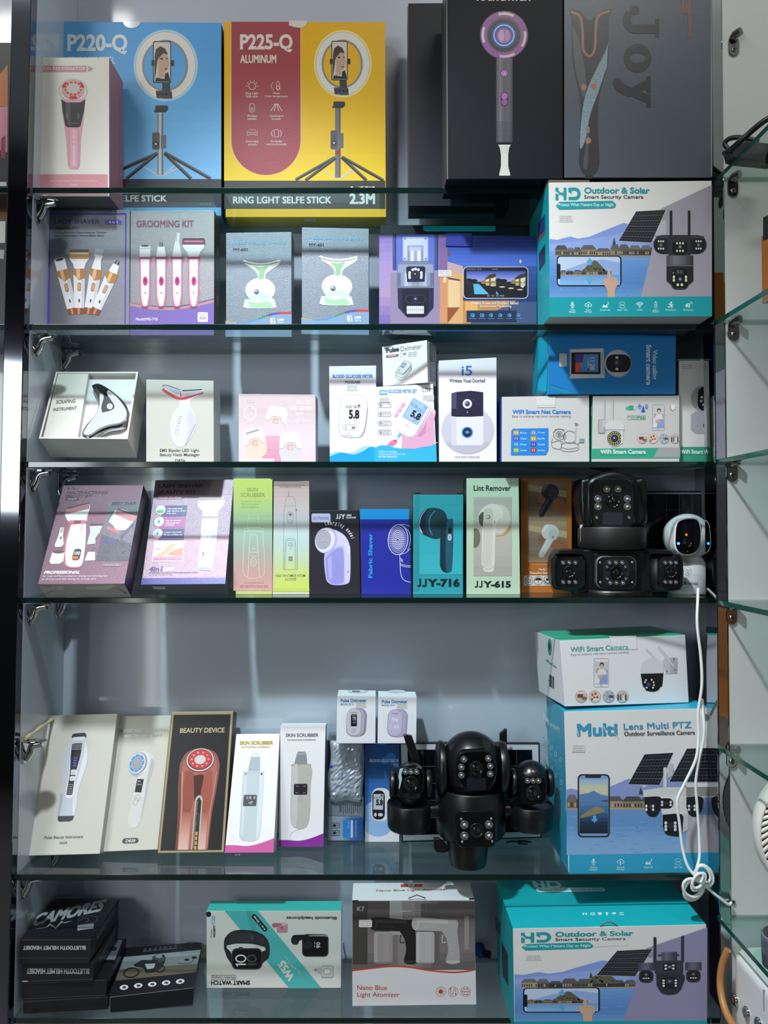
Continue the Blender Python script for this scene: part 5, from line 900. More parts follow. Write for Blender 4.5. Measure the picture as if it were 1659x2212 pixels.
a.T('PROFESSIONAL', 26, 628, 276, 650, '#ecdfe6', .04, .2); a.T('For body and face,cordless for shaving and trimming hair', 22, 660, 474, 676, '#dcc9d4', .01, .15); a.T('on all body parts.Safe shaving for all body parts', 22, 682, 400, 698, '#dcc9d4', .01, .15)
a.part('device_print'); bd, wh = '#aa5f72', '#dfe3e3'
a.poly(crv([(118, 290), (112, 420), (140, 560), (170, 600), (230, 608), (272, 590), (262, 430), (232, 280)], 4), bd); a.poly(crv([(134, 290), (130, 420), (152, 540), (178, 590), (240, 600), (278, 575), (268, 430), (240, 285)], 4), wh)
a.poly(crv([(70, 215), (84, 240), (120, 270), (232, 270), (236, 230), (240, 170), (228, 140), (160, 160), (80, 180)], 4), '#cfd6d8'); a.poly([(72, 172), (228, 130), (236, 150), (236, 175), (80, 215), (70, 200)], '#a56a76'); a.poly([(76, 164), (226, 126), (228, 138), (76, 178)], '#4c4048'); a.rect(116, 258, 234, 284, '#b86a78'); a.rect(150, 262, 200, 282, '#6a3c48')
a.ring(222, 385, 20, 26, 3, '#c2a878'); a.rr(196, 468, 252, 552, 20, '#26262c'); a.T('100', 202, 486, 246, 512, '#cfd6da', .02, part='device_print'); a.rr(200, 522, 240, 542, 4, '#d0662e'); [a.rect(206+2*k*.3, 290+10*k, 222+k*.5, 294+10*k, '#77808a') for k in range(5)]
a.poly([(60, 312), (88, 310), (94, 370), (114, 430), (106, 452), (60, 455), (52, 440), (62, 372)], '#c9d0cd'); a.rect(66, 312, 86, 350, '#9aa3a0'); a.rr(78, 378, 88, 398, 4, '#26262a')
a.poly([(48, 490), (136, 486), (140, 560), (120, 576), (60, 578), (44, 560)], '#cfd6d2'); a.ell(92, 490, 42, 12, '#4c4a4e')
a.poly([(270, 300), (362, 296), (352, 350), (330, 390), (340, 430), (280, 438), (280, 390), (284, 350)], '#b9c0be'); a.poly([(270, 288), (362, 284), (362, 298), (270, 302)], '#3a383c')
a.rect(312, 458, 336, 490, '#5f5d60'); a.poly([(300, 490), (350, 490), (362, 552), (290, 556)], '#cfd6d2')
a.poly(crv([(400, 270), (440, 300), (470, 330), (530, 330), (560, 300), (590, 230), (560, 210), (480, 180), (430, 190)], 4), '#c4ced2'); a.poly([(440, 180), (600, 230), (590, 262), (560, 268), (430, 215)], '#b07a84'); a.poly([(446, 172), (600, 220), (598, 232), (440, 184)], '#4a454c'); a.poly([(400, 300), (500, 340), (490, 362), (395, 324)], '#b86a78')
a.line([(520, 380), (575, 300)], 8, '#4a3f6c'); a.poly([(566, 290), (588, 286), (584, 316)], '#4a3f6c'); a.poly([(512, 360), (506, 392), (534, 384)], '#4a3f6c'); a.done()
b = face_art(K, 'bottom', fx=B5); b.part('barcode_label').poly([(268, 900), (360, 900), (366, 926), (280, 926)], '#c9c7c2'); b.line([(176, 890), (322, 912), (236, 958)], 3, '#5a585a'); b.line([(806, 888), (750, 910), (828, 955)], 3, '#5a585a'); b.poly([(520, 905), (740, 890), (700, 925), (540, 925)], '#d5d4c4'); b.done()
Q = [B5(*p) for p in ((1035, 125), (1610, 120), (1546, 885), (930, 890))]
K = carton('beauty_kit_carton', 'bright pink shiny carton picturing a white lady shaver, dark blue strip along its foot', Q, S(4), lean=28, d=.040, front=FOIL('#cdb2c2'), cols=dict(right='#3a3548', left='#9c8494', top='#b49ca8', bottom='#5c5a62'), ground=False)
a = face_art(K, fx=qmap([(0, 0), (600, 0), (600, 765), (0, 765)], Q)); a.rect(0, 718, 600, 765, '#3d3a90'); VI = '#3a2f6e'
a.T('LADY SHAVER', 30, 30, 375, 60, '#3f3038', .05); a.T('BEAUTY KIT', 30, 75, 325, 104, '#3f3038', .05); a.rr(26, 118, 230, 143, 10, '#a05a80'); a.T('Model: SN-8866', 42, 123, 214, 138, '#dcc4d2', .02, .15)
a.part('print')
for k, (c, tt) in enumerate([(VI, ['Changeable heads', 'safe shaving of all', 'body parts']), ('#b04a90', ['Easy to operate,', 'convenient and', 'practical']), (VI, ['2 hours charge for', '45 min cordless use'])]):
    y = 188+86*k; a.rect(82, y, 266, y+80, c)
    for j, t in enumerate(tt): a.T(t, 118, y+18+17*j, 118+7.2*len(t), y+31+17*j, '#e4dcec', .02)
    a.ell(70, y+32, 40, 38, '#c25fa4'); a.ell(70, y+32, 36, 34, '#e0cfd9'); a.poly(rot2(rr(54, y+8, 86, y+54, 10), 70, y+32, [60, 15, 25][k]), '#c4c9c6')
    if k == 0: a.poly([(40, y+36), (100, y+32), (92, y+56), (50, y+56)], '#4fa050')
    else: a.rr(64, y+22, 76, y+42, 5, '#6c7470')
a.rect(55, 448, 276, 598, '#eae4e4'); a.T('ALL OVER GROOMING KIT', 62, 450, 226, 462, '#5b4a5c', .01); a.rect(62, 468, 270, 560, '#e9e0d6'); a.poly(crv([(66, 552), (120, 530), (170, 480), (215, 468), (180, 520), (130, 560), (90, 562)], 4), '#cf9c78'); a.poly(crv([(165, 540), (200, 520), (268, 500), (270, 535), (268, 558), (180, 556)], 4), '#b97f5c'); a.ell(90, 505, 16, 5, '#d06a7c'); a.rect(62, 566, 270, 590, '#a83a84'); a.T('FOR TOTAL FACE AND BODY GROOMING', 66, 572, 264, 583, '#e8cfe0', .01)
a.T('4in1', 44, 632, 140, 672, VI, .03, .1); a.T('USB', 146, 640, 222, 668, '#ece2ea', .05, .1); a.T('PROFESSIONAL HIGH QUALITY ADVANCED SHAVING SYSTEM', 44, 676, 394, 686, '#3f2f58', .02); a.T('THE TOTAL FACE AND BODY GROOMING', 44, 691, 220, 698, '#7a6882')
a.part('device_print'); a.poly(crv([(385, 285), (392, 480), (396, 640), (410, 662), (480, 666), (496, 640), (508, 480), (506, 285)], 4), '#dfe0e6'); a.poly(crv([(470, 285), (470, 480), (472, 640), (482, 664), (498, 640), (510, 480), (508, 285)], 4), '#c4bfca'); a.poly(crv([(345, 160), (350, 200), (388, 235), (395, 272), (498, 272), (502, 235), (536, 200), (542, 160)], 4), '#ecebee'); a.poly([(348, 128), (536, 128), (545, 175), (342, 175)], '#c0a3a8'); a.rect(352, 140, 534, 152, '#8d7078'); a.rect(388, 268, 506, 284, '#b07a84'); a.ring(418, 410, 26, 58, 5, '#c99aa4'); a.ring(418, 410, 22, 54, 3, '#efeef0'); a.rr(416, 530, 428, 560, 5, '#3a3a40'); a.poly([(398, 640), (494, 640), (480, 668), (410, 666)], '#8d93a0'); a.done()
b = face_art(K, 'bottom', fx=B5); b.part('barcode_label').poly([(1010, 903), (1105, 905), (1112, 922), (1025, 922)], '#c9c7c4'); b.line([(932, 893), (1030, 912), (970, 950)], 3, '#8d8b90'); b.done()
def four(name, label, quad, fx, d, front, cols=None, **kw): return carton(name, label, quad, S(4), y0=kw.pop('y0', .074), d=d, front=front, cols=cols or {}, fx=fx, **kw)
K = four('skin_scrubber_carton', 'narrow carton fading from lime to rose with an outlined skin scrubber', [(96, 94), (414, 94), (427, 1056), (115, 1060)], B6, .035, '#c4cf7e', dict(right='#8e9a60', left='#b9c46c', top='#cfdc70', bottom='#8d6f70'))
a = face_art(K, fx=B6); a.grad(96, 100, 428, 1050, ['#cddc6e', '#c9d87c', '#b4cf9c', '#a4c4b4', '#b0b2a4', '#cfa79f', '#dca7a0'], 28)
ol = '#e4ecd9'; a.T('SKIN', 212, 172, 302, 204, '#7d8a4c', .0); a.T('SCRUBBER', 157, 216, 364, 252, '#7d8a4c', .0)
for k, t in enumerate(['Deeply Pore Cleaning', 'Nutrition Leading-in', 'Lifting & Tightening']): a.T(t, 166, 282+24*k, [330, 316, 312][k], 300+24*k, '#7f8c5c')
a.T('Lifting', 250, 684, 284, 698, ol); a.T('Moisturizing', 234, 716, 302, 728, ol); a.T('Cleaning', 242, 750, 294, 764, ol); a.T('Remove Dirty & Clean Oil', 192, 978, 354, 994, '#7d5f5a'); a.T('KEEP HEALTHY & YOUNG SKIN', 152, 1005, 392, 1024, '#7d5f5a', .01)
a.part('device_print'); a.outl([(226, 400), (302, 400), (318, 514), (214, 514)], 3, ol); a.line([(222, 430), (306, 430)], 2, ol); a.line(crv([(195, 520), (266, 512), (342, 520), (344, 546), (266, 534), (192, 546), (195, 520)], 4), 3, ol); a.outl(crv([(190, 545), (182, 700), (178, 860), (195, 925), (265, 945), (345, 925), (360, 860), (356, 700), (346, 545)], 5), 3, ol); a.line(crv([(218, 940), (236, 620), (245, 580), (268, 572), (292, 580), (300, 620), (318, 940)], 5), 3, ol); a.ring(267, 806, 25, 36, 3, ol); a.ring(267, 803, 12, 12, 2, ol); a.line([(233, 722), (302, 722)], 2, ol); a.done()
K = four('mole_pen_carton', 'narrow carton fading from rose to lime with an upside down printed pen', [(440, 122), (742, 115), (744, 1058), (430, 1058)], B6, .035, '#c9d0b4', dict(left='#b4a69c', right='#9aa88c', top='#8d7a74', bottom='#8d9a4c'))
a = face_art(K, fx=B6); a.grad(440, 122, 742, 1030, ['#cbaea8', '#d8bcb8', '#d9c8c8', '#c8d6d6', '#bfd8d4', '#c6d9b8', '#cddc84', '#cfde6c'], 28); a.rect(432, 1030, 744, 1056, '#c4d45c'); a.rect(440, 118, 742, 160, '#a98f88')
g = '#77837f'; a.T('mole without leaving scars', 468, 140, 702, 158, '#6a5450', .01, rot=180); a.T('Remove freckles and', 492, 160, 672, 176, '#6a5450', .01, rot=180); a.T('MOLE REMOVAL PEN', 456, 912, 708, 934, '#66703c', .01, rot=180); a.T('BEAUTY', 533, 942, 630, 964, '#66703c', .01, rot=180)
a.part('device_print'); a.line([(570, 196), (570, 245)], 3, g); a.line([(566, 215), (566, 245)], 3, g); a.outl([(552, 248), (606, 248), (628, 298), (626, 328), (534, 328), (536, 298)], 3, g); a.line([(530, 328), (526, 500), (522, 870)], 3, g); a.line([(627, 328), (632, 440), (642, 560), (642, 870)], 3, g); a.line([(522, 870), (642, 870)], 3, g); a.rr(627, 352, 637, 374, 4, g); a.frame(555, 376, 606, 478, 25, 3, g); a.ring(581, 401, 16, 16, 3, g); a.ell(581, 401, 8, 8, '#3c4644'); a.ring(581, 454, 14, 12, 3, g)
a.line(crv([(528, 868), (540, 640), (560, 610), (600, 610), (626, 640), (630, 868)], 5), 3, g); a.line(crv([(536, 868), (548, 650), (565, 624), (598, 624), (618, 650), (622, 868)], 5), 2, g); a.ring(584, 657, 19, 19, 3, g); a.ring(584, 657, 10, 10, 2, g); a.ell(584, 690, 4, 4, '#3c4644')
for x in (567, 585):
    for y in (758, 780): a.frame(x, y, x+15, y+18, 5, 4, '#2f3634')
a.done()
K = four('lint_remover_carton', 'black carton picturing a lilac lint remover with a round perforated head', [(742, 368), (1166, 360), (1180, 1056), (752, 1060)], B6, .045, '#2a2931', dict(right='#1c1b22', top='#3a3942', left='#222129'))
a = face_art(K, fx=B6); LV = '#c9c6e8'; a.rr(762, 392, 924, 468, 14, LV); a.T('Lint Remover', 774, 412, 914, 440, '#4a4694', .0); a.line([(774, 444), (914, 440)], 2, '#4a4694'); a.J(970, 398, 988, 438, 8, '#e4e3ee'); a.J(991, 398, 1010, 438, 8, '#e4e3ee'); a.T('Y', 1013, 398, 1050, 438, '#e4e3ee', .05); a.T('-200', 1054, 398, 1102, 416, '#e4e3ee', .03); a.poly([(1058, 422), (1142, 420), (1136, 434), (1058, 434)], '#c9c7d4'); a.T('MINI SIZE', 1070, 424, 1126, 432, '#3a3946', .03)
for k, ch in enumerate('Charging model'):
    if ch == ' ': continue
    t = math.radians(-104 + 6.6*k); cx, cy = 930+178*math.cos(t), 660+172*math.sin(t)*1.0; an = t+math.pi/2; u = Vector((math.cos(an), math.sin(an))); v = Vector((math.sin(an), -math.cos(an)))
    w, h = (13, 34) if ch not in 'gil' else ((12, 34) if ch == 'g' else (5, 32)); h = 26 if ch in 'arnmoe' else h; bl = Vector((cx, cy)) - u*w/2 - (v*8 if ch == 'g' else v*0)
    a.TQ(ch, tuple(bl), tuple(bl+u*w), tuple(bl+v*h), '#e8e7ee', .03, .15)
a.part('device_print'); a.poly(crv([(880, 520), (960, 530), (1040, 575), (1085, 650), (1095, 760), (1092, 940), (1070, 990), (990, 1004), (915, 990), (882, 930), (872, 740), (940, 700), (960, 620)], 4), '#b6b2e4'); a.poly(crv([(960, 535), (1040, 580), (1084, 660), (1092, 760), (1090, 940), (1066, 985), (1045, 960), (1040, 700), (1000, 670), (960, 690)], 4), '#d3d0ea'); a.poly(crv([(884, 770), (960, 700), (1020, 690), (1036, 740), (1038, 940), (1010, 990), (930, 985), (892, 930)], 4), '#9c98dc'); a.poly(crv([(900, 790), (930, 760), (936, 940), (910, 940)], 4), '#b4b1e8')
a.poly(rot2(ell(888, 622, 92, 112, 28), 888, 622, 18), '#b9b6dc'); a.poly(rot2(ell(876, 618, 84, 104, 28), 876, 618, 14), '#e0dfee'); a.poly(rot2(ell(862, 614, 68, 86, 28), 862, 614, 14), '#c9c7d4')
for r in range(1, 7):
    for k in range(r*6): t = 2*math.pi*k/(r*6); x, y = 862+10.2*r*math.cos(t), 614+13*r*math.sin(t); a.ell(x, y, 3.6, 4.4, '#4c4a58', n=6); a.k -= 1
a.rr(1062, 668, 1092, 738, 12, '#dcdaf0'); a.ell(1075, 890, 4, 8, '#55526c'); a.done()
K = four('fabric_shaver_carton', 'deep blue carton with a cyan top strip and a line drawn fabric shaver', [(1176, 356), (1592, 352), (1612, 1046), (1190, 1046)], B6, .045, '#262f9c', dict(right='#171b3a', top='#1f7fc0', left='#20288a'))
a = face_art(K, fx=B6); a.rect(1176, 354, 1594, 442, '#1f93dc'); a.T('Fabric Shaver', 1246, 560, 1282, 942, '#2f9fe0', .03, rot=-90); wl_ = '#d9def2'
a.part('device_print'); a.poly(rot2(ell(1500, 615, 84, 128, 30), 1500, 615, 4), '#2a2f94'); a.outl(rot2(ell(1500, 615, 84, 128, 30), 1500, 615, 4), 6, wl_); a.line(crv([(1505, 486), (1560, 488), (1600, 500)], 4), 4, wl_); a.line(crv([(1520, 742), (1570, 725), (1606, 690)], 4), 4, wl_); a.line(crv([(1560, 510), (1600, 560), (1604, 640), (1580, 710)], 5), 3, wl_)
for r in range(1, 8):
    for k in range(r*6):
        t = 2*math.pi*k/(r*6); x, y = 1498+10*r*math.cos(t), 615+15.5*r*math.sin(t)
        if x < 1590: a.ell(x, y, 3.4 if r > 5 else 4.4, 4.6 if r > 5 else 6, '#e4e8f6', n=6); a.k -= 1
a.line(crv([(1514, 740), (1520, 860), (1530, 930), (1560, 965), (1608, 978)], 5), 5, wl_); a.line(crv([(1516, 820), (1560, 834), (1608, 838)], 4), 4, wl_); a.line(crv([(1516, 832), (1560, 846), (1608, 850)], 4), 4, wl_)
for k in range(3): a.line([(1522, 772+9*k), (1542, 792+9*k)], 3, wl_)
a.done()
K = four('lint_remover_carton', 'turquoise carton picturing a dark lint remover with a square handle', [(137, 285), (584, 285), (582, 1152), (134, 1152)], B7, .050, '#2f9aa6', dict(left='#1f6f78', right='#1c555c', top='#1d3a40'))
a = face_art(K, fx=B7); a.part('print'); a.poly([(150, 290), (195, 290), (185, 1150), (140, 1150)], '#2a8f9c'); a.grad(190, 300, 575, 1000, ['#2f96a2', '#35a4b0', '#3bb0bc'], 8); a.J(168, 1036, 206, 1112, 15, '#14242a'); a.J(212, 1036, 256, 1112, 15, '#14242a'); a.T('Y-716', 262, 1036, 552, 1112, '#14242a', .05)
a.part('device_print'); a.poly(crv([(186, 560), (200, 470), (250, 415), (330, 402), (400, 425), (436, 480), (430, 560), (390, 660), (330, 682), (240, 650), (200, 620)], 5), '#1d3c4a'); a.poly(crv([(186, 560), (205, 470), (255, 418), (225, 480), (205, 560), (220, 630), (195, 610)], 4), '#b9a9c4'); a.poly(crv([(190, 560), (212, 470), (270, 412), (255, 470), (240, 560), (262, 655), (222, 630)], 4), '#182a3a'); a.line(crv([(330, 430), (285, 490), (280, 580), (305, 645)], 5), 10, '#3f7a8c'); a.poly(crv([(335, 560), (350, 500), (390, 490), (440, 495), (440, 600), (380, 600)], 4), '#20333f')
a.poly(crv([(378, 560), (385, 530), (440, 505), (480, 504), (492, 520), (490, 700), (484, 930), (470, 975), (430, 985), (390, 960), (374, 920)], 4), '#16313f'); a.poly(crv([(432, 540), (450, 512), (490, 510), (494, 700), (484, 930), (460, 980), (430, 960), (424, 780)], 4), '#24566a'); a.rect(448, 580, 480, 628, '#101a24'); a.ell(461, 667, 18, 30, '#b9c2cc'); a.ring(461, 669, 9, 14, 3, '#4c5a68'); a.line([(461, 650), (461, 668)], 3, '#4c5a68'); a.done()
MB().tube([K.c[0]+Vector((.001, .001, .003)), K.c[0]+Vector((.012, .001, .004))], .0016, M('#10282c')).build('corner_flap', K.root)
MB().tube([K.c[1]+Vector((-.010, .001, .003)), K.c[1]+Vector((-.001, .001, .003))], .0014, M('#10282c')).build('corner_flap', K.root)
K = four('lint_remover_carton', 'pale green carton with a photo panel of a cream lint remover', [(612, 138), (1080, 135), (1094, 1155), (612, 1150)], B7, .055, '#b7cfb4', dict(left='#33463c', right='#7d9480', top='#9db59c'))
a = face_art(K, fx=B7); a.grad(676, 306, 1018, 1012, ['#a9a9a0', '#b5b4a8', '#b4b0a4', '#a8a49c'], 8); a.T('Lint Remover', 676, 200, 1010, 250, '#2b3430', .02); a.J(682, 1056, 716, 1118, 12, '#1f2a2c'); a.J(722, 1056, 756, 1118, 12, '#1f2a2c'); a.T('Y-615', 762, 1056, 1010, 1118, '#1f2a2c', .05)
a.part('device_print'); a.poly(crv([(676, 585), (710, 590), (735, 640), (730, 720), (700, 760), (676, 758)], 4), '#6d6f58'); a.ell(900, 500, 105, 130, '#c9c6b8'); a.poly(crv([(876, 650), (940, 640), (1000, 560), (1006, 600), (950, 650), (876, 660)], 4), '#a9905c'); a.poly(crv([(745, 910), (752, 560), (718, 520), (730, 440), (800, 375), (880, 370), (930, 410), (940, 480), (876, 560), (862, 930), (820, 975), (770, 970)], 5), '#d5d3c6'); a.poly(crv([(726, 540), (722, 480), (765, 440), (758, 580)], 4), '#55574f'); a.poly(crv([(765, 560), (768, 430), (805, 408), (850, 430), (846, 560)], 4), '#c4c1b2'); a.ell(806, 486, 20, 18, '#7d7a5c'); a.ell(802, 484, 13, 10, '#c9c6b4'); a.line([(864, 518), (864, 542)], 4, '#4c4a40')
for k in range(8): a.line([(772+10*k, 550), (754+11*k, 930)], 3, '#aaa796')
a.rr(760, 730, 820, 890, 26, '#c9c6b9'); a.line(crv([(740, 915), (790, 948), (830, 945), (862, 920)], 4), 4, '#9a9784'); a.done()
K = four('lint_remover_carton', 'bronze carton picturing a black and a white lint remover in a hand', [(1098, 138), (1556, 134), (1558, 1150), (1100, 1150)], B7, .040, '#b0692a', y0=.106, cols=dict(right='#7a4a22', top='#3c2a1c', left='#6a4422'))
a = face_art(K, fx=B7)
for y0, c1, c2, cc in ((162, '#8d7a66', '#5f4c3e', '#24242f'), (524, '#a08a6c', '#7a6a5c', '#c2c2c0')):
    a.part('print'); a.grad(1162, y0, 1512, y0+366, [c1, c2, c1], 8); a.poly([(1162, y0+30), (1512, y0+90), (1512, y0+150), (1162, y0+80)], mixh(c1, '#c9b48c', .4))
    a.part('device_print'); a.poly(crv([(1252, y0+130), (1290, y0+120), (1400, y0+140), (1512, y0+200), (1512, y0+320), (1440, y0+290), (1360, y0+220), (1260, y0+190)], 4), '#8d5f44'); a.line(crv([(1256, y0+165), (1320, y0+175), (1390, y0+220)], 4), 4, '#5c3a28')
    a.poly([(1330, y0+150), (1395, y0+165), (1300, y0+320), (1270, y0+325), (1256, y0+295)], cc); a.line([(1268, y0+300), (1340, y0+170)], 8, mixh(cc, '#ffffff', .3)); a.ell(1362, y0+98, 78, 70, cc); a.poly(crv([(1288, y0+100), (1310, y0+40), (1350, y0+30), (1310, y0+90)], 4), mixh(cc, '#ffffff', .25)); a.ell(1390, y0+118, 42, 50, mixh(cc, '#808088', .25)); a.ell(1386, y0+140, 9, 11, mixh(cc, '#000000', .4))
a.T('A variety of colors', 1200, 902, 1376, 918, '#e0c09c'); a.T('Made in', 1260, 944, 1350, 964, '#ecd9c4', .02); a.T('Executive Standard', 1180, 974, 1392, 994, '#ecd9c4', .03)
a.part('print'); a.rr(1124, 1008, 1520, 1100, 10, '#cfc9c2')
for k, x in enumerate((1172, 1256, 1340, 1424)): a.ring(x, 1055, 38, 40, 4, '#2c2a2a')
a.T('CE', 1150, 1040, 1196, 1070, '#2c2a2a', .0); a.poly(ell(1256, 1052, 30, 24, 12, 180, 360), '#2c2a2a'); a.line([(1256, 1040), (1256, 1080), (1266, 1080)], 4, '#2c2a2a'); a.poly([(1326, 1034), (1354, 1034), (1354, 1056), (1326, 1056)], '#2c2a2a'); a.line(crv([(1312, 1050), (1320, 1070), (1340, 1080), (1360, 1070), (1368, 1050)], 4), 8, '#2c2a2a'); a.done()
# ------------------------------------------------------------------ real cameras: builders
BK, BK2, LENS = M('#0d0e10', .34, bump=.05, bscale=1200), M('#08090b', .08, coat=.5), M('#050507', .04, coat=1.0)
SILV = M('#a9abad', .22, metal=.8)
def at(fx, x, y, Y): return onY(*fx(x, y), Y)
def plate(fx, pts, Y, depth, mat, name, parent, bev=.0015, matf=None, N=Vector((0, -1, 0))):
    P = [at(fx, x, y, Y) for x, y in pts]
    n = Vector()
    for j in range(len(P)): n += P[j].cross(P[(j+1) % len(P)])
    if n.dot(N) < 0: P = P[::-1]
    return MB().outline(P, N, depth, mat, bev, 3, False, matf).build(name, parent)
def lens(fx, x, y, r, Y, parent, ring=BK2, glassc=LENS, ref=.0):
    c = at(fx, x, y, Y); R = (at(fx, x+r, y, Y)-c).length; o = MB()
    o.lathe([(0, R), (.003, R), (.0035, R*.9), (.0012, R*.82), (.0010, R*.55), (.0022, R*.5), (.0018, R*.42)], c, (0, -1, 0), ring, 32); ob = o.build('lens_barrel', parent)
    MB().ball(c+Vector((0, -.001, 0)), R*.44, glassc, sy=.35).build('lens_glass', ob)
    MB().ball(c+Vector((R*.08, -.001-R*.12, R*.1)), R*.09, SILV, sy=.4, n=10, m=8).build('lens_core', ob)
def led(fx, x, y, r, Y, parent, warm=False):
    c = at(fx, x, y, Y); R = (at(fx, x+r, y, Y)-c).length
    o = MB().lathe([(0, R), (.0012, R), (.0014, R*.86), (.0002, R*.55)], c, (0, -1, 0), M('#6f7276', .2, metal=.6), 18).build('lamp_cup', parent)
    MB().ball(c+Vector((0, -.0003, 0)), R*.42, M('#b9b47a' if warm else '#a9abad', .1, coat=.6), n=12, m=8).build('lamp_bead', o)
def screw(fx, x, y, r, Y, parent):
    c = at(fx, x, y, Y); R = (at(fx, x+r, y, Y)-c).length; MB().lathe([(0, R), (.001, R), (.0014, R*.6)], c, (0, -1, 0), SILV, 14).build('screw', parent)
# --- three headed camera on the fourth shelf
f8 = B8; Y0 = .030
c = at(f8, 640, 1100, Y0+.03); G = root('security_camera', 'black security camera with three wide heads beside the bronze carton', 'camera', (c.x, c.y, S(4)))
zc = lambda y, Y: at(f8, 640, y, Y).z; xc = lambda x, Y: at(f8, x, 700, Y).x
w = MB(); w.lathe([(zc(1108, .07)-S(4) if False else 0, .062), (.006, .064), (.010, .060)], (c.x, .078, S(4)), (0, 0, 1), BK, 40); w.build('base_foot', G)
# lower bar with three heads
bar = [at(f8, x, y, Y0+.012) for x, y in rr(150, 742, 1150, 1090, 120)]
MB().outline(bar[::-1], (0, -1, 0), .060, BK, .006, 3).build('lower_housing', G)
for (x0, x1, cx, tilt) in ((112, 405, 262, 1), (890, 1190, 1080, -1)):
    cc = at(f8, (x0+x1)/2, 925, Y0+.018); R = (at(f8, x1, 925, Y0)-at(f8, x0, 925, Y0)).length/2
    h = MB(); h.lathe([(-R*1.02, R*.5), (-R*.98, R*.82), (-R*.7, R*.98), (0, R*1.02), (R*.7, R*.98), (R*.98, R*.82), (R*1.02, R*.5)], cc, (0, 0, 1), BK, 40); ob = h.build('side_head', G)
    for v in ob.data.vertices: v.co.y = (v.co.y-(cc.y-G.location.y))*.62+(cc.y-G.location.y)
    yf = cc.y - R*.64
    xa, xb = (150, 395) if tilt > 0 else (985, 1175)
    plate(f8, rr(xa, 800, xb, 1056, 40), yf+.002, .022, BK2, 'side_faceplate', G)
    xs = (212, 262, 312) if tilt > 0 else (1045, 1088, 1130)
    for yy in (850, 1008):
        for x in xs: led(f8, x, yy, 17, yf, G, x == 262)
    lens(f8, 262 if tilt > 0 else 1088, 925, 48, yf, G)
    MB().outline([at(f8, x, y, Y0-.004) for x, y in ([(165, 780), (180, 750), (380, 742), (372, 778)] if tilt > 0 else [(905, 742), (1090, 752), (1122, 780), (915, 778)])][::-1], (0, -1, 0), .050, BK, .002).build('rain_hood', G)
yf = Y0 - .004
plate(f8, rr(466, 770, 820, 1100, 30), yf+.010, .050, BK, 'centre_block', G)
plate(f8, rr(482, 795, 812, 1068, 62), yf+.002, .008, SILV, 'silver_bezel', G, .002, BK2)
plate(f8, rr(492, 805, 802, 1058, 56), yf, .004, BK2, 'centre_faceplate', G)
for x, y in ((514, 850), (775, 848), (516, 1011), (776, 1012)): screw(f8, x, y, 11, yf-.001, G)
plate(f8, rr(540, 822, 752, 1042, 60), yf-.0008, .002, M('#2c2e30', .25, metal=.4), 'reflector', G, .0005)
for k, (x, y) in enumerate([(590, 850), (643, 850), (693, 850), (570, 884), (718, 884), (572, 980), (722, 980), (596, 1014), (646, 1014), (698, 1014)]): led(f8, x, y, 18 if k not in (3, 4, 5, 6) else 12, yf-.002, G, x in (643, 646))
lens(f8, 646, 930, 54, yf-.002, G, M('#191a1c', .2, metal=.5), LENS)
# drum and upper head
ya, yb = 545, 755; R = (at(f8, 908, 650, .05)-at(f8, 362, 650, .05)).length/2; cx = at(f8, 636, 650, .05+R*.0).x; cy = .020 + R*.92
zb_, zt_ = at(f8, 636, 742, .05).z, at(f8, 636, 560, .05).z
MB().lathe([(0, R*.92), (.004, R), (zt_-zb_-.003, R), (zt_-zb_, R*.97)], (cx, cy, zb_), (0, 0, 1), M('#1d1b1a', .5, bump=.05, bscale=1200), 56).build('turning_drum', G)
p = at(f8, 369, 610, .05); MB().box((cx-R*.985, cy-R*.18, zb_+.012), (cx-R*.93+.0005, cy-R*.10, zb_+.040), M('#c9c9c6')).build('white_label', G)
hz = at(f8, 620, 360, .05).z; hr = (at(f8, 800, 360, .04)-at(f8, 440, 360, .04)).length/2
top = at(f8, 620, 95, .06).z
h = MB(); hd = [at(f8, x, y, .050) for x, y in crv([(395, 300), (420, 180), (520, 120), (620, 95), (720, 110), (820, 170), (870, 300), (870, 560), (390, 560)], 5)]
h.outline(hd if False else hd[::-1], (0, -1, 0), .062, BK, .010, 4, True); h.build('upper_head', G)
for s, (xa, xb) in ((-1, (348, 445)), (1, (800, 905))):
    e = [at(f8, x, y, .056) for x, y in crv([(xa+20 if s < 0 else xa, 170), (xb if s < 0 else xb-20, 165), (xb if s < 0 else xb, 330), (xb if s < 0 else xb-10, 545), (xa+30 if s < 0 else xa, 545), (xa, 330)], 4)]
    MB().outline(e[::-1], (0, -1, 0), .050, BK, .006, 3, True).build('side_arm', G)
yf = .038
plate(f8, rr(442, 165, 800, 578, 75), yf, .014, BK2, 'upper_faceplate', G, .003)
plate(f8, rr(545, 220, 690, 290, 34), yf-.0006, .002, M('#1b1c1e', .2), 'lamp_window', G, .0005)
for x, y, wm in ((568, 250, 1), (660, 250, 1), (496, 332, 0), (735, 332, 0), (497, 395, 1), (736, 395, 1)): led(f8, x, y, 31, yf-.001, G, wm)
lens(f8, 618, 350, 54, yf-.001, G)
plate(f8, rr(534, 440, 702, 548, 22), yf-.001, .003, M('#20242a', .12, coat=1.0, bump=.4, bscale=120), 'sensor_window', G, .001)
for x in (485, 748): led(f8, x, 482, 14, yf-.001, G)
for k in range(12): plate(f8, [(505+18*k, 158), (513+18*k, 158), (508+18*k, 182), (500+18*k, 182)], .0395, .004, M('#030304', .6), 'cooling_vent', G, 0)
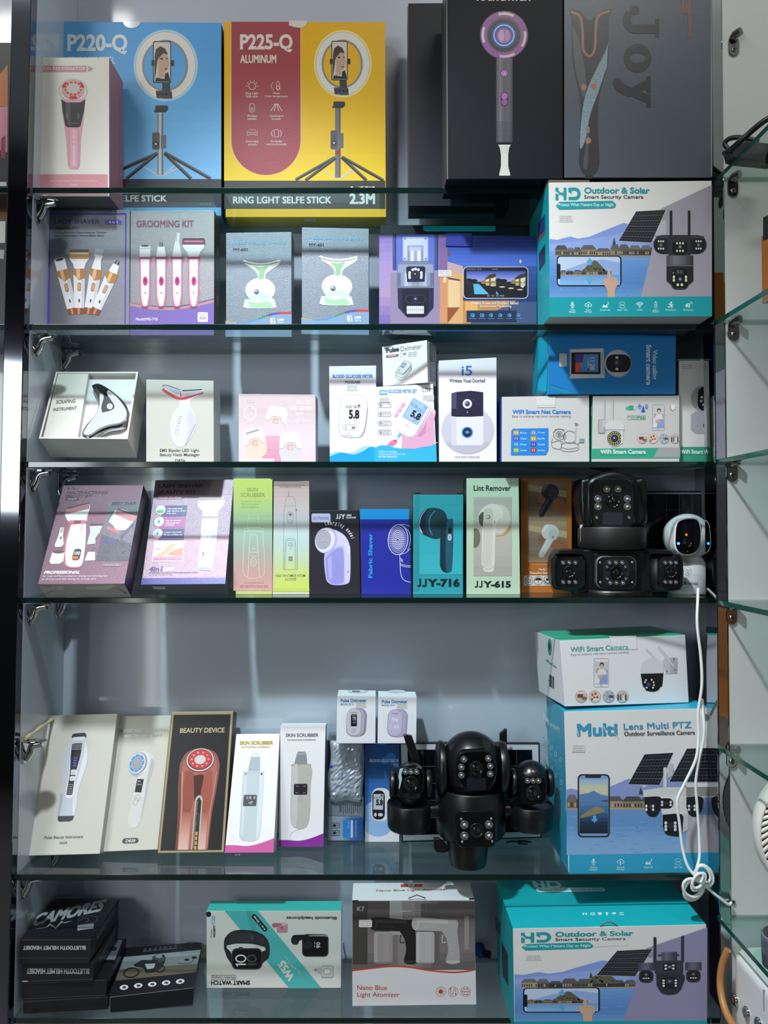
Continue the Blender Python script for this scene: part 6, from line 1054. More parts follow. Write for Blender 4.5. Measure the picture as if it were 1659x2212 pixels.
# --- solar panel behind it
SC, SG = M('#0b0c12', .12, coat=.6), M('#55585f', .3, metal=.5)
def solar_thing(name, label, quad, Y, lean, frame, fw, nx, ny, cell0):
    N = Vector((0, -math.cos(math.radians(lean)), math.sin(math.radians(lean)))); P0 = onY(*quad[3], Y); P0 = Vector((P0.x, Y, P0.z))
    c = [onplane(*p, P0, N) for p in quad]; ctr = sum(c, Vector())/4; G = root(name, label, 'solar panel', tuple(ctr))
    L = lambda u, v: (c[0]*(1-u)+c[1]*u)*(1-v) + (c[3]*(1-u)+c[2]*u)*v
    MB().outline([c[3], c[2], c[1], c[0]], N, .009, frame, .001).build('panel_frame', G)
    u0, v0 = fw, fw*abs((c[1]-c[0]).length/(c[3]-c[0]).length)
    MB().outline([p + N*.0004 for p in (L(u0, 1-v0), L(1-u0, 1-v0), L(1-u0, v0), L(u0, v0))], N, .001, M('#b9c0c8', .4) if cell0 else SC, 0).build('backing_sheet', G)
    u0 += cell0; v0 += cell0*1.2; g = MB()
    MB().outline([p + N*.0008 for p in (L(u0, 1-v0), L(1-u0, 1-v0), L(1-u0, v0), L(u0, v0))], N, .0006, SC, 0).build('solar_cells', G)
    for k in range(1, nx): u = u0+(1-2*u0)*k/nx; g.tube([L(u, v0)+N*.001, L(u, 1-v0)+N*.001], .0005, SG, 5)
    for k in range(1, ny): v = v0+(1-2*v0)*k/ny; g.tube([L(u0, v)+N*.001, L(1-u0, v)+N*.001], .0005, SG, 5)
    g.build('cell_grid', G); return G
solar_thing('solar_panel', 'dark solar panel standing behind the three headed camera and the round white camera', [B8(290, 265), B8(1500, 265), B8(1500, 1105), B8(290, 1105)], .150, 3, M('#22252b', .4), .012, 11, 6, .012)
# --- round white camera
WH = M('#d5d9d6', .28, coat=.2); Yw = .106
c = at(f8, 1235, 640, Yw); R = (at(f8, 1438, 640, Yw) - at(f8, 1028, 640, Yw)).length/2*.93
cz = at(f8, 1235, 640, Yw).z; cx = at(f8, 1222, 640, Yw).x
G = root('indoor_camera', 'round white indoor camera with a black face and a glowing blue dot', 'camera', (cx, Yw, S(4)))
MB().ball((cx, Yw, cz), R, WH).build('ball_head', G)
face = [(1125, 560), (1150, 505), (1230, 480), (1310, 490), (1340, 560), (1338, 700), (1300, 770), (1225, 795), (1150, 770), (1120, 700)]
N = Vector((-.12, -1, .05)).normalized()
plate(f8, crv(face + [face[0]], 4)[:-1], Yw-R*.99, .020, M('#e2e5e2', .25), 'white_face_ring', G, .003)
inn3 = [(1228+(x-1228)*.90, 640+(y-640)*.92) for x, y in face]
plate(f8, crv(inn3 + [inn3[0]], 4)[:-1], Yw-R*.99-.0012, .004, BK2, 'black_face', G, .001)
ff = Yw-R*.99-.0016
lens(f8, 1222, 690, 36, ff, G)
MB().ball(at(f8, 1152, 694, ff), .0022, M('#2f7dff', emit=6.0), sy=.5, n=12, m=8).build('blue_light', G)
MB().ball(at(f8, 1217, 623, ff), .0020, M('#d98a1e', emit=.6), sy=.5, n=12, m=8).build('amber_light', G)
MB().ball(at(f8, 1228, 760, ff), .0016, M('#2c2e34', .2), sy=.5, n=12, m=8).build('small_sensor', G)
zb2 = at(f8, 1235, 815, Yw).z; hh = zb2 - S(4); r0 = (at(f8, 1415, 950, Yw)-at(f8, 1222, 950, Yw)).length*.80
MB().lathe([(0, r0*.97), (.003, r0), (hh*.5, r0*1.0), (hh*.8, r0*.92), (hh, r0*.78), (hh+.006, r0*.55)], (cx, Yw, S(4)+.0002), (0, 0, 1), WH, 48).build('base', G)
a = Art(G, Vector((cx, Yw-r0-.0006, 0)), Vector((0, -1, 0)), f8, part='button_print'); a.ring(1224, 905, 27, 27, 3, '#a9aca9'); a.line(crv([(1214, 896), (1218, 908), (1232, 914)], 4), 5, '#a9aca9'); a.line([(1150, 945), (1365, 948)], 2, '#aeb2af')
a.T('EZVIZ', 1230, 1012, 1312, 1028, '#3a3c3e', .02); a.part('logo_print'); [a.ell(1200+dx, 1018+dy, 6, 6, '#3a3c3e') for dx, dy in ((0, -6), (12, -6), (0, 6), (12, 6))]; a.done()
# ================================================================== things on the fifth shelf
C2 = crop(30, 1500, 3.318); C3 = crop(460, 1460, 3.770); C4 = crop(800, 1540, 3.770); C5 = crop(1140, 1300, 3.197); C6 = crop(1140, 1500, 3.197)
def five(name, label, quad, fx, w, h, lean, d, front, cols=None, **kw):
    Q = [fx(*p) for p in quad]; K = carton(name, label, Q, S(5), lean=lean, d=d, front=front, cols=cols or {}, ground=False, **kw)
    return K, face_art(K, fx=qmap([(0, 0), (w, 0), (w, h), (0, h)], Q))
PW = '#cccbbd'
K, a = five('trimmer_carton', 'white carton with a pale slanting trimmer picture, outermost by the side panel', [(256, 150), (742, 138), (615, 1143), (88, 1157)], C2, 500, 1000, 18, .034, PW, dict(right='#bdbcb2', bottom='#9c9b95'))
a.T('Pulse Beauty Instrument', 103, 862, 372, 890, '#5b5b56', .02, .1); a.T('D039', 216, 905, 268, 924, '#5b5b56', .02); a.part('device_print')
a.poly(crv([(186, 165), (182, 200), (158, 270), (154, 360), (172, 480), (182, 560), (172, 640), (170, 715), (185, 735), (280, 735), (295, 700), (298, 640), (292, 560), (304, 480), (326, 360), (322, 270), (298, 190), (290, 150)], 4), '#c4c9d2'); a.poly(crv([(290, 170), (318, 270), (322, 360), (300, 480), (288, 560), (294, 640), (282, 730), (262, 600), (280, 420), (296, 300)], 4), '#dfe1e6'); a.poly(crv([(170, 560), (190, 580), (185, 720), (172, 710)], 4), '#aab0bc')
a.poly([(186, 165), (192, 140), (206, 134), (278, 130), (292, 142), (296, 168), (280, 160), (208, 162)], '#2c2d31'); a.poly([(204, 160), (282, 158), (284, 180), (200, 186)], '#d5d8dc'); a.poly([(176, 722), (288, 722), (282, 752), (262, 762), (190, 762), (178, 748)], '#26272b')
a.poly(crv([(194, 210), (205, 202), (268, 200), (278, 210), (276, 300), (262, 420), (262, 560), (248, 592), (215, 592), (204, 560), (208, 420), (198, 300)], 4), '#e9eaec'); a.poly(crv([(198, 215), (206, 206), (268, 204), (274, 215), (272, 300), (256, 420), (254, 560), (245, 572), (218, 572), (212, 560), (214, 420), (202, 300)], 4), '#17181c')
[a.ell(206+9*c+.2*r, 212+9*r, 2.6, 2.6, '#e4e4e4', n=6) for r in range(5) for c in range(8)]; [a.ell(222+11*c, 500+15*r, 3, 3, '#e4e4e4', n=6) for r in range(5) for c in range(3)]
[a.rect(228, 304+18*k, 250, 314+18*k, '#4a5ac4') for k in range(4)]; a.rr(220, 392, 258, 430, 8, '#dcdcda'); a.rr(220, 438, 254, 472, 8, '#dcdcda'); a.ring(239, 411, 9, 9, 2, '#8c8c8a'); a.line([(230, 460), (244, 450)], 3, '#8c8c8a'); a.done()
K, a = five('photon_device_carton', 'white carton picturing a slim device with a blue lit round head', [(768, 155), (1128, 150), (1030, 1112), (638, 1128)], C2, 380, 960, 19, .030, PW, dict(right='#c4c3ba', bottom='#9c9b95'))
SV = M('#b9bab8', .25, metal=.7); a.T('EMS HOT AND COLD PHOTON', 6, 95, 366, 117, SV, .012); a.T('BEAUTY INSTRUNMENT', 48, 132, 330, 152, SV, .012); a.rr(126, 870, 240, 908, 19, '#4c4d4c'); a.T('D828', 150, 878, 218, 900, '#e0dfd4', .02, .1); a.part('device_print')
a.poly(crv([(205, 400), (240, 300), (250, 275), (285, 300), (290, 360), (268, 460), (262, 600), (240, 740), (215, 790), (180, 800), (152, 770), (150, 720), (165, 560), (176, 450)], 4), '#d5d4d0'); a.poly(crv([(265, 300), (290, 330), (285, 400), (266, 480), (260, 600), (236, 740), (246, 600), (250, 450)], 4), '#b9b8b6')
for k in range(10): a.line([(255-3*k, 520+22*k), (262-3*k, 530+22*k)], 2, '#a3a2a0')
a.poly(rot2(ell(178, 342, 74, 88, 28), 178, 342, 14), '#b0b2b4'); a.poly(rot2(ell(190, 335, 70, 84, 28), 190, 335, 14), '#d9dadb'); a.poly(rot2(ell(172, 340, 66, 80, 28), 172, 340, 14), '#8f9296'); a.poly(rot2(ell(166, 338, 60, 74, 28), 166, 338, 14), '#d5d8dc'); a.loop(rot2(ell(163, 338, 52, 64, 28), 163, 338, 14), rot2(ell(163, 338, 40, 50, 28), 163, 338, 14), '#3f8fe0'); a.poly(rot2(ell(163, 338, 40, 50, 28), 163, 338, 14), '#9fa2a4')
[a.ell(163+46*math.cos(t), 338+57*math.sin(t), 4, 5, '#c4e2fa', n=8) for t in (.3, 1.1, 1.9, 2.7, 3.5, 4.3, 5.1, 5.9)]
a.poly([(180, 450), (228, 452), (220, 548), (172, 542)], '#1a1b1e'); a.T('94', 186, 462, 206, 474, '#c9ccd0', .02, part='device_print'); a.T('35.0', 184, 484, 216, 494, '#c9ccd0', .01, part='device_print'); a.ring(198, 585, 22, 24, 3, '#9a9a98'); a.ring(188, 612, 18, 24, 3, '#9a9a98'); a.line([(178, 585), (218, 588)], 2, '#9a9a98'); a.done()
K, a = five('beauty_device_carton', 'black carton with gold border picturing a rose gold device', [(1132, 125), (1572, 120), (1505, 1132), (1030, 1138)], C2, 450, 1010, 16, .038, '#a8946e', dict(right='#1d1c1c', bottom='#191818', top='#8d7a58'))
a.rect(17, 22, 433, 992, '#1f1e1f'); a.T('BEAUTY DEVICE', 74, 117, 396, 152, '#c4b28c', .02); a.part('device_print')
a.poly(crv([(118, 850), (112, 700), (100, 560), (95, 420), (100, 360), (140, 290), (237, 262), (335, 290), (375, 360), (378, 430), (368, 560), (352, 700), (344, 850)], 5) + [(340, 988), (118, 988)], '#8d584c'); a.poly(crv([(132, 720), (122, 570), (112, 430), (120, 360), (160, 300), (237, 280), (316, 300), (356, 360), (360, 440), (348, 570), (334, 720)], 5) + [(326, 988), (134, 988)], '#b0695a')
for (x0, x1) in ((140, 205), (262, 322)): a.grad(x0, 700, x1, 988, ['#a45746', '#c08474', '#d4a696', '#dcbcae'], 22)
a.poly(crv([(140, 420), (200, 440), (215, 520), (205, 700), (140, 700), (128, 560)], 4), '#97503f'); a.poly(crv([(330, 420), (280, 440), (262, 520), (262, 700), (326, 700), (342, 560)], 4), '#a45746'); a.poly(crv([(200, 460), (237, 452), (272, 460), (262, 560), (256, 640), (222, 640), (212, 560)], 4), '#4a2620')
a.line(crv([(118, 430), (128, 560), (138, 720), (138, 985)], 4), 6, '#d9a08c'); a.line(crv([(362, 430), (352, 560), (336, 720), (330, 985)], 4), 5, '#d0907c'); a.line(crv([(104, 440), (112, 560), (122, 720), (124, 985)], 4), 5, '#5a2c26')
a.ell(237, 350, 104, 86, '#7d3c36'); a.ell(237, 346, 98, 82, '#cfc9c4'); a.ell(237, 344, 88, 74, '#5a2a2c'); a.ell(237, 342, 82, 68, '#c9424a'); a.ell(237, 344, 42, 34, '#d3cfc9'); a.ring(237, 344, 42, 34, 4, '#a9a49e'); [a.ell(237+60*math.cos(.628*k), 342+50*math.sin(.628*k), 7, 6, '#f2b4a8' if k != 9 else '#e8963a', n=10) for k in range(10)]
a.poly([(226, 988), (226, 630), (236, 606), (252, 598), (268, 606), (278, 630), (278, 988)], '#c4bdb6'); a.poly([(234, 988), (234, 640), (252, 612), (270, 640), (270, 988)], '#2a2624'); a.rect(238, 640, 244, 980, '#8d8580'); a.ring(252, 770, 11, 44, 3, '#6d6662'); [a.rect(246, 860+34*k, 262, 886+34*k, '#d9973a') for k in range(4)]; a.line([(400, 690), (440, 690)], 2, '#3a3838'); a.done()
def wave(a, w, h, c, amp): a.part('print'); a.poly(crv([(0, h-amp*.62), (w*.2, h-amp*.62), (w*.45, h-amp*.55), (w*.7, h-amp*.75), (w, h-amp*1.2)], 6) + [(w, h), (0, h)], c)
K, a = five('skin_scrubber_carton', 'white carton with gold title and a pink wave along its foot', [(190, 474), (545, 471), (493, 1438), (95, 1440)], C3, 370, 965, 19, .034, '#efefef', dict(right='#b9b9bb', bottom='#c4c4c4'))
wave(a, 370, 965, '#cf5fa0', 98); GD = M('#d9b93a', .3, metal=.5); a.T('SKIN SCRUBBER', 38, 58, 318, 88, GD, .045); a.T('MULTIFUNCTIONAL & PROFESSIONAL', 54, 100, 294, 114, GD, .02); a.part('device_print')
a.poly([(140, 190), (216, 190), (206, 154), (192, 148), (160, 148), (148, 156)], '#dfe3e4'); a.poly([(124, 306), (224, 306), (216, 188), (140, 188)], '#aebac2'); a.poly(crv([(88, 320), (100, 304), (250, 304), (258, 320), (262, 600), (258, 800), (230, 866), (130, 868), (102, 830), (98, 780), (92, 560)], 4), '#c4d0d4'); a.poly(crv([(225, 310), (254, 312), (260, 600), (254, 800), (232, 856), (225, 700)], 4), '#d9e1e4'); a.poly(crv([(98, 330), (120, 330), (125, 800), (110, 810)], 4), '#d3dcdf'); a.rr(106, 320, 114, 334, 4, '#2c2e32'); a.rr(232, 320, 246, 334, 4, '#2c2e32'); a.line([(96, 318), (254, 316)], 3, '#a3afb6')
a.rr(108, 495, 214, 588, 12, '#55585c'); a.T('+0"', 152, 546, 186, 574, '#dfe2e4', .0, part='device_print'); [a.rr(x, 506, x+w_, 530, 3, '#a9acb0') for x, w_ in ((132, 10), (152, 18), (188, 14))]; a.done()
b = face_art(K, 'bottom', fx=C3); b.T('D18', 180, 1448, 222, 1462, '#3a3a3c', .03); b.done()
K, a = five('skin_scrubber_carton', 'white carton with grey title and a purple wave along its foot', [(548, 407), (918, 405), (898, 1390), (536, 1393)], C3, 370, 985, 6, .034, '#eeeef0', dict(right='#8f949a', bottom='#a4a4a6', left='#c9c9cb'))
wave(a, 370, 985, '#8a2f96', 90); a.T('SKIN SCRUBBER', 46, 62, 312, 90, '#55504a', .02); a.T('MULTIFUNCTIONAL & PROFESSIONAL', 60, 110, 296, 120, '#55504a', .015); a.part('device_print')
a.poly([(118, 314), (226, 314), (216, 222), (204, 210), (148, 210), (140, 222)], '#8d959a'); a.poly([(138, 232), (140, 222), (216, 222), (220, 236)], '#a9b0b4'); a.rect(94, 312, 258, 330, '#b5a98c'); a.poly(crv([(96, 330), (256, 330), (256, 500), (256, 700), (240, 800), (205, 836), (150, 836), (105, 800), (92, 700), (94, 500)], 4), '#b9bbb6'); a.poly(crv([(100, 334), (150, 334), (150, 700), (140, 820), (108, 790), (98, 690)], 4), '#c9cac6'); a.rr(118, 472, 230, 562, 12, '#2a2630'); [a.T(t, x, y, x+22, y+9, '#b9b6c0', part='device_print') for t, x, y in (('Clean', 134, 486), ('Lift', 194, 486), ('Skin', 134, 540), ('Moist', 194, 540))]; a.ring(172, 596, 18, 22, 3, '#a3a5a0'); a.line([(172, 575), (172, 594)], 3, '#a3a5a0'); a.line(crv([(94, 900), (110, 866), (150, 848), (180, 842)], 5), 3, '#cfcfd2'); a.done()
# glucose kit in its clear case, foil pouch and strip boxes
y5 = .132
K = carton('glucose_meter_carton', 'blue and white glucose meter carton partly hidden behind the two winged camera', [C3(1238, 538), C3(1512, 540), C3(1516, 1350), C3(1240, 1350)], S(5), d=.040, front='#d5dae2', cols=dict(left='#2a5a9c', right='#3a68a8', top='#2a6ab0')); KB = K
a = face_art(K, fx=C3); a.grad(1238, 560, 1516, 1180, ['#24508f', '#2a5c9f', '#3470b4', '#5088c4'], 10); a.poly(crv([(1240, 1240), (1300, 1190), (1400, 1180), (1516, 1190)], 4) + [(1516, 1350), (1240, 1350)], '#d9dde2'); a.rect(1240, 538, 1512, 562, '#1a3a72'); a.ell(1370, 545, 60, 14, '#2f9fe0'); a.ell(1330, 1040, 150, 230, '#9fc0e4') if False else None
a.poly([p for p in ell(1345, 1160, 140, 150, 24) if p[0] >= 1240], '#8fb6e0'); a.ell(1400, 690, 34, 30, '#2f80cc'); a.ell(1450, 660, 40, 34, '#2f80cc'); a.ell(1480, 700, 34, 30, '#2f80cc')
a.T('BLOOD GLUCOSE METER', 1278, 678, 1640, 702, '#dfe8f2', .02) if False else a.T('BLOOD GLUCOSE M', 1278, 678, 1510, 702, '#dfe8f2', .02); a.T('Model', 1470, 714, 1512, 730, '#cfe0f2', .02); a.T('No Code', 1470, 732, 1512, 742, '#cfe0f2')
a.part('device_print'); a.rr(1290, 912, 1440, 1182, 60, '#d9dde4', 3); a.rr(1298, 932, 1400, 1170, 44, '#1c1f26'); a.poly([(1308, 962), (1390, 962), (1384, 1090), (1306, 1088)], '#b9c2c9'); a.T('5.8', 1328, 1004, 1384, 1056, '#20242a', .06, part='device_print'); a.T('4-25 9:30', 1310, 982, 1384, 998, '#3a4048', .02, part='device_print'); a.rect(1366, 968, 1384, 978, '#2a2e34'); a.ell(1322, 1130, 12, 16, '#c4cad0'); a.rr(1344, 1116, 1384, 1144, 14, '#c4cad0'); a.done()
K = carton('test_strip_carton', 'small blue and grey test strip carton, lowest inside the clear case', [C3(938, 1146), C3(1226, 1150), C3(1224, 1340), C3(936, 1344)], S(5)+.0012, d=.036, front='#a9b4c0', cols=dict(left='#8d98a4', right='#24508f', top='#9aa6b2')); KT = K
a = face_art(K, fx=C3); a.grad(1060, 1150, 1224, 1340, ['#8fa6c0', '#3f6fae', '#24508f'], 8, True); a.poly([(1058, 1178), (1142, 1176), (1140, 1316), (1058, 1316)], '#2f8fe0'); a.rect(1122, 1176, 1140, 1316, '#dfe6ee'); a.T('Blood Glucose Test Strip', 1158, 1180, 1170, 1310, '#cfdcec', .01, rot=90); a.T('Instructions', 1098, 1184, 1108, 1240, '#cfe4f8', .01, rot=90)
for y in (1196, 1256): a.frame(966, y, 1032, y+44, 4, 3, '#2c3440'); a.ell(990, y+22, 14, 12, '#2c3440'); [a.ell(1010+7*k, y+12+8*j, 2, 2, '#2c3440', n=6) for k in range(3) for j in range(3)]
a.done()
K = carton('leaflet_carton', 'grey printed carton between the foil pouch and the test strip carton', [C3(934, 985), C3(1226, 990), C3(1226, 1142), C3(936, 1140)], KT.ztop+.0003, d=.034, y0=KT.P0.y+.001, front='#8f969c', cols=dict(right='#6d747c')); KL = K
a = face_art(K, fx=C3); a.part('lettering'); R = random.Random(2); [a.rect(x, 1040+R.uniform(0, 14), x+7, 1130-R.uniform(0, 30), '#5c636b') for x in range(1040, 1215, 17)]; a.T('NOTE', 1028, 1046, 1040, 1110, '#3f4650', .02, rot=90, part='lettering'); a.done()
R = random.Random(7); yb = KL.P0.y-.001; G = root('foil_pouch', 'crumpled clear and white foil pouch lying over the strip cartons', 'pouch', tuple(C_ for C_ in onY(*C3(1085, 1000), yb)))
nx, ny = 16, 26; vs, fs = [], []
for sgn in (0, 1):
    for j in range(ny+1):
        for i in range(nx+1):
            u, v = i/nx, j/ny; x = 948+(1224-948)*u + 12*math.sin(v*7)*(1-u) + 10*math.sin(5*v)*u; y = 520+500*v + 8*math.sin(u*9)
            e = min(u, 1-u, v*1.3, (1-v)*1.3); bulge = .009*min(1, e*6)**.6
            y_ = yb - .0015 - (0 if sgn else bulge + R.uniform(-.0012, .0012)*min(1, e*8)); vs.append(onY(*C3(x, y), y_))
n1 = (nx+1)*(ny+1)
for j in range(ny):
    for i in range(nx):
        q = (j*(nx+1)+i, j*(nx+1)+i+1, (j+1)*(nx+1)+i+1, (j+1)*(nx+1)+i); fs.append(tuple(q[::-1])); fs.append(tuple(n1+k for k in q))
bd_ = [i for i in range(nx)]; 
MB().add(vs, fs, M('#cfd6dc', .22, metal=.15, coat=.6)).build('pouch_film', G)
a = Art(G, onY(*C3(1085, 800), yb-.0125), Vector((0, -1, 0)), C3, part='lettering')
a.T('Sterile alcohol swab', 1046, 770, 1058, 850, '#3a4a9c', .02, rot=90)
for k in range(5): a.T('Use before the expiry date shown', 1078+17*k, 765, 1086+17*k, [960, 910, 940, 930, 880][k], '#5a64a4', .0, rot=90)
for k in range(3): a.T('Keep in a dry place', 1074+16*k, 545, 1082+16*k, 690-10*k, '#5a64a4', .0, rot=90)
a.T('Single use', 990, 846, 998, 880, '#5a64a4', rot=90); a.rect(946, 730, 974, 752, '#2f4ab0'); a.done()
zb = S(5); x0, x1 = onY(*C3(930, 1350), .12).x, onY(*C3(1234, 1350), .12).x; ztc = onY(*C3(1085, 528), .125).z
mb = MB(); ya, yb2 = KT.P0.y-.018, KT.P0.y+.038; G = root('clear_case', 'clear plastic case around the foil pouch and strip cartons', 'case', (x0, ya, zb))
t = .0006
for lo, hi in (((x0, ya, zb), (x1, ya+t, ztc)), ((x0, yb2, zb), (x1, yb2+t, ztc)), ((x0, ya, zb), (x0+t, yb2, ztc)), ((x1-t, ya, zb), (x1, yb2, ztc)), ((x0, ya, zb), (x1, yb2, zb+t)), ((x0, ya, ztc-t), (x1, yb2, ztc))): mb.box(lo, hi, FILM)
mb.build('case_film', G)
# two oximeter cartons on top
def oxi(quad, label, model, dark, zz):
    K = carton('oximeter_carton', label, quad, zz, y0=.106, d=.050, front='#e6e9ee', cols=dict(top='#e9ecf0', right='#a9b4bc', left='#c4d0d8'), fx=C3)
    q = K.quad; F = qmap([(1012, 163), (1330, 170), (1328, 528), (1005, 520)], q); a = face_art(K, fx=F)
    a.T('Pulse Oximeter', 1042, 186, 1256, 214, '#3f86b4', .03); a.T('MODEL: BY-' + model, 1042, 222, 1148, 238, '#5c98bc', .01); a.sticker(1164, 216, 1254, 262, ['A10/7/6/9/264', '200P/10.2KG', '46*34*33CM'])
    a.part('print'); [a.ell(1060+10*c, 300+12*r, 1.6, 1.6, '#c9d3dc', n=6) for r in range(11) for c in (0, 1, 2, 22, 23, 24)]
    a.part('device_print'); b2, b1 = ('#8f8ea0', '#c9c8d4') if dark else ('#a39ebc', '#c0bad4')
    a.poly(rr(1120, 262, 1254, 486, 58, 8, 4), b2); a.poly(rr(1108, 264, 1236, 488, 58, 8, 4), '#b0afc0'); a.poly(rr(1092, 266, 1212, 484, 56, 8, 3), b1); a.outl(rr(1092, 266, 1212, 484, 56, 8, 3), 4, '#8c8aa0'); a.T('Oximeter', 1126, 292, 1180, 302, '#4c4a58', .02, part='device_print')
    if dark:
        a.rr(1126, 310, 1176, 408, 6, '#15161c'); a.T('98', 1138, 328, 1168, 350, '#7fb4e8', .02, part='device_print'); a.T('63', 1142, 368, 1164, 384, '#6a9cd4', .02, part='device_print'); a.rect(1140, 354, 1170, 358, '#d0b03a'); a.rect(1130, 316, 1170, 320, '#c9a43a'); a.rr(1132, 424, 1164, 458, 8, '#aeacc0'); a.ring(1148, 440, 9, 9, 2, '#dcdbe6')
    else:
        a.T('96', 1126, 330, 1176, 368, '#e6e4f0', .01, part='device_print'); a.T('68', 1142, 390, 1184, 422, '#e6e4f0', .01, part='device_print'); [a.rect(1108, 382+7*k, 1122, 386+7*k, '#dcdaea') for k in range(6)]
    a.done(); return K
zx = max(KB.ztop, ztc) + .0004
K1 = oxi([(1012, 163), (1326, 168), (1324, 528), (1005, 528)], 'small white oximeter carton with a dark screen picture, standing on the clear case', '8', True, zx)
K2 = oxi([(1346, 172), (1660, 178), (1656, 534), (1340, 528)], 'small white oximeter carton with pale digits picture, standing on the blue glucose carton', '9', False, zx)
for K, xs in ((K1, (1095, 1262)), (K2, (1425, 1570))):
    b = face_art(K, 'top', fx=C3); b.part('device_print'); b.ell((xs[0]+xs[1])/2, 127, (xs[1]-xs[0])/2, 14, '#a9abb4'); b.ell((xs[0]+xs[1])/2, 127, (xs[1]-xs[0])/2-5, 10, '#dcdee4'); b.rr((xs[0]+xs[1])/2-46, 122, (xs[0]+xs[1])/2+20, 132, 4, '#4a4c54' if K is K1 else '#c4c6ce'); b.done()
solar_thing('solar_panel', 'solar panel with pale border leaning behind the two winged camera', [C4(236, 240), C4(1380, 245), C4(1398, 1020), C4(256, 1055)], .134, 4, M('#1b1d22', .4), .012, 8, 5, .045)
# --- the big camera with two wings
f4 = C4; ys = .018
cx = at(f4, 820, 900, .07).x; G = root('security_camera', 'large black ball headed security camera with two side heads and two aerials', 'camera', (cx, .075, S(5)))
mp = (DIST+.03)/FPX/3.77
def zz(y, Y=.03): return at(f4, 820, y, Y).z
Rd = 295*mp; cyd = ys + Rd; zb_, zt_ = zz(1098, ys), zz(640, ys+.02)
Rs = 172*mp
MB().lathe([(0, Rs*.84), (.004, Rs*.88), (zz(1100, ys)-S(5)-.004, Rs*1.0), (zz(1085, ys)-S(5), Rs*1.02)], (at(f4, 815, 1200, ys).x, ys+Rs+.002, S(5)+.0002), (0, 0, 1), BK, 48).build('mounting_stem', G)
MB().lathe([(0, Rd*.90), (.006, Rd*.97), (.03, Rd), (zt_-zb_-.003, Rd*1.0), (zt_-zb_, Rd*.97), (zt_-zb_-.004, Rd*.94)], (cx, cyd, zb_), (0, 0, 1), BK, 64).build('main_drum', G)
hc = Vector((at(f4, 832, 440, cyd-.02).x, cyd-.006, zz(455, .05))); Rh = 262*mp
MB().ball(hc, Rh, M('#0d0e10', .3, coat=.2), sx=1.0, sy=1.0, sz=1.06, n=56, m=36).build('ball_head', G)
for s in (-1, 1): MB().lathe([(0, Rh*.80), (.006, Rh*.84), (.012, Rh*.78), (.014, Rh*.6)], hc+Vector((s*Rh*.86, 0, -.004)), (s, 0, 0), BK, 40).build('side_ear', G)
N = Vector((0, -.995, .10)).normalized(); yf = hc.y - Rh*1.0
plate(f4, crv([(705, 400), (745, 325), (860, 308), (965, 318), (1025, 390), (1030, 520), (990, 610), (930, 638), (790, 632), (725, 580), (700, 500)], 4), yf+.001, .020, BK2, 'head_faceplate', G, .003)
for x, y in ((762, 378), (742, 442), (742, 507), (961, 372), (977, 433), (977, 497)): led(f4, x, y, 27, yf, G)
lens(f4, 862, 447, 56, yf, G); plate(f4, rr(785, 530, 940, 630, 24), yf, .002, M('#1b1f25', .12, coat=1.0, bump=.5, bscale=120), 'sensor_window', G, .0008)
for k in range(13):
    u = (k-6)/6; x = 850+105*u; d = Vector((at(f4, x, 258, yf).x-hc.x, 0, 0)); yb_ = zz(258+14*u*u, .03)-hc.z; yy = hc.y-math.sqrt(max(Rh*Rh-(d.x**2)-(yb_/1.06)**2, 1e-6))
    MB().tube([Vector((at(f4, x-5, 225, yy).x, yy+.006, zz(232+18*u*u, yy))), Vector((at(f4, x+3, 285, yy).x, yy-.0008, zz(288-8*u*u, yy)))], .0012, M('#020203', .7), 6).build('cooling_vent', G)
yf = ys - .001
plate(f4, rr(695, 805, 1030, 1098, 62), yf, .016, BK2, 'drum_faceplate', G, .002)
for x, y in ((766, 911), (966, 909), (766, 1001), (966, 999)): led(f4, x, y, 34, yf-.0008, G)
lens(f4, 865, 953, 58, yf-.0008, G, M('#2a2b2d', .2, metal=.6), LENS)
for x, y in ((740, 865), (985, 862), (748, 1050), (992, 1046)): screw(f4, x, y, 11, yf-.0008, G)
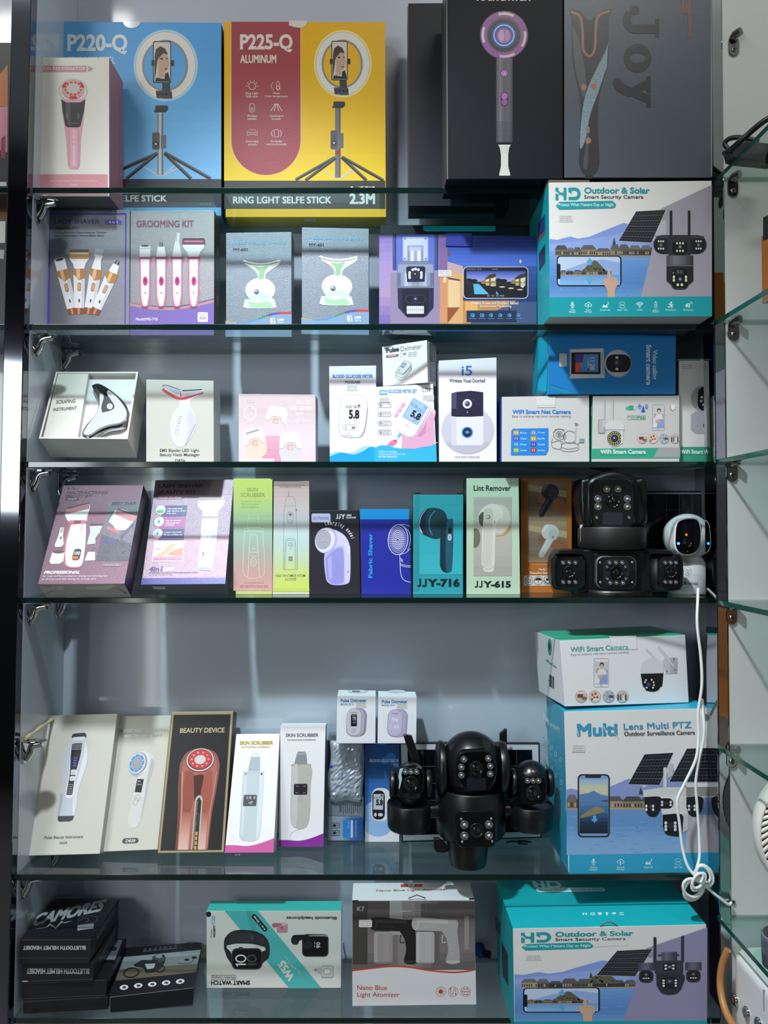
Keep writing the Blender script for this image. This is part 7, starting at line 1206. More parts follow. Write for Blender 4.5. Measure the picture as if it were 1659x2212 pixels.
for s, (px_, y0_, y1_, hx, hy, fx0, fy0, fx1, fy1, ly, lens_y, lx) in ((-1, (317, 745, 985, 330, 605, 232, 452, 440, 666, 480, 573, 331)), (1, (1325, 755, 978, 1325, 590, 1224, 518, 1438, 744, 552, 650, 1325))):
    Rp = 181*mp; cp = Vector((at(f4, px_, 900, ys+.03).x, cyd-.012, 0)); z0p, z1p = zz(y1_, ys+.02), zz(y0_+22, ys+.02)
    MB().lathe([(0, Rp*.9), (.004, Rp*.98), (.02, Rp), (z1p-z0p-.002, Rp), (z1p-z0p, Rp*.97), (z1p-z0p-.004, Rp*.93)], (cp.x, cp.y, z0p), (0, 0, 1), BK, 48).build('wing_drum', G)
    Rq = 152*mp; hq = Vector((at(f4, hx, hy, ys+.03).x, cp.y, zz(hy, ys+.03)))
    MB().ball(hq, Rq, M('#0d0e10', .25, coat=.3), sz=1.18, n=44, m=28).build('wing_head', G)
    for e in (-1, 1): MB().lathe([(0, Rq*.72), (.004, Rq*.76), (.008, Rq*.66)], hq+Vector((e*Rq*.88, 0, 0)), (e, 0, 0), BK, 32).build('wing_ear', G)
    yq = hq.y-Rq*.97; plate(f4, rr(fx0, fy0, fx1, fy1, 44), yq, .014, BK2, 'wing_faceplate', G, .002)
    for dx in (-45, 0, 45): led(f4, lx+dx, ly, 23, yq-.0006, G)
    lens(f4, lx, lens_y, 62, yq-.0006, G)
    if s < 0: plate(f4, [(240, 455), (268, 450), (252, 500), (258, 540), (238, 620), (230, 615), (236, 560), (228, 520)], yq-.0008, .0004, M('#9fc9d2', .15, coat=.8), 'peeling_film', G, 0)
    MB().lathe([(0, .010), (.012, .011), (.020, .009)], Vector((cp.x - s*Rp*.92, cp.y, zz(815, ys+.03))), (-s, 0, 0), BK, 24).build('wing_joint', G)
def stick(pts, Y, name): plate(f4, pts, Y, .007, BK, name, G, .0015)
stick([(268, 184), (288, 178), (338, 188), (412, 405), (418, 470), (360, 470)], .092, 'aerial'); stick([(1055, 170), (1100, 132), (1113, 134), (1116, 640), (1052, 640)], .118, 'aerial')
stick([(515, 1025), (560, 1025), (625, 1085), (638, 1130), (600, 1142), (540, 1138), (518, 1110)], .05, 'cable_clip')
G = root('usb_plug', 'short black cable with a metal plug lying on the shelf before the solar panel', 'cable', tuple(onZ(*C4(1250, 1060), S(5))))
pz = lambda x, y: onZ(*C4(x, y), S(5)+.004)
MB().tube(bez([pz(1110, 1052), pz(1150, 1046), pz(1200, 1050)], 6), .0016, BK, 8).build('lead', G); MB().tube([pz(1200, 1050), pz(1206, 1050), pz(1280, 1056)], [.002, .0036, .0036], BK, 10).build('grip', G)
MB().box(pz(1280, 1056)+Vector((0, -.003, -.0012)), pz(1280, 1056)+Vector((.007, .003, .0012)), CHROME).build('plug', G)
# --- tall multi lens carton and the smaller one on it
MQ = [(250, 118), (1262, 95), (1262, 1226), (281, 1240)]
K = carton('camera_carton', 'tall white and turquoise carton picturing a phone and a multi lens camera over a lake', [C6(*p) for p in MQ], S(5), y0=.020, d=.130, front='#dcdad8', cols=dict(left='#1f97b4', top='#2a9fbc', right='#8f8c90')); KM = K
K.root  # base of the stack
a = face_art(K, fx=C6); T2 = '#3a94b8'; a.part('print')
a.poly([(262, 660), (300, 650), (345, 660), (420, 690), (560, 640), (700, 580), (800, 640), (900, 600), (1000, 510), (1100, 640), (1262, 700), (1262, 800), (262, 800)], '#8794c8'); a.grad(268, 780, 1262, 1110, ['#6a92c0', '#6490c4', '#7ba4d0', '#86acd4'], 10)
R = random.Random(11)
for k in range(70): x, y = R.uniform(275, 1000), R.uniform(800, 1090); a.rect(x, y, x+R.uniform(14, 60), y+2.5, R.choice(['#8fb2da', '#4f7cb0'])); a.k -= 1
village(a, 270, 810, 790, 110, 21); a.poly([(766, 690), (780, 636), (796, 690)], '#3a443a'); a.poly([(1106, 830), (1262, 830), (1262, 1100), (1085, 1096)], '#b4afb0')
a.solar((805, 412), (1007, 400), (910, 628), (690, 622), 10, 10, '#c4c6ca'); a.solar((1098, 372), (1262, 366), (1262, 606), (972, 606), 10, 10, '#c4c6ca'); 
a.rr(344, 550, 566, 986, 30, '#2a2c30'); a.rr(354, 560, 556, 976, 24, '#7f9cc8'); a.grad(356, 585, 554, 700, ['#8fb0d8', '#c9c8a8', '#c4bfa4'], 6); a.poly([(356, 690), (420, 680), (456, 664), (500, 690), (554, 700), (554, 740), (356, 740)], '#5f7fb0'); a.grad(356, 740, 554, 960, ['#5a82b0', '#3f6490', '#20364e', '#16242f'], 8); a.poly([(362, 855), (365, 835), (420, 800), (470, 770), (520, 790), (536, 805), (480, 825), (420, 840)], '#8d8060'); a.poly([(496, 735), (554, 726), (554, 742)], '#33485e'); a.rr(396, 552, 506, 576, 10, '#2a2c30'); a.poly([(436, 860), (486, 860), (461, 886)], '#5aa4d8'); a.rect(450, 836, 472, 860, '#5aa4d8')
a.poly([(285, 1108), (1262, 1090), (1262, 1226), (285, 1240)], '#2f9cc0')
for k, x in enumerate((454, 640, 832, 1037)):
    icon(a, k, x, 1155, 30, '#cfe6ee'); a.T(['Voice', 'Cloud', 'Smart IR', '360° VR'][k], x-(24 if k < 2 else 30), 1186, x+(24 if k < 2 else 30), 1200, '#cfe6ee', .01)
    if k < 2: a.T(['Monitor', 'Storage'][k], x-28, 1202, x+28, 1216, '#cfe6ee', .01)
a.TQ('Multi', (340, 290), (620, 284), (338, 202), T2, .035); a.TQ('Lens Multi PTZ', (662, 244), (1130, 230), (660, 200), T2, .015); a.TQ('Outdoor Surveillance Camera', (666, 286), (1154, 276), (664, 256), '#2a2b2e', .015); a.sticker(302, 346, 394, 396, ['T128/25G/SS', '24P/20KG', '49*32*46CM'])
a.part('logo_print'); [a.line(p, 4, '#dcdad8') for p in ([(338, 232), (352, 290)], [(520, 215), (545, 270)], [(600, 270), (625, 300)])]
a.part('device_print'); a.rr(935, 502, 958, 640, 10, '#cfd0d0'); a.poly([(970, 500), (985, 474), (1003, 480), (1000, 560), (960, 580)], '#b9babb'); a.poly([(798, 660), (940, 640), (1262, 640), (1262, 712), (1090, 712), (915, 708), (796, 708)], '#cfcfcc'); a.poly([(915, 700), (1100, 700), (1105, 830), (925, 825)], '#d9d9d6'); a.poly([(1092, 640), (1262, 636), (1262, 700), (1094, 706)], '#8d8c84')
for cx_ in (862, 1150): a.poly(crv([(cx_-56, 708), (cx_+52, 708), (cx_+56, 780), (cx_+30, 835), (cx_, 845), (cx_-34, 830), (cx_-56, 780)], 4), '#1c1c20'); [a.ell(cx_+dx, y, 8, 10, '#d9d9d9') for dx in (-44 if cx_ < 1000 else -38, 2) for y in (770, 794)]; a.ell(cx_-18, 772, 11, 11, '#3a3a44')
a.rr(900, 716, 1004, 788, 34, '#17171b'); [a.ell(x, y, 9, 9, '#c9c9cb') for x in (926, 986) for y in (742, 762)]; a.ell(956, 750, 12, 12, '#34343e'); a.poly([(926, 822), (1108, 826), (1108, 930), (1060, 960), (926, 900)], '#c4c4c2'); a.poly(crv([(930, 830), (1060, 826), (1070, 900), (1060, 970), (1010, 978), (950, 960), (930, 900)], 4), '#141418'); a.ell(988, 902, 22, 24, '#2c2c36'); [a.ell(x, y, 10, 11, '#dcdcdc') for x in (952, 1017) for y in (886, 910, 932)]; a.done()
b = face_art(K, 'left', fx=C6); b.part('lettering'); b.TQ('Multi', (110, 165), (150, 215), (108, 118), '#cfe6ee', .05); b.TQ('Lens Multi PTZ', (154, 212), (224, 268), (152, 180), '#cfe6ee', .02); b.TQ('Outdoor Camera', (156, 225), (226, 300), (156, 214), '#bcdce6')
b.part('print'); R = random.Random(4)
for k, (x, y) in enumerate([(112, 300), (140, 330), (165, 370), (195, 415), (228, 450), (112, 440), (140, 480), (168, 515), (200, 560), (232, 610)]): b.frame(x-8, y-18, x+7, y+16, 3, 3, '#bcdde8') if k % 2 else b.ring(x, y, 8, 18, 3, '#bcdde8'); b.line([(x-9, y+38), (x+8, y+52)], 3, '#a9d2e0')
b.done()
K = carton('camera_carton', 'white carton with a green lid on top of the tall multi lens carton', [(222, 268), (1088, 228), (1113, 692), (258, 728)], KM.ztop+.0005, yaw=-8, d=.120, front='#e4e3e3', cols=dict(top='#3fae8c', left='#d9d9dc', right='#b4b4b8'), fx=C5)
a = face_art(K, fx=C5); GR = '#4aa88c'; a.k = 6; a.outl([(565, 244), (750, 238), (756, 328), (580, 332)], 3, '#a9a9ab'); a.TQ('WiFi Smart Camera', (296, 348), (694, 328), (294, 312), GR, .02); a.TQ('Easy to achieve real-time remote viewing', (296, 376), (696, 358), (296, 358), '#85858a')  # grey outline is the flap's cut edge with its shadow line painted in
a.part('phone_print'); family(462, 412, 552, 566); a.part('picture_print'); rounds([369, 463, 558, 652], 654, 42)
a.part('device_print'); a.line([(818, 326), (905, 415)], 11, '#b9b9ba'); a.line([(818, 326), (905, 415)], 5, '#e2e2e2'); a.poly([(940, 392), (1010, 382), (1030, 392), (1030, 490), (950, 498), (945, 450), (925, 430)], '#c4c4c6'); a.rr(985, 384, 1032, 494, 12, '#aeb0b2'); a.line([(900, 312), (1008, 442)], 14, '#a9aaac'); a.line([(898, 312), (1006, 442)], 6, '#e4e4e4'); [a.ell(x, y, 5, 8, '#6c6e72') for x, y in ((1008, 396), (1016, 470), (960, 480))]
a.poly(crv([(780, 500), (784, 440), (815, 400), (860, 388), (905, 396), (935, 435), (934, 498)], 4), '#d5d5d6'); a.poly([(779, 496), (935, 492), (930, 560), (925, 585), (800, 590), (790, 570)], '#1d1c20'); a.poly(crv([(790, 560), (800, 525), (850, 515), (905, 530), (918, 570), (900, 608), (862, 620), (815, 612)], 4), '#141316'); a.ell(835, 570, 14, 14, '#3a3a7a'); [a.ell(x, y, 6, 7, '#d5d39a') for x, y in ((868, 555), (870, 575), (808, 555))]; [a.ell(x, y, 7, 7, '#c9c9cc') for x, y in ((820, 592), (864, 592), (815, 540), (855, 538))]; a.done()
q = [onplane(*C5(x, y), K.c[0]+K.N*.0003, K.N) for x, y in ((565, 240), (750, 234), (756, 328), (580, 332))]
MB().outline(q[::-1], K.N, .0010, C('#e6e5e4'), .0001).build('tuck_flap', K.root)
b = face_art(K, 'left', fx=C5); b.part('logo_print'); b.poly([(x, y+(x-150)*.35) for x, y in ell(152, 312, 14, 58, 24)], '#2a9a7c'); b.poly([(x, y+(x-150)*.35) for x, y in ell(152, 306, 8, 26, 20)], '#26303a'); b.TQ('WiFi Smart Camera', (126, 410), (200, 462), (126, 390), '#3f9a80', .02)
b.part('barcode_print'); R = random.Random(5); [b.poly([(150+3*k, 500+1.6*k), (152+3*k, 501+1.6*k), (152+3*k, 585+1.6*k), (150+3*k, 584+1.6*k)], '#4a4a4c') for k in range(12) if R.random() > .3]; b.TQ('Made in', (140, 545), (154, 556), (140, 532), '#5a5a5c'); b.done()
# ================================================================== things on the lowest shelf
C7 = crop(0, 1860, 3.456); C8 = crop(420, 1860, 2.514); D1 = crop(1020, 1860, 2.596)
BC = '#17181b'
def flat(label, quad, z, yaw, d, y0, front=BC, top='#15161a'):
    return carton('headset_carton', label, quad, z, y0=y0, yaw=yaw, d=d, front=front, cols=dict(top=top, left='#1d1f23', right='#1b1d21'), fx=C7, level=True, bev=.0005)
def edge(a, pts): a.part('worn_edge_print'); a.outl(pts, 2.2, '#5f6266')
k4 = flat('black headset carton with blank front, lowest of the stack by the side panel', [(172, 1045), (806, 1008), (803, 1135), (175, 1172)], S(6), -5, .125, .030)
a = face_art(k4, fx=C7); edge(a, [(176, 1052), (800, 1012), (797, 1130), (178, 1165)]); a.done()
k3 = flat('black headset carton with blank front, second from below in the stack', [(160, 912), (797, 884), (792, 1000), (163, 1035)], k4.ztop+.0004, -4, .125, .030)
a = face_art(k3, fx=C7); edge(a, [(166, 918), (790, 889), (786, 1000), (168, 1030)]); a.part('foil_sticker').rect(162, 892, 208, 904, '#a9a59c') if False else None; a.done()
b = face_art(k3, 'top', fx=C7); b.part('print'); b.poly([(835, 592), (915, 590), (860, 735), (785, 735)], '#55595e'); b.poly([(790, 710), (868, 710), (858, 738), (783, 738)], '#7d8186'); b.ell(850, 655, 24, 16, '#1d1e22'); b.line([(810, 690), (850, 655)], 4, '#1d1e22'); b.done()
k2 = flat('black headset carton with silver upside down lettering, second from the top of the stack', [(165, 760), (700, 744), (697, 884), (163, 902)], k3.ztop+.0004, -2, .132, .026)
a = face_art(k2, fx=C7); edge(a, [(170, 764), (696, 748), (692, 880), (168, 898)]); a.T('BLUETOOTH HELMET HEADSET', 200, 800, 668, 842, '#a3a5a8', .045, rot=180); a.part('foil_sticker').rect(164, 892, 208, 902, '#a9a59c'); a.done()
k1 = flat('black headset carton with silver brush lettering on its lid, topmost of the stack', [(148, 585), (678, 582), (668, 730), (146, 730)], k2.ztop+.0004, 0, .135, .020)
a = face_art(k1, fx=C7); edge(a, [(152, 590), (674, 587), (664, 724), (150, 724)]); a.T('BLUETOOTH HELMET HEADSET', 172, 632, 640, 662, '#b5b7ba', .045, rot=180); a.done()
b = face_art(k1, 'top', fx=C7); gy = '#9a9c9f'; b.TQ('CAMORES', (396, 284), (568, 278), (412, 258), '#8d8f92', .02, .15); b.part('print'); b.line([(378, 298), (560, 296)], 3, '#77797c'); b.line([(374, 292), (450, 290)], 3, '#77797c')
b.TQ('CAMORES', (238, 490), (770, 372), (272, 398), gy, .05, .25); b.poly([(252, 512), (350, 492), (372, 468), (416, 500), (460, 446), (476, 460), (540, 446), (486, 466), (462, 460), (416, 506), (372, 478), (356, 496)], gy)
b.line(crv([(585, 470), (590, 430), (640, 410), (720, 418), (725, 440), (690, 462), (600, 474)], 4), 4, '#4c4f54'); b.line(crv([(595, 445), (640, 425), (665, 445), (640, 455)], 4), 4, '#5c5f64'); b.poly([(578, 482), (700, 468), (698, 504), (578, 522)], '#8d8f92'); [b.line([(580, 492+9*k), (698, 478+9*k)], 2, '#4a4c50') for k in range(4)]; b.done()
for K, pts in ((k1, ((722, 590), (858, 340))), (k2, ((738, 760), (862, 500)))):
    b = face_art(K, 'right', fx=C7); (x0, y0), (x1, y1) = pts; b.TQ('BLUETOOTH HELMET', (x0, y0), (x1, y1+45), (x0, y0-45), '#77797d', .04, part='lettering'); b.done()
K = carton('headset_carton', 'flat black carton picturing a racing motorbike on its lid, beside the stack', [C7(*p) for p in ((815, 1012), (1445, 942), (1440, 1072), (820, 1142))], S(6), yaw=-8, d=.142, front=BC, cols=dict(top='#16171a', left='#1d1f23', right='#1b1d21'), level=True, bev=.0005)
a = face_art(K, fx=C7); a.part('worn_edge_print'); a.line([(820, 1016), (1442, 946)], 4, '#8d8f92'); a.line([(822, 1140), (1440, 1072)], 2, '#5f6266'); a.line([(820, 1016), (823, 1140)], 2.5, '#77797c'); a.done()
b = face_art(K, 'top', fx=C7); b.part('print'); b.poly([(925, 718), (1498, 664), (1462, 832), (862, 895)], '#7d7f80'); b.poly([(890, 810), (1475, 768), (1462, 832), (862, 895)], '#5c5648'); b.poly([(925, 718), (1498, 664), (1490, 700), (912, 752)], '#909396')
b.part('device_print'); b.ring(980, 835, 62, 40, 12, '#1d1e21', -10); b.ring(1195, 805, 40, 30, 10, '#1d1e21', -10); b.poly([(995, 775), (1060, 740), (1130, 742), (1165, 700), (1225, 700), (1240, 730), (1215, 790), (1160, 830), (1090, 840), (1070, 800), (1010, 790)], '#26272a'); b.poly([(1080, 770), (1160, 765), (1150, 800), (1100, 810)], '#a9abad'); b.poly([(1130, 720), (1180, 692), (1240, 730), (1200, 760)], '#44464a'); b.ell(1186, 712, 26, 14, '#8d8f92')
b.ell(1395, 738, 18, 9, '#1a1b1e'); b.ell(1450, 722, 20, 10, '#1a1b1e'); b.line(crv([(1320, 764), (1380, 766), (1430, 755), (1450, 722)], 4), 4, '#1a1b1e'); b.part('lettering')
R = random.Random(6)
for k in range(8):
    x = 1068+38*k; y = 668-4*k
    for j in range(3): b.line([(x+R.uniform(0, 8), y-8+9*j), (x+22+R.uniform(0, 6), y-10+9*j)], 3, '#5f6166')
    b.line([(x+14, y-16), (x+12, y+12)], 3, '#5f6166')
b.TQ('BLUETOOTH HELMET HEADSET', (1066, 682), (1376, 654), (1068, 672), '#55585c', .02); b.line(crv([(1385, 618), (1420, 606), (1480, 612)], 4), 4, '#55585c'); b.TQ('INTELLIGENT', (1345, 692), (1490, 684), (1346, 682), '#5b6470')
b.part('print')
for x, y in ((926, 945), (1032, 932), (1136, 922), (1240, 911), (1345, 901)): b.ell(x, y, 32, 18, '#d0d2d3', -8); b.ell(x+2, y, 15, 9, '#33353a'); b.line([(x-14, y+4), (x+14, y-2)], 3, '#55575c')
b.done()
# smart watch carton
K = carton('watch_carton', 'white and turquoise carton lying upside down, picturing a smart watch and earbuds', [C8(*p) for p in ((65, 270), (798, 270), (796, 690), (66, 690))], S(6)+.0004, d=.035, front='#d9d8d0', cols=dict(top='#3fb3ab', right='#c4c3bc', left='#c4c3bc'))
a = face_art(K, fx=C8); TQ_ = '#4fb5b2'; a.poly([(165, 270), (345, 270), (690, 690), (515, 690)], TQ_); a.part('print')
a.T('Bluetooth headphones', 500, 296, 772, 318, '#2a2c2e', .025, rot=180); a.T('SMART WATCH', 90, 648, 302, 672, '#2a2c2e', .045, rot=180); a.T('Wireless Charging', 98, 622, 222, 640, '#3a3c3e', .0, rot=180); a.frame(92, 618, 226, 644, 6, 2, '#4a4c4e')
a.T('WEARFIT', 102, 346, 114, 414, '#2a2c2e', .03, rot=-90); a.T('Powered by', 88, 368, 97, 414, '#3a3c3e', .01, rot=-90); a.T('OS', 92, 296, 113, 342, '#8fb4c4', .04, rot=-90)
a.ell(77, 288, 14, 15, '#1f2022'); a.poly(rr(296, 322, 412, 348, 13, 5, 50), '#1f2022'); R_ = lambda p: rot2(p, 354, 335, 50); p = R_([(404, 327), (306, 327), (404, 343)]); a.TQ('4 in 1 Strap', p[0], p[1], p[2], '#dcdcd6', .02)
p = [(468, 612), (0, 0)]; a.TQ('W55', (548, 628), (486, 534), (512, 655), '#d9dcd6', .05); a.TQ('SERIES 10', (556, 585), (510, 545), (548, 593), '#d9dcd6', .0); a.part('print'); a.line([(492, 516), (508, 536)], 1.5, '#d9dcd6'); a.line([(560, 594), (576, 612)], 1.5, '#d9dcd6')
a.part('device_print'); dk = '#2a2b2d'
a.poly(crv([(160, 470), (165, 420), (200, 384), (250, 373), (330, 380), (385, 410), (408, 460), (405, 520), (380, 545), (350, 570), (360, 500), (388, 480), (370, 462), (300, 470), (230, 480), (184, 455), (175, 470), (200, 500), (205, 560), (175, 520)], 4), dk); a.poly(crv([(180, 458), (230, 448), (330, 452), (386, 476), (360, 492), (300, 484), (220, 488)], 4), '#d9d8d0'); a.poly(crv([(190, 402), (240, 390), (330, 395), (380, 425), (390, 455), (320, 445), (230, 442), (185, 450)], 4), '#343538')
a.ell(314, 416, 9, 12, '#4c4d50'); a.rr(202, 472, 368, 588, 30, '#3a3b3e'); a.rr(208, 478, 362, 582, 26, '#0e0f11'); a.rr(240, 466, 264, 480, 5, '#3a3b3e'); a.T('10', 222, 508, 285, 580, '#e4e4e0', .02, rot=-90, part='device_print') if False else None
a.ring(252, 529, 30, 22, 7, '#e4e4e0'); a.rect(224, 556, 280, 564, '#e4e4e0'); a.poly([(224, 556), (232, 572), (238, 572), (232, 556)], '#e4e4e0'); a.ring(312, 529, 26, 21, 6, '#55575a'); a.rect(286, 556, 338, 563, '#55575a')
a.rr(585, 396, 728, 518, 24, '#2b2c2e'); a.rr(590, 400, 722, 512, 22, '#101114'); a.poly([(612, 402), (720, 398), (724, 412), (705, 408), (630, 408)], '#8d8f92'); a.T('90', 662, 440, 684, 472, '#d5d7d9', .02, rot=-90, part='device_print'); [a.rect(651, 438+18*k, 656, 450+18*k, '#9a9c9e') for k in range(2)]
a.poly(crv([(525, 425), (535, 404), (560, 400), (620, 402), (625, 424), (575, 428), (560, 450), (540, 452), (526, 440)], 4), '#1a1b1d'); a.poly(crv([(584, 470), (600, 440), (630, 430), (640, 460), (610, 480)], 4), '#26272a'); a.ell(545, 436, 12, 13, '#2f3033')
a.rr(447, 336, 506, 386, 10, '#c48a94'); a.rr(452, 332, 500, 348, 6, '#d9b4ba'); a.poly(crv([(420, 350), (430, 336), (470, 340), (470, 350), (444, 356), (430, 360)], 4), '#b06a7c'); a.ell(476, 362, 8, 8, '#a0627a')
a.rr(688, 566, 754, 632, 10, '#c9cac8'); a.frame(688, 566, 754, 632, 10, 3, '#9a9c9c'); a.rr(702, 584, 740, 614, 5, '#e4e4e2'); a.frame(702, 584, 740, 614, 5, 3, '#8d8f90'); a.ell(660, 590, 10, 7, '#8d8f90'); a.poly(crv([(662, 586), (690, 576), (692, 606), (672, 608)], 4), '#b9bab9'); a.done()
b = face_art(K, 'right', fx=C8); b.part('label_print'); b.poly([(806, 445), (816, 440), (814, 485), (808, 490)], '#8d7a66'); b.done()
# atomizer carton
K = carton('atomizer_carton', 'white carton picturing a black and a grey spray gun above an orange line', [C8(*p) for p in ((856, 214), (1521, 208), (1530, 776), (858, 788))], S(6), d=.062, front='#d5d3d4', cols=dict(top='#dedcdd', left='#b9b7b9', right='#a3a2a6')); KA = K
a = face_art(K, fx=C8); a.grad(858, 216, 1524, 590, ['#4c4443', '#6a6260', '#7a7270', '#5f5857'], 8); a.grad(1060, 216, 1330, 580, ['#6c6463', '#8d8684', '#77706e', '#5c5554'], 6, True); a.rect(1060, 216, 1130, 400, '#a09a99'); a.rect(1230, 230, 1330, 380, '#55504f'); a.rect(1466, 300, 1490, 480, '#8d8887'); a.rect(860, 216, 940, 560, '#453e3d')
cv = crv([(857, 594), (960, 582), (1060, 572), (1160, 575), (1280, 594), (1400, 604), (1480, 598), (1527, 588)], 5); a.poly(cv + [(1530, 776), (858, 788)], '#d6d4d6'); a.line(cv, 9, '#c0492f')
a.T('K7', 884, 248, 922, 270, '#d0cdcd', .0); OR = '#b0442c'; a.T('Nano Blue', 884, 674, 1046, 700, OR, .012); a.T('Light Atomizer', 884, 712, 1114, 744, OR, .012)
for k, x in enumerate((1338, 1405, 1472)):
    a.ring(x, 708, 27, 27, 2, OR)
    if k == 0: a.ell(x, 708, 11, 11, OR); [a.line([(x+11*math.cos(t), 708+11*math.sin(t)), (x+19*math.cos(t), 708+19*math.sin(t))], 2.5, OR) for t in [.785*j for j in range(8)]]; [a.ell(x+18*math.cos(.785*j), 708+18*math.sin(.785*j), 2.5, 2.5, OR, n=8) for j in range(8)]
    if k == 1: a.line(crv([(x-14, 694), (x-14, 716), (x-4, 722), (x+1, 708), (x+4, 694), (x+12, 694), (x+13, 720)], 5), 2.5, OR); a.rect(x-17, 688, x-11, 698, OR); a.rect(x+10, 718, x+16, 726, OR)
    if k == 2: a.ring(x, 708, 17, 17, 1.5, OR); a.T('NANO', x-11, 704, x+11, 712, OR, .02); [a.ell(x+17*math.cos(1.047*j), 708+17*math.sin(1.047*j), 3.5, 3.5, OR, n=10) for j in range(6)]
a.part('device_print')
for dx, c, c2, c3 in ((0, '#1f1d1e', '#333132', '#8d8786'), (228, '#a3a09f', '#b9b6b5', '#a9a5a4')):
    a.rr(975+dx, 384, 1075+dx, 556, 14, mixh(c3, '#d0cccb', .25)); a.grad(978+dx, 392, 1072+dx, 550, [mixh(c3, '#ffffff', .25), c3, mixh(c3, '#ffffff', .12), c3], 6, True); a.line([(978+dx, 552), (1072+dx, 552)], 4, mixh(c3, '#000000', .3))
    a.poly(crv([(1112+dx, 376), (1166+dx, 374), (1196+dx, 378), (1204+dx, 430), (1210+dx, 548), (1140+dx, 550), (1150+dx, 480), (1140+dx, 420)], 4), c); a.line(crv([(1120+dx, 400), (1118+dx, 440), (1140+dx, 440)], 4), 6, c2); a.rr(1138+dx, 540, 1214+dx, 552, 3, c2); [a.line([(1158+dx, 420+26*j), (1192+dx, 436+26*j), (1170+dx, 444+26*j)], 2, c2) for j in range(4)]
    a.poly([(968+dx, 308), (1000+dx, 304), (1150+dx, 318), (1196+dx, 318), (1206+dx, 336), (1200+dx, 378), (1100+dx, 380), (975+dx, 376), (962+dx, 360)], c); a.poly([(975+dx, 312), (1150+dx, 322), (1150+dx, 340), (975+dx, 332)], c2); [a.line([(1020+14*j+dx, 346), (1026+14*j+dx, 364)], 3, c2) for j in range(5)]; a.rr(1120+dx, 318, 1150+dx, 330, 3, c2)
    a.ell(972+dx, 340, 20, 34, c2); a.ell(968+dx, 340, 15, 28, c); [a.ell(968+dx+8*math.cos(t), 340+16*math.sin(t), 2.5, 3.5, c2, n=8) for t in (0, 1.05, 2.1, 3.14, 4.2, 5.2)]
a.sticker(894, 318, 964, 358, ['K7/35/A0A1', '20P/12.8KG', '49/45/40CM'])
a.part('print'); a.line([(1126, 216), (1124, 272), (1258, 268), (1258, 212)], 1.5, '#8d8887'); a.line([(1122, 272), (1180, 270)], 2.5, '#dcdada'); a.poly([(857, 212), (890, 210), (888, 218), (858, 222)], '#2f2c2c'); a.poly([(1490, 200), (1521, 198), (1521, 206), (1492, 207)], '#2f2c2c'); a.done()
b = face_art(K, 'top', fx=C8); b.poly([(1120, 128), (1236, 126), (1238, 140), (1120, 142)], '#c0492f'); b.T('K7', 1160, 127, 1196, 140, '#ecdcd6', .05); b.TQ('Nano Blue Light Atomizer', (986, 170), (1378, 162), (988, 156), OR, .01); b.part('print'); b.rect(1355, 112, 1394, 124, '#8d8b8d'); b.done()
MB().tube([K.c[0].lerp(K.c[1], .46)+Vector((0, -.0006, .003)), K.c[0].lerp(K.c[1], .53)+Vector((0, -.0006, .008)), K.c[0].lerp(K.c[1], .60)+Vector((0, -.0006, .003))], .0009, M('#4a4443')).build('lid_slot', K.root)
G = root('metal_fitting', 'small blue metal fitting on the back wall between the atomizer and outdoor camera cartons', 'fitting', tuple(onY(*D1(48, 512), BACKY-.02)))
c = onY(*D1(46, 512), BACKY-.015); MB().lathe([(0, .010), (.012, .011), (.020, .008)], c+Vector((0, .015, 0)), (0, -1, 0), M('#2a5f9c', .2, metal=.9), 24).build('knob', G); MB().lathe([(0, .006), (.012, .007), (.014, .005)], c+Vector((.004, -.004, 0)), (1, -.3, 0), M('#1c2a44', .2, metal=.9), 20).build('end_cap', G)
# second outdoor camera carton, bigger, at the foot
Q54 = [D1(*p) for p in ((228, 378), (1313, 355), (1316, 985), (238, 990))]
K = carton('camera_carton', 'large white and turquoise outdoor camera carton with pictured aerial camera, on the lowest shelf', Q54, S(6), y0=-.030, d=.165, front='#dcd9d6', cols=dict(left='#139aa2', right='#77738c', top='#17a5ae'))
F = qmap([A8(*p) for p in HDQ8], Q54); hd_art(K, lambda x, y: F(*A8(x, y)), 1)
b = face_art(K, 'top', fx=D1); w = '#cfeeee'; b.part('print')
for k, x in enumerate((632, 676, 716, 756, 795, 838)):
    y = 297
    if k == 0: [b.poly([(x+dx-7, y+2), (x+dx, y-8), (x+dx+7, y+2), (x+dx+2, y+2), (x+dx+2, y+8), (x+dx-2, y+8), (x+dx-2, y+2)], w) for dx in (-8, 8)]
    elif k == 1: b.ring(x, y, 14, 8, 4, w)
    elif k == 2: b.ell(x, y-3, 12, 5, w); b.rect(x-3, y, x+3, y+8, w); b.rect(x-10, y+2, x+10, y+4, w)
    elif k == 3: b.poly([(x-10, y-8), (x+10, y-8), (x+3, y+1), (x+3, y+6), (x+8, y+8), (x-8, y+8), (x-3, y+6), (x-3, y+1)], w)
    elif k == 4: b.poly(ell(x, y, 14, 8, 10, 180, 360), w); b.rect(x-1.5, y, x+1.5, y+8, w)
    else: b.line([(x-12, y-7), (x+12, y-7)], 2.5, w); b.line([(x-10, y-3), (x+10, y+2)], 2.5, w); b.line([(x-12, y+6), (x+12, y+6)], 2.5, w)
b.part('logo_print'); b.poly([(332, 112), (350, 112), (372, 130), (388, 130), (380, 112), (398, 112), (412, 150), (392, 150), (384, 136), (366, 136), (370, 150), (350, 150)], w); b.loop([(412, 112), (470, 114), (498, 128), (500, 142), (484, 150), (424, 150)], [(432, 122), (462, 122), (480, 131), (480, 139), (470, 142), (440, 142)], w)
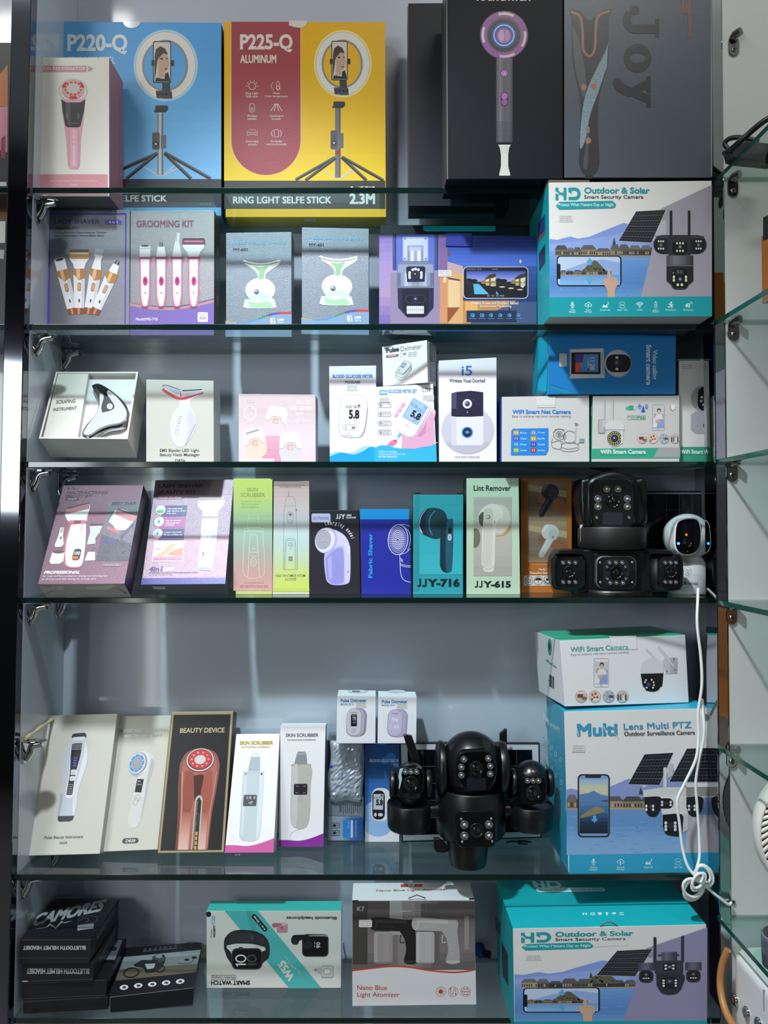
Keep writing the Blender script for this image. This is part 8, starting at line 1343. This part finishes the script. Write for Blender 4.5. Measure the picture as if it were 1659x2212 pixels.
b.TQ('Outdoor & Solar', (528, 130), (922, 124), (516, 106), '#2f8f9a', .02); b.TQ('Smart Security Camera', (530, 150), (908, 144), (526, 134), '#1f7f8a'); b.part('print'); b.poly([(358, 156), (372, 150), (735, 150), (746, 162), (740, 172), (380, 176), (362, 170)], w); b.TQ('Protect What Matters Day or Night', (378, 172), (730, 168), (372, 156), '#1f8f9a'); b.done()
hd_left = face_art(K, 'left', fx=D1); hd_left.part('print'); hd_left.poly([(165, 450), (200, 520), (202, 700), (172, 640)], '#2c3038'); hd_left.poly([(130, 300), (156, 350), (160, 420), (134, 380)], '#244a60'); hd_left.done()
q = [onplane(*D1(x, y), K.c[0]+K.N*.0003, K.N) for x, y in ((675, 372), (868, 368), (874, 472), (680, 482))]
MB().outline(q[::-1], K.N, .0010, C('#dcd9d6'), .0001).build('tuck_flap', K.root)
MB().tube(bez([K.c[0].lerp(K.c[1], .45)+Vector((0, 0, .001)), K.c[0].lerp(K.c[1], .50)+Vector((0, .001, .006)), K.c[0].lerp(K.c[1], .54)+Vector((0, 0, .001))], 5), .0008, M('#5f4a3c')).build('lid_notch', K.root)
# ================================================================== white charging cable of the round camera
WC = M('#dde2dd', .38); yc = -.004
def px3(pts, ys_): return [onY(x, y, ys_ if not isinstance(ys_, list) else ys_[i]) for i, (x, y) in enumerate(pts)]
G = root('charging_cable', 'long white cable hanging in a coil beside the tall multi lens carton', 'cable', tuple(onY(1510, 1900, yc)))
run = [(1508, 1272), (1507, 1300), (1506, 1350), (1514, 1420), (1516, 1480), (1508, 1540), (1509, 1590), (1503, 1640), (1480, 1690), (1463, 1730), (1468, 1780), (1474, 1830), (1486, 1872), (1510, 1900), (1540, 1928), (1560, 1944), (1574, 1954), (1580, 1950)]
yy = [.030, .010, 0, -.002, -.004, -.004, -.006, -.010, -.012, -.014, -.016, -.020, -.027, -.031, -.031, -.030, -.028, -.025]
MB().tube(bez(px3(run, yy), 8), .0022, WC, 10).build('hanging_cord', G)
run = [(1504, 1878), (1511, 1850), (1510, 1800), (1506, 1740), (1503, 1690), (1510, 1640), (1519, 1600), (1521, 1570), (1518, 1535), (1517, 1512), (1519, 1530), (1520, 1545)]
MB().tube(bez(px3(run, [-.026, -.018, -.010, -.008, -.008, -.008, -.008, -.007, -.002, .004, .012, .017]), 8), .0021, WC, 10).build('doubled_cord', G)
Rn = random.Random(8); mbc = MB()
def coil(cx, cy, rx, ry, ang, n, y):
    pts = []
    for k in range(n*20+1):
        t = 2*math.pi*k/20; j = k/20; sx, sy = rx*(1-.13*(j % 3)), ry*(1-.13*((j+1) % 3)); x, y_ = sx*math.cos(t), sy*math.sin(t); c, s = math.cos(math.radians(ang)), math.sin(math.radians(ang))
        pts.append(onY(cx+x*c-y_*s+2*math.sin(j*2.1), cy+x*s+y_*c+2*math.cos(j*1.7), y-.0022*(j-n/2)))
    return pts
MB().tube(coil(1521, 1890, 27, 20, 60, 5, -.032), .0021, WC, 8).build('upper_coil', G); MB().tube(coil(1497, 1919, 28, 24, -50, 6, -.032), .0021, WC, 8).build('lower_coil', G)
MB().tube(coil(1508, 1903, 12, 26, 35, 2, -.042), .0021, WC, 8).build('coil_wrap', G)
p = onY(1583, 1949, POSTY+.001); G = root('cable_grommet', 'small dark ringed hole in the end panel where the white cable enters', 'grommet', tuple(p))
MB().lathe([(0, .0036), (.0012, .0036), (.0015, .0024), (.0004, .0022)], p, (0, -1, 0), M('#77756f', .3, metal=.6), 20).build('metal_ring', G); MB().lathe([(0, .0021), (.0006, .0021)], p, (0, -1, 0), M('#0a0a0a', .8), 16).build('dark_hole', G)
# ================================================================== side bay
def P(x, y, Y): return onY(x, y, Y)
bk = M('#16171a', .35, bump=.05)
zs = BAY[0]; G = root('black_appliance', 'rounded black appliance with a coiled black lead on the topmost side shelf', 'appliance', (.60, -.10, zs))
cb = P(1668, 338, -.10); hb = cb.z - zs - .0005
MB().lathe([(-.05, .010), (-.045, hb*.8), (-.02, hb), (.03, hb), (.06, hb*.85), (.064, .01)], (cb.x+.045, -.10, zs+hb+.0005), (1, 0, 0), bk, 36).build('barrel', G)
MB().outline([P(x, y, -.085) for x, y in ((1575, 318), (1610, 302), (1672, 310), (1672, 352), (1600, 345), (1580, 340))][::-1], (0, -1, 0), .02, M('#2a2c2e', .4), .003).build('flat_grip', G)
MB().tube(bez([P(1690, 240, -.12), P(1650, 262, -.12), P(1610, 295, -.11), P(1580, 322, -.09), P(1566, 330, -.05)], 8), .0042, bk, 10).build('lead', G)
MB().tube(bez([P(1640, 305, -.08), P(1600, 297, -.07), P(1575, 300, -.06), P(1566, 312, -.055), P(1580, 325, -.06), P(1620, 330, -.07), P(1660, 332, -.08)], 8), .0036, bk, 10).build('lead_loop', G)
def bayc(name, label, x0, x1, y0, y1, z, h, cols, **kw):
    G = root(name, label, 'box', ((x0+x1)/2, y0, z)); c = cols
    MB().box((x0, y0, z+.0004), (x1, y1, z+h), C(c[0]), {k: C(v) for k, v in c[1].items()}).build('carton', G, bevel=.0008); return G
zs = BAY[1]; xo = P(1645, 560, -.10).x
G = bayc('tool_carton', 'orange and black carton on the second side shelf', xo, .79, -.20, -.10, zs, .098, ('#c9761c', dict(top='#25272c', front='#c9761c', left='#b0681c')))
A_ = Art(G, (xo, -.20, zs), (0, -1, 0)); A_.poly([(P_[0], P_[1]) for P_ in ((1648, 470), (1800, 400), (1800, 480), (1648, 520))], '#1d1f24'); A_.done()
A_ = Art(G, (xo, -.15, zs), (-1, 0, 0)); A_.done()
zs = BAY[3]
G = bayc('tool_case', 'black printed carton mirrored in the corner post, on the fourth side shelf', .60, .785, -.30, -.15, BAY[3], .185, ('#1b1c20', dict(left='#26272c')))
A_ = Art(G, (.60, -.15, zs), (0, 1, 0)); G2 = G
def backprint(G, polys, Y):
    mb = MB()
    for k, (pts, c) in enumerate(polys): mb.add([(x, Y+.0004+.0002*k, z) for x, z in pts], [tuple(range(len(pts)))], C(c))
    mb.build('print', G)
backprint(G, [([(.62, zs+.03), (.78, zs+.02), (.78, zs+.07), (.61, zs+.075)], '#c9c8c4'), ([(.62, zs+.075), (.78, zs+.07), (.78, zs+.076), (.61, zs+.08)], '#b8412c'), ([(.63, zs+.10), (.74, zs+.10), (.74, zs+.115), (.63, zs+.115)], '#a9a9ac')], -.15)
zs = BAY[2]; G = bayc('gift_bag', 'white and plum bag mirrored in the corner post, on the third side shelf', .60, .785, -.30, -.15, zs, .17, ('#d9d3d6', dict(left='#cfc9cd')))
backprint(G, [([(.605, zs+.005), (.70, zs+.01), (.74, zs+.13), (.64, zs+.12), (.605, zs+.06)], '#6a3450')], -.15)
zs = BAY[4]; G = bayc('tool_case', 'orange carton with black tool print mirrored in the corner post, on the fifth side shelf', .60, .785, -.30, -.15, zs, .185, ('#cf7420', dict(left='#b5651c')))
backprint(G, [([(.61, zs+.07), (.70, zs+.06), (.74, zs+.15), (.66, zs+.17), (.61, zs+.14)], '#1d1e22'), ([(.62, zs+.02), (.72, zs+.03), (.70, zs+.045), (.63, zs+.04)], '#1d1e22')], -.15)
# white desk fan
zs = BAY[5]; fc = P(1782, 1798, -.10); Rf = (P(1782, 1798, -.10)-P(1631, 1798, -.10)).length; WF = M('#d9d6cc', .35)
G = root('desk_fan', 'white desk fan with curved radial grille ribs, on the lowest side shelf', 'fan', (fc.x, -.10, zs))
MB().lathe([(-.030, Rf*.90), (-.012, Rf*.985), (0, Rf), (.006, Rf*.99), (.009, Rf*.965), (.007, Rf*.94), (-.030, Rf*.90)], fc, (0, -1, 0), WF, 72, cap=False).build('grille_rim', G)
g = MB()
for k in range(64):
    t = 2*math.pi*k/64; pts = []
    for j in range(8):
        r = Rf*(.30+.645*j/7); a_ = t+.55*(j/7)**1.2; pts.append(fc+Vector((r*math.cos(a_), -.006-.010*math.sin(math.pi*j/7), r*math.sin(a_))))
    g.tube(pts, [.0016+.0012*j/7 for j in range(8)], WF, 5)
g.build('grille', G); MB().lathe([(-.02, Rf*.32), (.012, Rf*.32), (.018, Rf*.26)], fc, (0, -1, 0), WF, 36).build('hub', G)
MB().lathe([(0, Rf*.88), (.002, Rf*.88)], fc+Vector((0, .030, 0)), (0, -1, 0), M('#8d8b84', .5), 48).build('back_plate', G)
for k in range(5):
    t = 2*math.pi*k/5; MB().outline([fc+Vector((r*math.cos(t+a_), .012, r*math.sin(t+a_))) for r, a_ in ((Rf*.3, 0), (Rf*.8, -.25), (Rf*.8, .55), (Rf*.3, .6))], (0, -1, 0), .002, M('#c9c6bc', .4), 0).build('fan_blade', G)
MB().lathe([(0, .055), (.006, .056), (.010, .020), (fc.z-Rf-zs+.012, .012)], (fc.x, -.082, zs+.0004), (0, 0, 1), WF, 36).build('stand', G)
# grey cup
cup = P(1682, 2035, -.15); G = root('metal_cup', 'grey metal cup standing on the lowest side shelf', 'cup', (cup.x, -.15, zs)); rc = cup.x - P(1638, 2035, -.15).x
hc_ = .042; MB().lathe([(0, rc*.9), (.002, rc), (hc_, rc*1.02), (hc_, rc*.95), (.004, rc*.92), (.003, .001)], (cup.x, -.165, zs+.0004), (0, 0, 1), M('#6f7477', .3, metal=.7), 40).build('cup_wall', G)
MB().lathe([(hc_-.002, rc*1.025), (hc_+.001, rc*1.03), (hc_+.001, rc*.95)], (cup.x, -.165, zs+.0004), (0, 0, 1), M('#a9adae', .2, metal=.8), 40, cap=False).build('rim', G)
# white appliance below the lowest shelf
xa = .522; zt_ = EYE - .618; WA = M('#d9d9d4', .3, coat=.3); zb_ = .40
G = root('kitchen_appliance', 'white appliance with mint lid and three chrome buttons under the lowest side shelf', 'appliance', (.65, -.25, zb_))
def rrect3(x0, y0, x1, y1, r, z): return [Vector((x, y, z)) for x, y in rr(x0, y0, x1, y1, r, 8)]
MB().outline(rrect3(xa, -.46, .785, -.035, .035, zt_), (0, 0, 1), zt_-zb_, WA, .012, 4, True).build('body', G)
MB().outline(rrect3(xa+.022, -.44, .765, -.055, .022, zt_+.004), (0, 0, 1), .006, M('#b5d9c6', .15, coat=.8), .002).build('mint_lid', G)
for k, (px_, py_) in enumerate(((1590, 2160), (1615, 2188), (1641, 2212))):
    q = onX(px_, py_, xa); MB().lathe([(0, .0085), (.003, .0085), (.0045, .007), (.003, .0055), (.0022, .001)], q, (-1, 0, 0), CHROME, 28).build('chrome_button', G)
q0, q1 = onX(1650, 2138, xa), onX(1651, 2182, xa); MB().tube([q0, q1], .0012, M('#8d8d8a', .4), 8).build('slot', G)
TN = M('#a9743f', .4)
MB().tube(bez([onX(1572, 2052, xa-.004), onX(1560, 2085, xa-.010), onX(1556, 2130, xa-.014), onX(1566, 2180, xa-.016), onX(1590, 2225, xa-.014), onX(1640, 2290, xa-.010)], 8), .0055, TN, 8).build('tan_handle', G)
struct('floor_plinth', MB().box((-1.5, 0.03, 0), (XWR, BACKY, .40), M('#5b5e62', .5)))
struct('bay_plinth', MB().box((XP+.002, -.75, 0), (.798, POSTY-.001, .3995), M('#8d8f8e', .5)))
# ================================================================== sliver of the neighbouring shelves
for i, (zz_, w) in enumerate(((S(1), 'upper'), (S(2), 'lower'))):
    r = root('glass_shelf', f'{w} glass shelf of the neighbouring unit beyond the steel post', 'shelf', (-.8, YS, zz_-.009))
    x1_ = xl(zz_)-.0195; shelf_mesh(-1.3, x1_, -1.3, x1_, YS, BACKY-.002, zz_-.0095, zz_, {}).build('glass_pane', r, bevel=.0008)
def nb(name, label, px_top, z, y0, front, prints, w=.16):
    z1 = P(10, px_top, y0).z; x1_ = xl(z1)-.022; G = root(name, label, 'box', (x1_-w/2, y0, z))
    MB().box((x1_-w, y0, z+.0004), (x1_, y0+.05, z1), C(front)).build('carton', G, bevel=.0008)
    a = Art(G, (x1_, y0, z), (0, -1, 0))
    lim = lambda pts: pts
    for pts, c in prints: a.poly(pts, c)
    a.done()
nb('tool_carton', 'black carton with orange and pink print beyond the steel post', 92, S(1), .03, '#24252a', [([(-60, 230), (17, 140), (17, 230)], '#c4762c'), ([(-60, 236), (17, 230), (16, 330), (-60, 300)], '#d98aa4'), ([(-60, 395), (14, 393), (14, 402), (-60, 402)], '#d9d9d6'), ([(2, 300), (12, 292), (12, 345), (2, 340)], '#8d2f4c')])
nb('microphone_carton', 'dark grey carton with white upper band beyond the steel post', 475, S(2), .03, '#33353a', [([(-60, 478), (12, 478), (11, 525), (-60, 525)], '#cfcfcd'), ([(-60, 535), (10, 540), (8, 560), (-60, 550)], '#a9a9a8')])
nb('tan_carton', 'tan carton under the upper neighbouring shelf beyond the steel post', 425, P(10, 470, .02).z-.0004 if False else S(2), .085, '#a9764c', [([(-60, 440), (13, 436), (13, 452), (-60, 452)], '#5c4634')])
